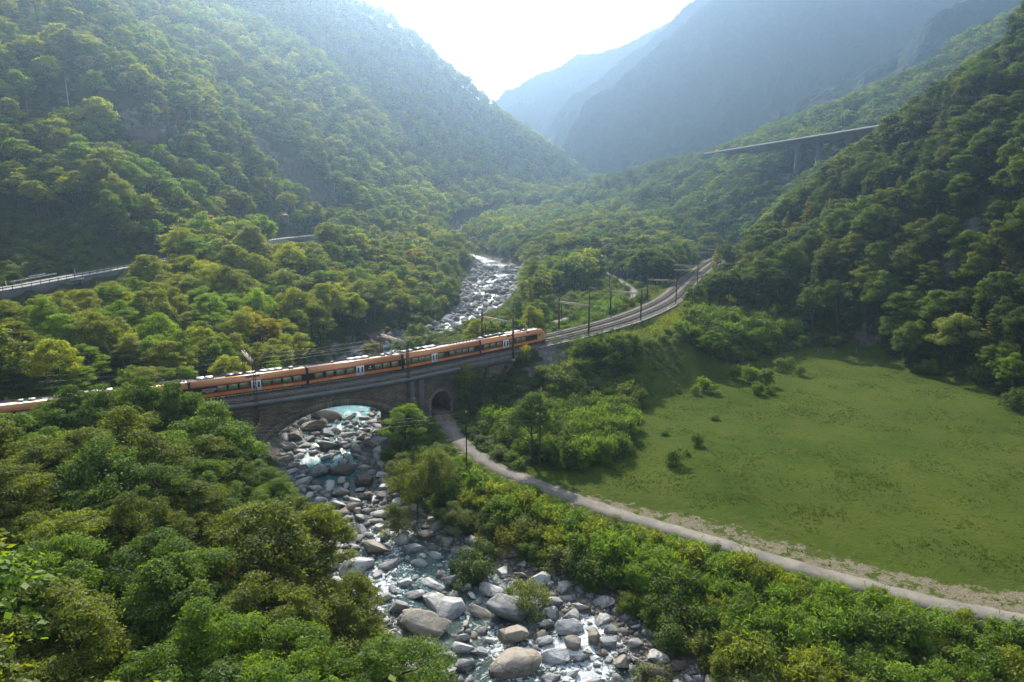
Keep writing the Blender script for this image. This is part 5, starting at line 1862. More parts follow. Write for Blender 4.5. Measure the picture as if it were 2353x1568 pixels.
# ------------------------------------------------------------------ where trees stand
TINTS = {'bright green': (0.084, 0.138, 0.017), 'green': (0.06, 0.098, 0.017), 'dark green': (0.04, 0.063, 0.017), 'olive': (0.09, 0.106, 0.021), 'yellow-green': (0.13, 0.15, 0.018),
         'grey-green': (0.096, 0.112, 0.055), 'golden': (0.15, 0.135, 0.015), 'russet': (0.1, 0.07, 0.03)}
KIND_NAME = {'robinia': 'locust_tree', 'broadleaf': 'broadleaf_tree', 'willow': 'willow_tree', 'pine': 'pine_tree'}
KIND_SAY = {'robinia': 'feathery locust tree', 'broadleaf': 'broadleaf tree', 'willow': 'bushy willow', 'pine': 'dark pine'}
rng = np.random.RandomState(7)

# sight lines of the photograph that the wood leaves open: (image polyline, tops in front must stay below it)
OPEN = [([(-90, 716), (0, 694), (120, 672), (240, 652), (350, 628)], 0, 246),
        ([(600, 560), (745, 552)], 0, 395),
        ([(1240, 800), (1330, 800), (1400, 800), (1470, 760), (1550, 742)], 0, 300),
        ([(1551, 700), (1602, 650), (1640, 622), (1700, 585)], 0, 320),
        ([(425, 895), (470, 940), (560, 985), (610, 1040), (680, 1125), (740, 1235), (790, 1320), (850, 1400), (935, 1500), (945, 1568)], 0, 122),
        ([(-60, 956), (118, 956), (135, 890), (150, 880), (250, 868), (330, 862), (425, 905)], 0, 112),
        ([(860, 775), (1000, 765)], 150, 215),
        ([(1690, 560), (1770, 490), (1830, 438), (1900, 378), (1990, 315), (2080, 245), (2200, 160), (2353, 58)], 200, 420), ([(1410, 402), (1500, 372), (1640, 345), (1760, 290), (1900, 240), (2040, 182), (2180, 122)], 600, 900),
        ([(1800, 404), (1890, 366)], 385, 475), ([(1745, 394), (1800, 404)], 385, 500), ([(1690, 382), (1745, 394)], 385, 550), ([(1640, 368), (1690, 382)], 385, 610)]
# (left, right, top, bottom, nearest, farthest): nothing tall may cover this window of the view
CLEAR = [(985, 1050, 895, 990, 0, 158), (140, 178, 160, 240, 0, 330), (255, 460, 225, 318, 0, 330), (55, 80, 180, 270, 0, 300), (1052, 1195, 612, 735, 0, 470), (985, 1060, 742, 800, 0, 330), (560, 870, 905, 1150, 0, 150), (1365, 1398, 602, 640, 0, 350), (1432, 1465, 672, 708, 0, 250),
         (225, 300, 715, 840, 0, 140), (1682, 1704, 515, 560, 0, 470), (1708, 1752, 476, 506, 0, 480), (1560, 1690, 570, 620, 0, 300), (850, 1060, 770, 800, 0, 200)]

def fit_height(x, y, z, h, r):
    """Lower a tree where the view to road, rails, train or river is open."""
    u, v, d = to_uv(x, y, z + h)
    rp = r * FPX / d
    for line, d0, d1 in OPEN:
        if d0 < d < d1 and line[0][0] <= u <= line[-1][0]:
            lim = np.interp(u, [p[0] for p in line], [p[1] for p in line])
            if v < lim:
                drop = (lim - v) * d / FPX
                h = h - drop
    if h < 2.5: return -1
    u, v, d = to_uv(x, y, z + h)
    ub, vb, db = to_uv(x, y, z)
    for l, r_, t, b, d0, d1 in CLEAR:
        if d0 < d < d1 and u + rp * 0.8 > l and u - rp * 0.8 < r_ and v < b and vb > t:
            h2 = h - (b - v) * d / FPX
            if h2 < 2.5: return -1
            h = h2
    return h

def candidates():
    out = []
    # rings of spacing by distance
    for y0, y1, sp in ((20, 150, 6.4), (150, 330, 7.3), (330, 620, 8.6), (620, 1350, 10.5)):
        ys = np.arange(y0, y1, sp)
        xs = np.arange(-700, 620, sp)
        X, Y = np.meshgrid(xs, ys)
        X = X + (np.arange(len(ys)) % 2)[:, None] * sp * 0.5
        X = (X + (rng.rand(*X.shape) - 0.5) * sp * 0.8).ravel()
        Y = (Y + (rng.rand(*Y.shape) - 0.5) * sp * 0.8).ravel()
        u, v, d = to_uv(X, Y, 0)
        k = (np.abs(X) < 0.86 * Y + 40)
        out.append(np.column_stack([X[k], Y[k]]))
    return np.vstack(out)
CAND = candidates()
CZ, CI = land(CAND[:, 0], CAND[:, 1])
_e = 3.0
CSL = np.hypot(land(CAND[:, 0] + _e, CAND[:, 1])[0] - CZ, land(CAND[:, 0], CAND[:, 1] + _e)[0] - CZ) / _e

# ------------------------------------------------------------------ planting the wood
def in_u(u, v, poly): return inside(u, v, poly)

FOOT_A = np.array(P(1850, 800, -12)[:2])
def classify():
    x, y = CAND[:, 0], CAND[:, 1]
    u, v, d = to_uv(x, y, CZ)
    ok = np.ones(len(x), bool)
    ok &= CI['river'] > 2.6
    ok &= ~((CI['river'] < 5.0) & (y < 112) & (x > -30))
    ok &= CI['lane'] > 4.4
    tr_clear = np.where(CI['track_off'] > 0, 9.5, 10.5)
    ok &= ~((CI['track'] < tr_clear) & (CI['track_s'] < TRACK.L - 20))
    ok &= ~(CI['meadow'])
    ok &= ~((CI['road'] < 6.5) & (CI['road_off'] < 0) | (CI['road'] < 7.0) & (CI['road_off'] >= 0))
    # open ground: bank between tracks, bushes and meadow; the belt of saplings; behind the viewer
    OPENG = [[P(1150, 800, -3)[:2], P(1360, 770, -3)[:2], P(1540, 730, -3)[:2], P(1600, 760, -6)[:2], P(1560, 850, -9)[:2], P(1440, 900, -12)[:2], P(1440, 1050, -12)[:2], P(1250, 1060, -12)[:2], P(1060, 1000, -12)[:2], P(1040, 900, -9)[:2]],
             [P(1550, 770, -8)[:2], P(1850, 740, -8)[:2], P(1870, 820, -12)[:2], P(1550, 900, -12)[:2]],
             [(-14, 128), (60, 66), (130, 30), (130, -40), (0, -40), (-6, 55), (-6, 80), (-10, 92), (-20, 108)]]
    for q in OPENG: ok &= ~inside(x, y, q)
    ok &= ~((x > -9) & (y < 66))
    ok &= d > 22
    ok &= np.sqrt(x ** 2 + y ** 2 + (CZ + 12 - CAMZ) ** 2) > 46
    return ok
OK = classify()
CX, CY, CZ_, = CAND[OK, 0], CAND[OK, 1], CZ[OK]
CIN = {k: a[OK] for k, a in CI.items()}
CSLO = CSL[OK]
CU, CV, CD = to_uv(CX, CY, CZ_)
nC = len(CX)
patch = fbm(CX / 40, CY / 40, 3, 61)
rnd = rng.rand(nC)
rnd2 = rng.rand(nC)

def choose(i):
    """Kind, tint and natural height of the tree at candidate i."""
    x, y, z, r1, r2 = CX[i], CY[i], CZ_[i], rnd[i], rnd2[i]
    left = x < np.interp(y, [40, 100, 160, 215, 260, 300, 400, 600, 900], [14, -22, -41, -46, -28, -15, -10, -12, 60])
    riv = CIN['river'][i]
    spur = (not left) and x > 55 and y < 380 and z > -9
    if left and y < 122:
        kind = 'robinia' if r1 < .82 else 'broadleaf'
        tint = ['olive', 'bright green', 'green', 'olive', 'olive', 'bright green', 'yellow-green', 'green'][int(r2 * 8)]
        h = 12.5 + 4.5 * r1
    elif riv < 16 and (160 if not left else 255) < y < 640:
        kind = 'willow' if r1 < .72 else 'robinia'
        tint = ['grey-green', 'grey-green', 'olive', 'grey-green', 'green'][int(r2 * 5)]
        h = 5.5 + 5 * r1
    elif spur:
        kind = 'broadleaf' if r1 < .62 else ('robinia' if r1 < .84 else 'pine')
        tint = ['dark green', 'dark green', 'green', 'olive', 'dark green', 'green', 'green'][int(r2 * 7)] if r1 < .97 else 'golden'
        h = 10.5 + 5 * r2
    elif left and z < 40 and y < 520:
        kind = 'robinia' if r1 < .58 else 'broadleaf'
        tint = ['green', 'olive', 'yellow-green', 'olive', 'bright green', 'green', 'grey-green', 'olive', 'yellow-green'][int(r2 * 9)]
        h = 9 + 5 * r1
        if r2 > .975: tint = 'golden'
    else:
        kind = 'broadleaf' if r1 < .66 else ('robinia' if r1 < .96 else 'pine')
        tint = (['olive', 'green', 'yellow-green', 'olive', 'green', 'grey-green', 'yellow-green', 'bright green'] if left else ['olive', 'green', 'dark green', 'olive', 'green', 'grey-green', 'yellow-green', 'green'])[int(r2 * 8)] if r1 < .985 else 'russet'
        h = 9 + 5.5 * ((r1 * 7.3) % 1)
    if CD[i] > 150: h *= 1.0 + .28 * smooth(150, 230, CD[i])
    return kind, tint, float(h)

def thin(i):
    """Bare rock, gullies and gaps."""
    x, y, z = CX[i], CY[i], CZ_[i]
    if CSLO[i] > 1.75 and rnd[i] < .5: return True
    u, v = CU[i], CV[i]
    if 20 < u < 150 and 0 < v < 120 and patch[i] > -.35 and rnd[i] < .8: return True        # the crag
    return rnd2[i] < .03

INDIV_MAX_D, N_INDIV = 420.0, 300
plan = []
for i in range(nC):
    if thin(i): continue
    kind, tint, h = choose(i)
    r = h * .3
    hf = fit_height(CX[i], CY[i], CZ_[i], h, r)
    if hf < 3.2: continue
    plan.append((i, kind, tint, hf, h))

def visible_share(i, h):
    u, v, d = to_uv(CX[i], CY[i], CZ_[i] + h * .7)
    if not (-60 < u < 2413 and -60 < v < 1660): return 0.0
    return (h * .6 / d) ** 2
shares = np.array([visible_share(p[0], p[3]) for p in plan])
order = np.argsort(-shares)
singles = [plan[k] for k in order[:N_INDIV]]
single_ids = {p[0] for p in singles}
mass = [p for p in plan if p[0] not in single_ids]

LANDMARKS = [(1010, 920, 'the underpass arch'), (770, 950, 'the river arch'), (572, 885, 'the left train doors'), (808, 855, 'the middle carriage doors'), (1000, 822, 'the third pair of doors'), (1235, 775, 'the nose of the train'),
             (265, 780, 'the tall brown pole'), (60, 640, 'the guardrails'), (200, 640, 'the culvert'), (690, 545, 'the far left road'), (655, 500, 'the brown roofed hut'), (320, 310, 'the terrace wall'), (158, 200, 'the pale pole on the slope'),
             (90, 60, 'the crag at top left'), (1120, 650, 'the glittering upper river'), (985, 770, 'the hidden river bend'), (1356, 730, 'the first portal ahead'), (1473, 690, 'the second portal ahead'), (1555, 660, 'the third portal ahead'), (1385, 620, 'the far lane'),
             (1603, 625, 'the double beam portals'), (1725, 495, 'the house'), (1850, 320, 'the viaduct'), (1880, 815, 'the top edge of the meadow'), (2130, 850, 'the round meadow bush'), (2340, 930, 'the right meadow corner'), (2330, 60, 'the right ridge top'),
             (2000, 300, 'the viaduct end'), (1500, 800, 'the grass bank'), (1073, 1010, 'the slim lane pole'), (700, 1150, 'the lower river bend'), (900, 1450, 'the foreground rapids'), (30, 935, 'the left train end'), (250, 1500, 'the bottom left corner'), (620, 1480, 'the canopy bottom'), (300, 1200, 'the near canopy middle'), (100, 400, 'the left picture edge'), (520, 400, 'the gully left of centre'), (2300, 600, 'the right picture edge'), (1950, 600, 'the dark right wood gap')]

def where(u, v):
    du = np.array([(u - a) for a, b, c in LANDMARKS])
    dv = np.array([(v - b) for a, b, c in LANDMARKS])
    k = int(np.argmin(np.hypot(du, dv * 1.2)))
    a, b = du[k], dv[k]
    n_ = LANDMARKS[k][2]
    far = math.hypot(a, b)
    if far < 38: return 'right beside ' + n_
    if abs(a) > 1.6 * abs(b): return ('right of ' if a > 0 else 'left of ') + n_
    if abs(b) > 1.6 * abs(a): return ('below ' if b > 0 else 'above ') + n_
    return ('below and ' if b > 0 else 'above and ') + ('right of ' if a > 0 else 'left of ') + n_

def finish_labels(rows, cat_plural):
    """rows: (object, label, u). Look-alikes in one spot are told apart from left to right."""
    by = {}
    for o, l, u in rows: by.setdefault(l, []).append((u, o))
    nth = ['first', 'second', 'third', 'fourth', 'fifth', 'sixth', 'seventh', 'eighth', 'ninth', 'tenth', 'eleventh', 'twelfth', 'thirteenth', 'fourteenth', 'fifteenth', 'sixteenth', 'seventeenth', 'eighteenth', 'nineteenth', 'twentieth', 'twenty first', 'twenty second', 'twenty third', 'twenty fourth']
    for l, q in by.items():
        q.sort(key=lambda t: t[0])
        n_ = len(q)
        for k, (u, o) in enumerate(q):
            if n_ == 1: o['label'] = l
            elif k == 0: o['label'] = 'leftmost ' + l
            elif k == n_ - 1: o['label'] = 'rightmost ' + l
            elif n_ == 3: o['label'] = 'middle ' + l
            else: o['label'] = (nth[k] if k < 24 else 'later') + ' from left ' + l

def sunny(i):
    """Sunlight painted into leaf colour: lighter left slope and valley floor, darker right side."""
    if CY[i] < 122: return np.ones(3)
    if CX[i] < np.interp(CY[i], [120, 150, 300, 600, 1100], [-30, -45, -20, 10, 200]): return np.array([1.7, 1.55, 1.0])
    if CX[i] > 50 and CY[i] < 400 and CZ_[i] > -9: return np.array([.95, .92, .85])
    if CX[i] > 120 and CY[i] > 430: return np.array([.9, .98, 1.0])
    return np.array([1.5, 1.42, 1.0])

def size_word(h, lo, hi): return 'low ' if h < lo else ('tall ' if h > hi else '')

def plant_single(p, protos, rows):
    i, kind, tint, h, _ = p
    lst = protos[kind]
    H, crown, trunk = lst[rng.randint(len(lst))]
    sc = h / H
    wid = sc * (0.88 + .3 * rng.rand()) * (1.0 if h > 7 else 1.15)
    t = thing(KIND_NAME[kind], 'tree', 'tree', (CX[i], CY[i], CZ_[i] - .1), rng.rand() * 6.283, {'robinia': 'feathery locust trees of the valley wood', 'broadleaf': 'broadleaf trees of the valley wood', 'willow': 'willows along the river', 'pine': 'pines among the broadleaf wood'}[kind])
    t.scale = (wid, wid, sc)
    t.rotation_euler.x, t.rotation_euler.y = rng.normal(0, .04), rng.normal(0, .04)
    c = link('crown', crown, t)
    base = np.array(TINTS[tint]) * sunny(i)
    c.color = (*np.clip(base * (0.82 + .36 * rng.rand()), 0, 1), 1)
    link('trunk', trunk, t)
    u, v, d = to_uv(CX[i], CY[i], CZ_[i] + h * .65)
    rows.append((t, size_word(h, 8.0, 14.2) + tint + ' ' + KIND_SAY[kind] + ' ' + where(float(u), float(v)), float(u)))
    return t

ROWS = []
for p in singles:
    plant_single(p, NEAR, ROWS)

# trees placed by eye
def hand_tree(kind, u, v, z, h, w, tint, label, seed=0):
    x, y = (P(u, v, z)[:2] if z is not None else ground_hit(u, v)[:2])
    zz = gz(x, y)
    H, crown, trunk = NEAR[kind][seed % len(NEAR[kind])]
    t = thing(KIND_NAME[kind], label, 'tree', (x, y, zz - .1), seed * 1.3)
    t.scale = (w, w, h / H)
    c = link('crown', crown, t)
    c.color = (*TINTS[tint], 1)
    link('trunk', trunk, t)
    return t
hand_tree('willow', 962, 1165, -12.8, 12.0, 1.18, 'olive', 'big olive willow between the river and the lane below the bridge', 0)
hand_tree('willow', 925, 1120, -13.2, 8.0, .9, 'grey-green', 'grey-green willow leaning over the boulders left of the big olive willow', 1)
hand_tree('willow', 1015, 1130, -12.2, 8.5, .8, 'grey-green', 'grey-green willow crowding the lane right of the big olive willow', 2)
hand_tree('willow', 915, 1210, -13.4, 6.5, .8, 'grey-green', 'low grey-green willow at the foot of the big willow, over the stream', 2)
hand_tree('willow', 1040, 1190, -12.4, 5.5, .75, 'grey-green', 'low grey-green willow below the slim lane pole', 1)
hand_tree('willow', 1066, 768, -4, 8.5, .85, 'grey-green', 'pale willow behind the third carriage of the train', 0)
hand_tree('willow', 1130, 745, -5, 9.0, .75, 'grey-green', 'pale willow behind the front carriage of the train', 1)
hand_tree('robinia', 1185, 735, -3, 12.0, .6, 'olive', 'slender olive tree behind the front carriage roof', 3)
hand_tree('robinia', 860, 775, -6, 8.5, .7, 'golden', 'small golden yellow tree behind the rusty lattice portal', 2)
hand_tree('robinia', 1632, 830, -9, 9.5, .85, 'bright green', 'bright green locust tree at the top left of the bush mass', 1)

for k, (u, v, h, tn) in enumerate(((560, 1115, 7.5, 'green'), (525, 1075, 8.0, 'bright green'), (590, 1150, 7.0, 'bright green'), (610, 1200, 9.0, 'green'), (490, 1050, 8.5, 'green'), (640, 1240, 9.5, 'bright green'))):
    hand_tree('robinia', u, v, -11, h, .85, tn, ('first', 'second', 'third', 'fourth', 'fifth', 'sixth')[k] + ' feathery locust tree from the train along the canopy edge towards the left bridge abutment', k)

for k, (u, vt, d, lab) in enumerate(((112, 912, 104, 'locust tree just right of the short piece of train at the left edge'), (168, 886, 104, 'tall locust tree second along the canopy that hides the train'), (228, 874, 104, 'tall locust tree hiding the middle of the covered carriages'), (300, 868, 103, 'tall locust tree hiding the rear carriages, right of the one at the left end'), (364, 866, 104, 'tall locust tree just left of where the train comes out of the canopy'), (410, 884, 105, 'locust tree at the exact edge where the train comes out of the canopy'))):
    x, y, _ = P(u, vt, d=d)
    zt, zz = P(u, vt, d=d)[2], gz(x, y)
    H, crown, trunk = NEAR['robinia'][k % 6]
    t = thing('locust_tree', lab, 'tree', (x, y, zz - .1), k * 1.7)
    t.scale = (1.0, 1.0, (zt - zz) / H)
    c = link('crown', crown, t)
    c.color = (*TINTS['green'], 1)
    link('trunk', trunk, t)

# half bare trees leaning over the stream in the foreground
def bare_tree(u, v, z, h, rz, tint, label, seed, n):
    x, y = P(u, v, z)[:2]
    mb, tips = dead_tree_mesh(seed)
    me = mb.mesh('trunk', M['bark'], True)
    rs = np.random.RandomState(seed + 5)
    H = max(p[2] for p in mb.v)
    v_, f_, cl = leaves(rs, tips, n, .24, .45, np.full(len(tips), .55), np.clip(.5 + .3 * rs.normal(size=len(tips)), 0, 1), .8, .2, .3)
    t = thing('half_bare_tree', label, 'tree', (x, y, gz(x, y)), rz)
    t.scale = (h / H,) * 3
    link('trunk', me, t)
    c = link('crown', leaf_mesh('crown', v_, f_, cl, M['leaf']), t)
    c.color = (*TINTS[tint], 1)
bare_tree(690, 1420, -9, 14.0, .4, 'russet', 'half bare russet tree leaning towards the stream in the foreground', 3, 2600)
bare_tree(770, 1470, -10, 11.0, 2.2, 'olive', 'thin dark half bare tree at the canopy edge above the rapids', 8, 1500)
bare_tree(850, 1590, -11, 11.0, 4.0, 'olive', 'twiggy bare tree at the bottom edge beside the river', 12, 900)

# the rest of the wood
def make_mass():
    near_, far_ = [], []
    for p in mass:
        (near_ if CD[p[0]] < 560 else far_).append(p)
    for name, lst, coll, index, lab in (('forest', near_, WOOD, WOOD_INDEX, None), ('distant_forest', far_, FARWOOD, FAR_INDEX, None)):
        pts, idx, sc, tint = [], [], [], []
        Hs = {'robinia': 14, 'broadleaf': 13, 'willow': 9, 'pine': 17}
        for i, kind, tn, h, _ in lst:
            k = index[kind]
            s = h / Hs[kind]
            w = s * (1.0 + .25 * rng.rand()) * (1.28 if name == 'distant_forest' else 1.05)
            pts.append((CX[i], CY[i], CZ_[i] - .3)); idx.append(k[rng.randint(len(k))]); sc.append((w, w, s * (1.1 if name != 'forest' else 1)))
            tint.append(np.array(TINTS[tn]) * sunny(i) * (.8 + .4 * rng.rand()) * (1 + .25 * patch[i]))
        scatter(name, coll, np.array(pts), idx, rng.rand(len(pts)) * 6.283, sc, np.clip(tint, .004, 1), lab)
make_mass()

# undergrowth below and between the trees
def undergrowth():
    n_ = 26000
    y = 30 + 400 * rng.rand(n_) ** 1.25
    x = (rng.rand(n_) * 2 - 1) * (0.8 * y + 30)
    z, I = land(x, y)
    ok = (I['river'] > 1.5) & (I['lane'] > 2.6) & (I['track'] > 8.0) & ~I['meadow'] & ~((I['road'] < 7.0)) & ~((x > -8) & (y < 60))
    ok &= ~((I['track_s'] > S_BRIDGE1 + 10) & (I['track_off'] > 0) & (I['track'] < 21) & (y < 235) & (fbm(x / 6, y / 6, 2, 5) > -.6)) & ~(np.hypot(x - 10.5, y - 168) < 6.5)
    # keep the sapling belt for real bushes
    ls, lo, ld = LANE.near(x, y)
    ok &= ~((lo > 0) & (ld < 4))
    ok &= ~((I['road'] < 34) & (I['road_off'] > 0) & (y > 230))
    x, y, z = x[ok], y[ok], z[ok]
    I = {k: v[ok] for k, v in I.items()}
    h = .32 + .5 * rng.rand(len(x))
    tn = np.array([TINTS['green'], TINTS['dark green'], TINTS['olive'], TINTS['bright green'], TINTS['grey-green']])[rng.randint(0, 5, len(x))]
    tn = tn * (.75 + .5 * rng.rand(len(x)))[:, None]
    # keep low where rails, road and water must show
    w = h * (1.1 + .5 * rng.rand(len(h)))
    scatter('undergrowth', SCRUB, np.column_stack([x, y, z - .15]), rng.randint(0, N_SCRUB, len(x)), rng.rand(len(x)) * 6.283, np.column_stack([w, w, h]), tn)
undergrowth()

# ------------------------------------------------------------------ bushes one by one
BROWS = []
BUSH_NAME = {'sapling': ('locust_bush', 'feathery sapling bush'), 'shrub': ('shrub', 'leafy shrub'), 'round': ('round_bush', 'dense round bush')}
def bush(kind, x, y, h, tint, label=None, w=1.0, z=None):
    zz = gz(x, y) if z is None else z
    H, fol, stems = BUSH[kind][rng.randint(len(BUSH[kind]))]
    s = h / H
    nm, say = BUSH_NAME[kind]
    t = thing(nm, label or 'bush', 'bush', (x, y, zz - .1), rng.rand() * 6.283, None if label else {'sapling': 'feathery bushes along lane and embankment', 'shrub': 'leafy shrubs on the banks', 'round': 'dense round bushes'}[kind])
    t.scale = (s * w, s * w, s)
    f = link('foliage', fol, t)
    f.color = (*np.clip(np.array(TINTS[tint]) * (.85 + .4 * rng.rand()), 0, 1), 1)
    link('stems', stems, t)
    if label is None:
        u, v, d = to_uv(x, y, zz + h * .6)
        BROWS.append((t, tint + ' ' + say + ' ' + bwhere(float(u), float(v)), float(u)))
    return t

BMARKS = [(1110, 1120, 'the slim lane pole'), (1240, 1160, 'the lane below the second pole'), (1430, 1230, 'the start of the gravel verge'), (1620, 1290, 'the middle of the lane'), (1800, 1340, 'the wide gravel'), (2050, 1430, 'the right part of the lane'), (2280, 1490, 'the bottom right corner'), (1500, 1430, 'the rapids boulders'), (1750, 1480, 'the bottom edge of the sapling belt'),
          (1150, 960, 'the underpass lane'), (1240, 1000, 'the pole with the crossarm'), (1330, 930, 'the ivy bank'), (1400, 870, 'the ivy slope top'), (1380, 1040, 'the meadow corner'), (1650, 790, 'the field hedge left end'), (1800, 790, 'the field hedge right end'), (1720, 880, 'the meadow bushes'), (1250, 1330, 'the shaded bank'), (2000, 1520, 'the bottom edge on the right')]
def bwhere(u, v):
    du = [(u - a, v - b) for a, b, c in BMARKS]
    k = int(np.argmin([math.hypot(a, b) for a, b in du]))
    a, b = du[k]
    rel = ('right of ' if a > 0 else 'left of ') if abs(a) > abs(b) else ('below ' if b > 0 else 'above ')
    if math.hypot(a, b) < 30: rel = 'beside '
    return rel + BMARKS[k][2]

def belts():
    # saplings between the lane and the river
    n_ = 0
    for s in np.arange(24, 150, 3.0):
        p0 = LANE.off(np.array([s]), np.array([0.0]))[0]
        rd = float(RIVER.near([p0[0]], [p0[1]])[2][0])
        hw = 12.5
        deep = max(3.0, rd - hw + 1.0)
        for o in np.arange(2.9 + rng.rand() * .8, min(deep, 34), 3.1):
            ss, oo = s + (rng.rand() - .5) * 1.8, o + (rng.rand() - .5) * 1.4
            x, y = LANE.off(np.array([ss]), np.array([oo]))[0]
            z = gz(x, y)
            u, v, d = to_uv(x, y, z)
            if v > 1640 or u > 2420 or u < 1000: continue
            rr = RIVER.near([x], [y])
            river = float(rr[2][0] - RIVER.at(rr[0])[0][2])
            if river < 1.2: continue
            low = river < 4.5
            r_ = rng.rand()
            kind = 'sapling' if (r_ < (.45 if low else .86)) else 'shrub'
            tint = (['bright green', 'yellow-green', 'green', 'bright green'] if not low else ['dark green', 'green', 'grey-green', 'olive'])[rng.randint(4)]
            if rng.rand() < .012: tint = 'golden'
            h = (2.7 + 2.1 * rng.rand()) * (1.0 if oo > 4.2 else .62) * (.8 if low else 1)
            # the lane stays in view
            lv = to_uv(*P(u, v, -12)[:2], -12)[1]
            sl, ol, dl = LANE.near([x], [y])
            c = LANE.off(sl, np.array([1.7]))[0]
            vc = to_uv(c[0], c[1], -12)[1]
            hm = max(.8, (v - vc) * d / FPX / .95 + .35 + (1.3 if rng.rand() < .16 else 0))
            h = min(h, hm)
            if h < .7: continue
            bush(kind, x, y, h, tint, None, 1.0 if h > 2 else 1.35, z)
            n_ += 1
    # bush mass between the lane, the embankment and the meadow
    A = [P(1085, 985, -12)[:2], P(1110, 930, -11)[:2], P(1260, 920, -10)[:2], P(1290, 865, -8)[:2], P(1430, 850, -9)[:2], P(1475, 880, -12)[:2], P(1462, 960, -12)[:2], P(1440, 1040, -12)[:2], P(1395, 1075, -12)[:2], P(1330, 1080, -12)[:2], P(1215, 1062, -12)[:2]]
    xs = [p[0] for p in A]; ys = [p[1] for p in A]
    for yy in np.arange(min(ys), max(ys), 3.2):
        for xx in np.arange(min(xs), max(xs), 3.2):
            x, y = xx + (rng.rand() - .5) * 2.2, yy + (rng.rand() - .5) * 2.2
            if not inside(np.array([x]), np.array([y]), A)[0]: continue
            kind = 'sapling' if rng.rand() < .8 else 'shrub'
            far = y > 150
            h = (2.7 + 2.4 * rng.rand()) * (1.0 if not far else 1.05)
            bush(kind, x, y, h, ['bright green', 'green', 'bright green', 'green', 'dark green'][rng.randint(5)] if not far else ['green', 'dark green', 'green', 'grey-green'][rng.randint(4)])
    # hedge under the right wood at the head of the meadow
    B = [P(1545, 850, -12)[:2], P(1575, 800, -10)[:2], P(1700, 770, -9)[:2], P(1835, 778, -9)[:2], P(1840, 800, -12)[:2], P(1700, 835, -12)[:2], P(1600, 850, -12)[:2]]
    xs = [p[0] for p in B]; ys = [p[1] for p in B]
    for yy in np.arange(min(ys), max(ys), 3.3):
        for xx in np.arange(min(xs), max(xs), 3.3):
            x, y = xx + (rng.rand() - .5) * 2.2, yy + (rng.rand() - .5) * 2.2
            if not inside(np.array([x]), np.array([y]), B)[0]: continue
            bush('sapling' if rng.rand() < .7 else 'shrub', x, y, 3.4 + 2.4 * rng.rand(), ['green', 'bright green', 'dark green'][rng.randint(3)])
    # creeping shrubs on the slope below the grass bank, saplings between the line and the far lane
    for poly, sp, hh, kinds, tints in (([P(1290, 812, -4)[:2], P(1440, 800, -3)[:2], P(1560, 772, -4)[:2], P(1610, 790, -7)[:2], P(1575, 845, -11)[:2], P(1450, 878, -11)[:2], P(1300, 858, -7)[:2]], 2.9, (1.1, 1.3), ('shrub',), ('grey-green', 'dark green', 'green', 'grey-green')),
                                       ([P(1285, 752, -1.5)[:2], P(1330, 722, -3)[:2], P(1420, 690, -3)[:2], P(1440, 702, -2)[:2], P(1400, 722, -1)[:2], P(1330, 745, -1)[:2]], 3.3, (2.2, 1.6), ('sapling', 'sapling', 'shrub'), ('bright green', 'green', 'bright green'))):
        xs = [p[0] for p in poly]; ys = [p[1] for p in poly]
        for yy in np.arange(min(ys), max(ys), sp):
            for xx in np.arange(min(xs), max(xs), sp):
                x, y = xx + (rng.rand() - .5) * 2.2, yy + (rng.rand() - .5) * 2.2
                if not inside(np.array([x]), np.array([y]), poly)[0] or math.hypot(x - 10.5, y - 168) < 5: continue
                tk = float(TRACK.near([x], [y])[1][0]) + 2.1
                if -7.5 < tk < 8.5: continue
                bush(kinds[rng.randint(len(kinds))], x, y, hh[0] + hh[1] * rng.rand(), tints[rng.randint(len(tints))], None, 1.25)
    for k, (u, v, h, tn, kd) in enumerate(((1720, 880, 4.6, 'bright green', 'sapling'), (1760, 885, 4.2, 'bright green', 'sapling'), (1690, 870, 3.8, 'green', 'sapling'), (1740, 905, 3.0, 'green', 'sapling'), (1770, 905, 2.2, 'green', 'shrub'), (1615, 898, 3.6, 'bright green', 'sapling'), (1640, 905, 2.4, 'bright green', 'shrub'), (1600, 905, 2.2, 'bright green', 'shrub'), (1790, 850, 3.2, 'grey-green', 'shrub'), (1840, 862, 2.6, 'green', 'shrub'), (1815, 846, 3.0, 'green', 'shrub'))):
        x, y = P(u, v, -12)[:2]
        bush(kd, x, y, h, tn)
belts()
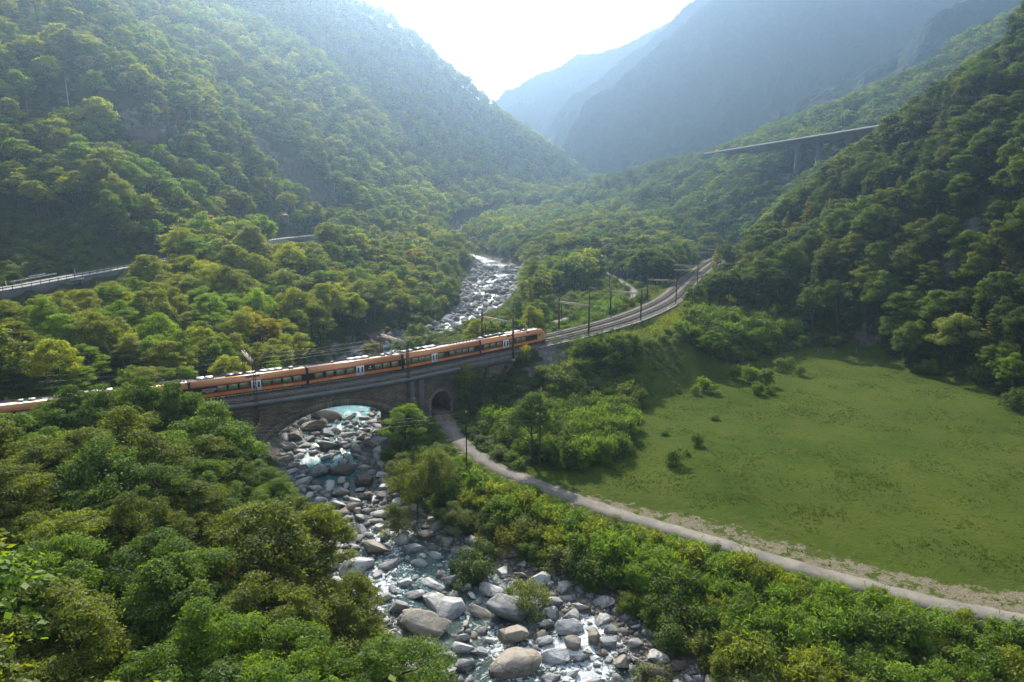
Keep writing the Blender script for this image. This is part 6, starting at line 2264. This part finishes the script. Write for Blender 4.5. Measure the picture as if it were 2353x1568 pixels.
for kd, u, v, h, tn, w, lab in (('shrub', 1552, 1072, 3.2, 'green', .9, 'dark leafy bush standing alone in the left part of the meadow'), ('shrub', 1602, 1028, 2.4, 'dark green', .8, 'small dark bush above and right of the lone meadow bush'), ('shrub', 1575, 1050, 1.2, 'olive', 1.1, 'tuft between the two dark meadow bushes'),
                                ('sapling', 1395, 1078, 2.0, 'green', 1.0, 'low green sapling at the lower corner of the bush mass'), ('shrub', 1640, 962, 1.3, 'olive', 1.4, 'low yellowish tuft below the meadow bushes'), ('shrub', 1525, 1000, 1.2, 'green', 1.3, 'low tuft left of the two dark meadow bushes'),
                                ('round', 2132, 862, 4.4, 'olive', .7, 'lone round bush casting a shadow at the right meadow edge'), ('shrub', 2110, 856, 2.6, 'green', 1.0, 'leafy shrub just left of the lone round bush'), ('round', 2330, 938, 5.0, 'dark green', .9, 'dark round bush at the right picture edge of the meadow'),
                                ('round', 1080, 1278, 4.6, 'dark green', 1.0, 'dark ivy covered round bush hanging over the shaded boulders'), ('round', 1212, 1340, 5.0, 'grey-green', .78, 'pale grey-green round willow bush on the bank above the big flat boulder'),
                                ('shrub', 1072, 845, 4.2, 'yellow-green', .8, 'yellowish bush growing against the bridge wall beside the underpass'), ('sapling', 1207, 808, 4.4, 'golden', .62, 'yellow-green feathery sapling standing before the nose of the train'),
                                ('shrub', 1150, 1190, 2.8, 'grey-green', 1.1, 'grey-green shrub at the lane edge right of the big willow'), ('shrub', 1110, 1230, 2.8, 'dark green', 1.1, 'dark shrub above the ivy covered round bush'), ('shrub', 1500, 1500, 2.6, 'grey-green', 1.2, 'grey-green shrub above the boulder bank at the bottom'), ('sapling', 1760, 1560, 2.8, 'golden', 1.0, 'golden tinged sapling at the bottom edge of the picture')):
    zg = {(1072, 845): -8, (1207, 808): -2.5}.get((u, v), -12)
    x, y = P(u, v, zg)[:2]
    if (u, v) == (1072, 845):
        x, y = TRACK.off(np.array([track_at_u(1072, 4.6, -5)]), np.array([4.6]))[0]
        bush(kd, x, y, 6.5, tn, lab, .55, -7.6)
    elif (u, v) == (1207, 808):
        x, y = TRACK.off(np.array([track_at_u(1207, 5.0, 0)]), np.array([5.0]))[0]
        bush(kd, x, y, h, tn, lab, w, -3.2)
    else:
        bush(kd, x, y, h, tn, lab, w)
finish_labels(ROWS, 'trees')
finish_labels(BROWS, 'bushes')

# ivy over the bridge end and the embankment
def ivy():
    rs = np.random.RandomState(77)
    C, Rr, T = [], [], []
    for _ in range(420):                              # hanging on the wall right of the underpass
        s = S_UND + 4 + rs.rand() * 26
        o = O_NEAR + .2
        h = rs.rand()
        z = -10.5 + h * (8.0 - 2.5 * abs(math.sin(s)))
        q = W(s, o + .35 * rs.rand() + (1 - h) * 2.2, z)
        C.append((q[0], q[1], max(q[2], gz(q[0], q[1]) + .25))); Rr.append(.45 + .4 * rs.rand()); T.append(.2 + .35 * rs.rand())
    for _ in range(900):                              # over the slope below the grass bank
        a, b = rs.rand(), rs.rand()
        u, v = 1240 + 330 * a, 832 - 40 * a + b * 52 + 14 * rs.normal()
        x, y = P(u, v, -5 - 3 * b)[:2]
        z = gz(x, y)
        if math.hypot(x - 10.5, y - 168) < 6: continue
        C.append((x, y, z + .1)); Rr.append(.5 + .6 * rs.rand()); T.append(.25 + .5 * rs.rand())
    C, Rr, T = np.array(C), np.array(Rr), np.array(T)
    v, f, cl = leaves(rs, C, 52000, .3, .7, Rr, T, .6, .5, .2)
    o = link('ivy', leaf_mesh('ivy', v, f, cl, M['leaf']))
    o.color = (.048, .066, .028, 1)
    tag(o, kind='stuff')
ivy()

# grass of the meadow and verges
def grass():
    rs = np.random.RandomState(5)
    n_ = 90000
    y = 60 + 185 * rs.rand(n_) ** 1.2
    x = -10 + 165 * rs.rand(n_)
    z, I = land(x, y)
    ls, lo, ld = LANE.near(x, y)
    ok = (I['meadow'] | ((I['track_off'] > 7.2) & (I['track_off'] < 20) & (I['track_s'] > S_BRIDGE1 + 14) & (y < 235))) & (ld > 2.3)
    gravel = (ld < 8.5) & (ls > 45)
    ok &= ~(gravel & (rs.rand(n_) < .8))
    cl_ = fbm(x / 5, y / 5, 3, 15)
    ok &= rs.rand(n_) < np.clip(.35 + cl_ * .9, .06, 1)
    x, y, z, cl_ = x[ok], y[ok], z[ok], cl_[ok]
    m = len(x)
    B = 4
    bx = np.repeat(x, B) + rs.normal(size=m * B) * .16
    by = np.repeat(y, B) + rs.normal(size=m * B) * .16
    bz = np.repeat(z, B)
    h = (.08 + .17 * rs.rand(m * B)) * np.repeat(np.clip(.7 + cl_, .4, 1.5), B)
    a = rs.rand(m * B) * 6.283
    w = .07 + .09 * rs.rand(m * B)
    dx, dy = np.cos(a), np.sin(a)
    p0 = np.column_stack([bx - dx * w, by - dy * w, bz - .03])
    p1 = np.column_stack([bx + dx * w, by + dy * w, bz - .03])
    p2 = np.column_stack([bx + rs.normal(size=m * B) * .13, by + rs.normal(size=m * B) * .13, bz + h])
    v = np.stack([p0, p1, p2], 1).reshape(-1, 3)
    f = np.arange(3 * m * B).reshape(-1, 3)
    cl = np.repeat(np.clip(np.repeat(.5 + .10 * cl_ + .05 * rs.normal(size=m), B), 0, 1), 3)
    o = link('grass', leaf_mesh('grass', v, f, cl, M['leaf']))
    o.color = (.040, .052, .011, 1)
    tag(o, kind='stuff')
grass()

def verge_grass():
    rs = np.random.RandomState(6)
    n_ = 90000
    s = S_BRIDGE1 + 8 + rs.rand(n_) * (TRACK.L - S_BRIDGE1 - 10)
    side = rs.rand(n_) < .68
    o = np.where(side, 4.3 + 15 * rs.rand(n_), -9.4 - 7 * rs.rand(n_))
    p = TRACK.off(s, o)
    x, y = p[:, 0], p[:, 1]
    z, I = land(x, y)
    ok = (I['lane'] > 2.2) & (z > -6.5) & (fbm(x / 4, y / 4, 2, 12) > -.55)
    x, y, z = x[ok], y[ok], z[ok]
    m = len(x)
    a = rs.rand(m) * 6.283
    w, h = .08 + .09 * rs.rand(m), .22 + .3 * rs.rand(m)
    p0 = np.column_stack([x - np.cos(a) * w, y - np.sin(a) * w, z - .03])
    p1 = np.column_stack([x + np.cos(a) * w, y + np.sin(a) * w, z - .03])
    p2 = np.column_stack([x + rs.normal(size=m) * .12, y + rs.normal(size=m) * .12, z + h])
    cl = np.repeat(np.clip(.55 + .1 * rs.normal(size=m), 0, 1), 3)
    o = link('grass', leaf_mesh('grass', np.stack([p0, p1, p2], 1).reshape(-1, 3), np.arange(3 * m).reshape(-1, 3), cl, M['leaf']))
    o.color = (.105, .115, .024, 1)
    tag(o, kind='stuff')
verge_grass()

# ------------------------------------------------------------------ boulders
def rock_mesh(seed, planes, sub=4, rough=.07):
    import bmesh
    rs = np.random.RandomState(seed)
    bm = bmesh.new()
    bmesh.ops.create_icosphere(bm, subdivisions=sub, radius=1.0)
    v = np.array([q.co[:] for q in bm.verts])
    f = [[w.index for w in q.verts] for q in bm.faces]
    bm.free()
    st = np.array([1.0, .62 + .3 * rs.rand(), .55 + .25 * rs.rand()])
    for _ in range(planes):
        nrm = rs.normal(size=3); nrm /= np.linalg.norm(nrm)
        lim = .42 + .33 * rs.rand()
        dd = v @ nrm
        v = v - np.outer(np.maximum(dd - lim, 0), nrm) * .97
    nz = fbm(v[:, 0] * 1.5 + seed, v[:, 1] * 1.5 + v[:, 2] * 1.3, 4, seed)
    nz2 = fbm(v[:, 2] * 2.2 + seed * 2, v[:, 0] * 1.8 - v[:, 1] * 1.2, 3, seed + 3)
    v = v * (1 + rough * 1.4 * nz + rough * .9 * nz2)[:, None] * st
    v[:, 2] -= v[:, 2].min() * .0
    return raw_mesh('boulder', v, f, M['b_grey'], None, False)
ROCKS = [rock_mesh(200 + k, (9, 14, 18, 12, 22, 11)[k % 6]) for k in range(14)]
for r_ in ROCKS:
    r_.update()

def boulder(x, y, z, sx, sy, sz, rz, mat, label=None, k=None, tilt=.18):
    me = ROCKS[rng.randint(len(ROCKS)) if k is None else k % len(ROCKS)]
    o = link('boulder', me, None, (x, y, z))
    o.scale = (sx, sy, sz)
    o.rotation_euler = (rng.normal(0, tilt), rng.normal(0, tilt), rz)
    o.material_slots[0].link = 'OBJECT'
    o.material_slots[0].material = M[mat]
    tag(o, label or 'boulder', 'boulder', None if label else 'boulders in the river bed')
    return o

BIG = [(1186, 1397, 122, 56, 'b_grey', 'largest flat grey boulder in the middle of the foreground rapids'), (1178, 1461, 73, 52, 'b_tan', 'rounded orange brown boulder below the largest flat grey one'), (1176, 1535, 130, 78, 'b_tan', 'big streaked tan boulder at the bottom edge of the picture'),
       (1030, 1398, 80, 46, 'b_pale', 'pale cracked boulder left of the largest flat grey one'), (996, 1384, 70, 40, 'b_pale', 'pale slab leaning against the pale cracked boulder'), (1098, 1410, 53, 27, 'b_tan', 'flat tan boulder wedged between the pale cracked one and the largest grey one'), (965, 1445, 112, 56, 'b_tan', 'long cracked tan boulder on the left of the rapids'), (935, 1425, 60, 36, 'b_grey', 'grey boulder behind the long cracked tan one'),
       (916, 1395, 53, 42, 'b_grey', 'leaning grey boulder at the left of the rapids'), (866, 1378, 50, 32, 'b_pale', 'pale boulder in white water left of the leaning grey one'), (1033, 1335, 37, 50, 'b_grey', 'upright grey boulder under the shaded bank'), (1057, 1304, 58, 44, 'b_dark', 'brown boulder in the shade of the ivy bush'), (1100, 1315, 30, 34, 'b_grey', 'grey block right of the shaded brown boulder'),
       (861, 1260, 67, 46, 'b_tan', 'rounded tan boulder standing on pale rubble left of the stream'), (815, 1300, 62, 62, 'b_pale', 'big pale boulder below the rounded tan one'), (946, 1262, 52, 30, 'b_grey', 'grey boulder in the shaded pool'), (956, 1296, 44, 28, 'b_grey', 'smaller grey boulder in the shaded pool'),
       (1266, 1409, 38, 33, 'b_grey', 'grey block right of the largest flat boulder'), (1319, 1415, 44, 48, 'b_grey', 'tall grey boulder on the right bank'), (1303, 1445, 62, 42, 'b_pale', 'pale angular boulder right of the orange brown one'), (1316, 1480, 38, 38, 'b_tan', 'small rounded tan boulder on the right of the rapids'), (1367, 1460, 34, 56, 'b_tan', 'upright tan grey slab on the right bank'), (1274, 1384, 47, 30, 'b_grey', 'grey boulder at the foot of the shrubs'), (1254, 1432, 30, 30, 'b_grey', 'squat grey boulder beside the orange brown one'),
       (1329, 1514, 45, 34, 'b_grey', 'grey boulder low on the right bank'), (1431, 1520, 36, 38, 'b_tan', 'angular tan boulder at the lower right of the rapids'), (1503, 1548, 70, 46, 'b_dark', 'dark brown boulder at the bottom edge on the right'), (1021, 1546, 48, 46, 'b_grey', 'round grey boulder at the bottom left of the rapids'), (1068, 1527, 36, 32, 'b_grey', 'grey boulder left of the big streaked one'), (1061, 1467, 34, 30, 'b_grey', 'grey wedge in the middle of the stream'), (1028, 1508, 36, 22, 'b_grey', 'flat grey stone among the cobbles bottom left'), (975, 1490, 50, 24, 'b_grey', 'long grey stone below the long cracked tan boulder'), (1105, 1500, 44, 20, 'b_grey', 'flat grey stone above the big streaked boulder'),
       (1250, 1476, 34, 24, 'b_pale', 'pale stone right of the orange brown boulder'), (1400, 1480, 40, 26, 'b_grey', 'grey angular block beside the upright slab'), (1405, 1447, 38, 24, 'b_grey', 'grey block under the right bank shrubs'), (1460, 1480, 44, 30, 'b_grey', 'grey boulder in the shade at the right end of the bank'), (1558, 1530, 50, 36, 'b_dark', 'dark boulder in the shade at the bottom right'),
       (705, 976, 76, 50, 'b_tan', 'big tan boulder under the left side of the river arch'), (676, 999, 38, 38, 'b_tan', 'rounded tan boulder in front of the big one under the arch'), (738, 950, 74, 44, 'b_tan', 'sculpted pale tan rock beyond the arch on the left'), (751, 1020, 54, 38, 'b_grey', 'hollowed grey boulder below the arch'), (796, 997, 34, 24, 'b_pale', 'white boulder under the right side of the arch'), (836, 987, 36, 18, 'b_pale', 'flat white boulder at the pool edge under the arch'), (848, 951, 24, 28, 'b_tan', 'pointed rock at the right of the pool behind the arch'), (877, 953, 32, 22, 'b_pale', 'pale rock beside the pointed one behind the arch'),
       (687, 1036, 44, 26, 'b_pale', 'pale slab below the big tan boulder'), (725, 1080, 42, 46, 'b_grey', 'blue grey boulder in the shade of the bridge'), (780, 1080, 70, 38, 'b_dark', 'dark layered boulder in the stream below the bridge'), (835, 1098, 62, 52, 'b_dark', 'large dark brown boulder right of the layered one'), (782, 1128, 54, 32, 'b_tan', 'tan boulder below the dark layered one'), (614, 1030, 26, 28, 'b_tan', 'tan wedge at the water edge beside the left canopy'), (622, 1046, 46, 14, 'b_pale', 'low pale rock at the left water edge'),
       (610, 998, 44, 46, 'b_tan', 'ribbed tan rock against the left bridge abutment'), (642, 980, 36, 32, 'b_grey', 'rough grey rock at the foot of the left abutment'), (775, 1157, 40, 28, 'b_pale', 'pale boulder in mid stream below the tan one'), (812, 1160, 34, 30, 'b_tan', 'tan boulder right of the pale midstream one'), (757, 1187, 38, 28, 'b_pale', 'pale boulder on the left edge of the lower stream'), (795, 1190, 30, 24, 'b_grey', 'grey boulder in the lower stream'), (820, 1172, 24, 26, 'b_tan', 'small tan boulder behind the lower stream stones'), (700, 1022, 40, 24, 'b_grey', 'grey boulder in the race under the arch'), (660, 1022, 30, 18, 'b_grey', 'low dark stone in the race under the arch')]
RROWS = []
taken = []
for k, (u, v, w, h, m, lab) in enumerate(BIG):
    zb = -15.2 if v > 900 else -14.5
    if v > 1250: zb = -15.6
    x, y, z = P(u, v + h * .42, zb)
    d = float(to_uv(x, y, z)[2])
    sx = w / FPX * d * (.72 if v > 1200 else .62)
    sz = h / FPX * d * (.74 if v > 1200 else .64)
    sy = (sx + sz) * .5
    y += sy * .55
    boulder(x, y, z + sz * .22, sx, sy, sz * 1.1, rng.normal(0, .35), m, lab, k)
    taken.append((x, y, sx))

def rubble():
    spots = []
    S = np.concatenate([rng.uniform(15, 175, 15000), rng.uniform(175, RIVER.near([-21], [480])[0][0], 4200)])
    n0 = len(S)
    rvs = RIVER.at(S)
    mid = np.where(rng.rand(n0) < .6, 1.0, .4)
    K = rng.choice([-1, 1], n0) * (1 - rng.rand(n0) ** 1.7 * mid) * 1.08
    PP = RIVER.off(S, K * rvs[:, 2])
    px, py = PP[:, 0], PP[:, 1]
    dens = fbm(px / 5, py / 5, 2, 91)
    pool = np.exp(-((py - 166) / 12) ** 2) * (np.abs(K) < .75) + np.exp(-(np.hypot(px + 38, py - 127) / 6) ** 2) + .5 * np.exp(-(np.hypot(px + 13, py - 87) / 5) ** 2)
    rad_ = np.minimum(1.75, .27 * np.exp(np.abs(rng.normal(size=n0)) * .85)) * np.where(py < 200, 1.0, 1.6)
    good = (rng.rand(n0) > pool * .95) & ~((dens < -.42) & (np.abs(K) < .6))
    spots = [(px[i], py[i], rvs[i, 3], rad_[i], K[i]) for i in np.nonzero(good)[0]]
    spots.sort(key=lambda t: -t[3])
    kept, grid = [], {}
    for t in spots:
        c = (int(t[0] // 2), int(t[1] // 2))
        bad = False
        for ax in (-1, 0, 1):
            for ay in (-1, 0, 1):
                for q in grid.get((c[0] + ax, c[1] + ay), ()):
                    if math.hypot(q[0] - t[0], q[1] - t[1]) < (q[3] + t[3]) * .82: bad = True; break
        if bad: continue
        if any(math.hypot(a - t[0], b - t[1]) < r * .8 + t[3] * .5 for a, b, r in taken): continue
        grid.setdefault(c, []).append(t)
        kept.append(t)
    KU, KV, KD = to_uv([t[0] for t in kept], [t[1] for t in kept], [t[2] for t in kept])
    vis = [(-t[3] / d_, t) for t, u_, v_, d_ in zip(kept, KU, KV, KD) if -20 < u_ < 2373 and v_ < 1620]
    vis = [t for _, t in sorted(vis, key=lambda q: q[0])]
    N1 = 225
    for t in vis[:N1]:
        x, y, z, r, k = t
        m = ['b_grey', 'b_pale', 'b_grey', 'b_tan', 'b_pale', 'b_pale'][rng.randint(6)] if y < 220 else ['b_pale', 'b_pale', 'b_grey'][rng.randint(3)]
        zz = max(z, gz(x, y))
        o = boulder(x, y, zz + r * .12, r * (1 + .4 * rng.rand()), r * (.8 + .3 * rng.rand()), r * (.6 + .4 * rng.rand()), rng.rand() * 6.283, m)
        u, v, d = to_uv(x, y, zz)
        say = {'b_grey': 'grey', 'b_pale': 'pale', 'b_tan': 'tan'}[m]
        RROWS.append((o, ('sizeable ' if r > .85 else 'smaller ') + say + ' stone ' + rwhere(float(u), float(v)), float(u)))
    # the small stuff
    rest = vis[N1:]
    base = np.array([(-1, 0, 0), (1, 0, 0), (0, -1, 0), (0, 1, 0), (0, 0, 1), (0, 0, -1), (.6, .6, .55), (-.6, .6, .5), (.6, -.6, .5), (-.6, -.6, .55), (.6, .6, -.5), (-.6, .6, -.5), (.6, -.6, -.5), (-.6, -.6, -.5)])
    from mathutils import geometry
    import bmesh
    bm = bmesh.new()
    for q in base: bm.verts.new(q)
    bmesh.ops.convex_hull(bm, input=bm.verts)
    bm.verts.index_update()
    bf = np.array([[w.index for w in q.verts] for q in bm.faces])
    bv = np.array([q.co[:] for q in bm.verts])
    bm.free()
    extra = []
    S2 = rng.uniform(25, 260, 14000)
    r2 = RIVER.at(S2)
    K2 = rng.choice([-1, 1], len(S2)) * (1.12 - .55 * rng.rand(len(S2)) ** 2)
    P2 = RIVER.off(S2, K2 * r2[:, 2])
    extra = [(P2[i, 0], P2[i, 1], r2[i, 3], .1 + .22 * rng.rand() ** 2, K2[i]) for i in range(len(S2))]
    al = rest + extra
    ax = np.array([t[0] for t in al]); ay = np.array([t[1] for t in al])
    az = np.maximum(land(ax, ay)[0], np.array([t[2] for t in al]) - .1)
    V = []
    for t, zz in zip(al, az):
        a = rng.rand() * 6.283
        sc = t[3] * np.array([1 + .5 * rng.rand(), .8 + .3 * rng.rand(), .6 + .4 * rng.rand()])
        q = bv * (1 + .28 * rng.normal(size=(len(bv), 1))) * sc
        V.append(np.column_stack([q[:, 0] * math.cos(a) - q[:, 1] * math.sin(a) + t[0], q[:, 0] * math.sin(a) + q[:, 1] * math.cos(a) + t[1], q[:, 2] + zz + t[3] * .1]))
    V = np.array(V)
    F = (np.arange(len(al))[:, None, None] * len(bv) + bf[None]).reshape(-1, 3)
    mi = np.repeat(rng.choice([0, 1, 1, 0, 2], len(al)), len(bf))
    tag(link('gravel', raw_mesh('gravel', V.reshape(-1, 3), F, [M['b_grey'], M['b_pale'], M['b_tan']], mi, True)), kind='stuff')

RMARKS = [(700, 985, 'the big tan boulder under the arch'), (800, 960, 'the pool behind the arch'), (850, 990, 'the flat white boulder by the pool'), (640, 1035, 'the left canopy edge below the bridge'), (760, 1030, 'the hollowed grey boulder'), (725, 1080, 'the blue grey boulder'), (835, 1050, 'the willow foot under the bridge'), (810, 1100, 'the two dark boulders'), (775, 1155, 'the pale midstream boulder'), (770, 1230, 'the stream narrows'), (861, 1260, 'the rounded tan boulder'), (815, 1310, 'the big pale boulder'), (946, 1280, 'the shaded pool'), (1050, 1320, 'the shaded brown boulder'),
          (916, 1400, 'the leaning grey boulder'), (965, 1450, 'the long cracked tan boulder'), (1020, 1395, 'the pale cracked boulder'), (1098, 1412, 'the flat tan boulder'), (1186, 1400, 'the largest flat boulder'), (1178, 1465, 'the orange brown boulder'), (1300, 1450, 'the pale angular boulder'), (1367, 1462, 'the upright slab'), (1431, 1520, 'the angular tan boulder'), (1503, 1550, 'the dark boulder bottom right'), (1320, 1530, 'the lower right rapids'), (1176, 1535, 'the big streaked boulder'), (1040, 1530, 'the round grey boulder bottom left'), (960, 1520, 'the cobbles bottom left'),
          (900, 800, 'the bend behind the middle carriages'), (980, 775, 'the bend behind the train'), (1060, 710, 'the foot of the upper river'), (1090, 660, 'the left edge of the upper river'), (1140, 660, 'the middle of the upper river'), (1180, 640, 'the right edge of the upper river'), (1110, 610, 'the head of the upper river'), (1600, 1560, 'the bottom edge right of the river'), (870, 780, 'the rocks behind the lattice portal')]
def rwhere(u, v):
    du = [(u - a, v - b) for a, b, c in RMARKS]
    k = int(np.argmin([math.hypot(a, b * 1.3) for a, b in du]))
    a, b = du[k]
    rel = ('right of ' if a > 0 else 'left of ') if abs(a) > abs(b) * 1.2 else ('below ' if b > 0 else 'above ')
    if math.hypot(a, b) < 16: rel = 'beside '
    return rel + RMARKS[k][2]
rubble()
finish_labels(RROWS, 'boulders')
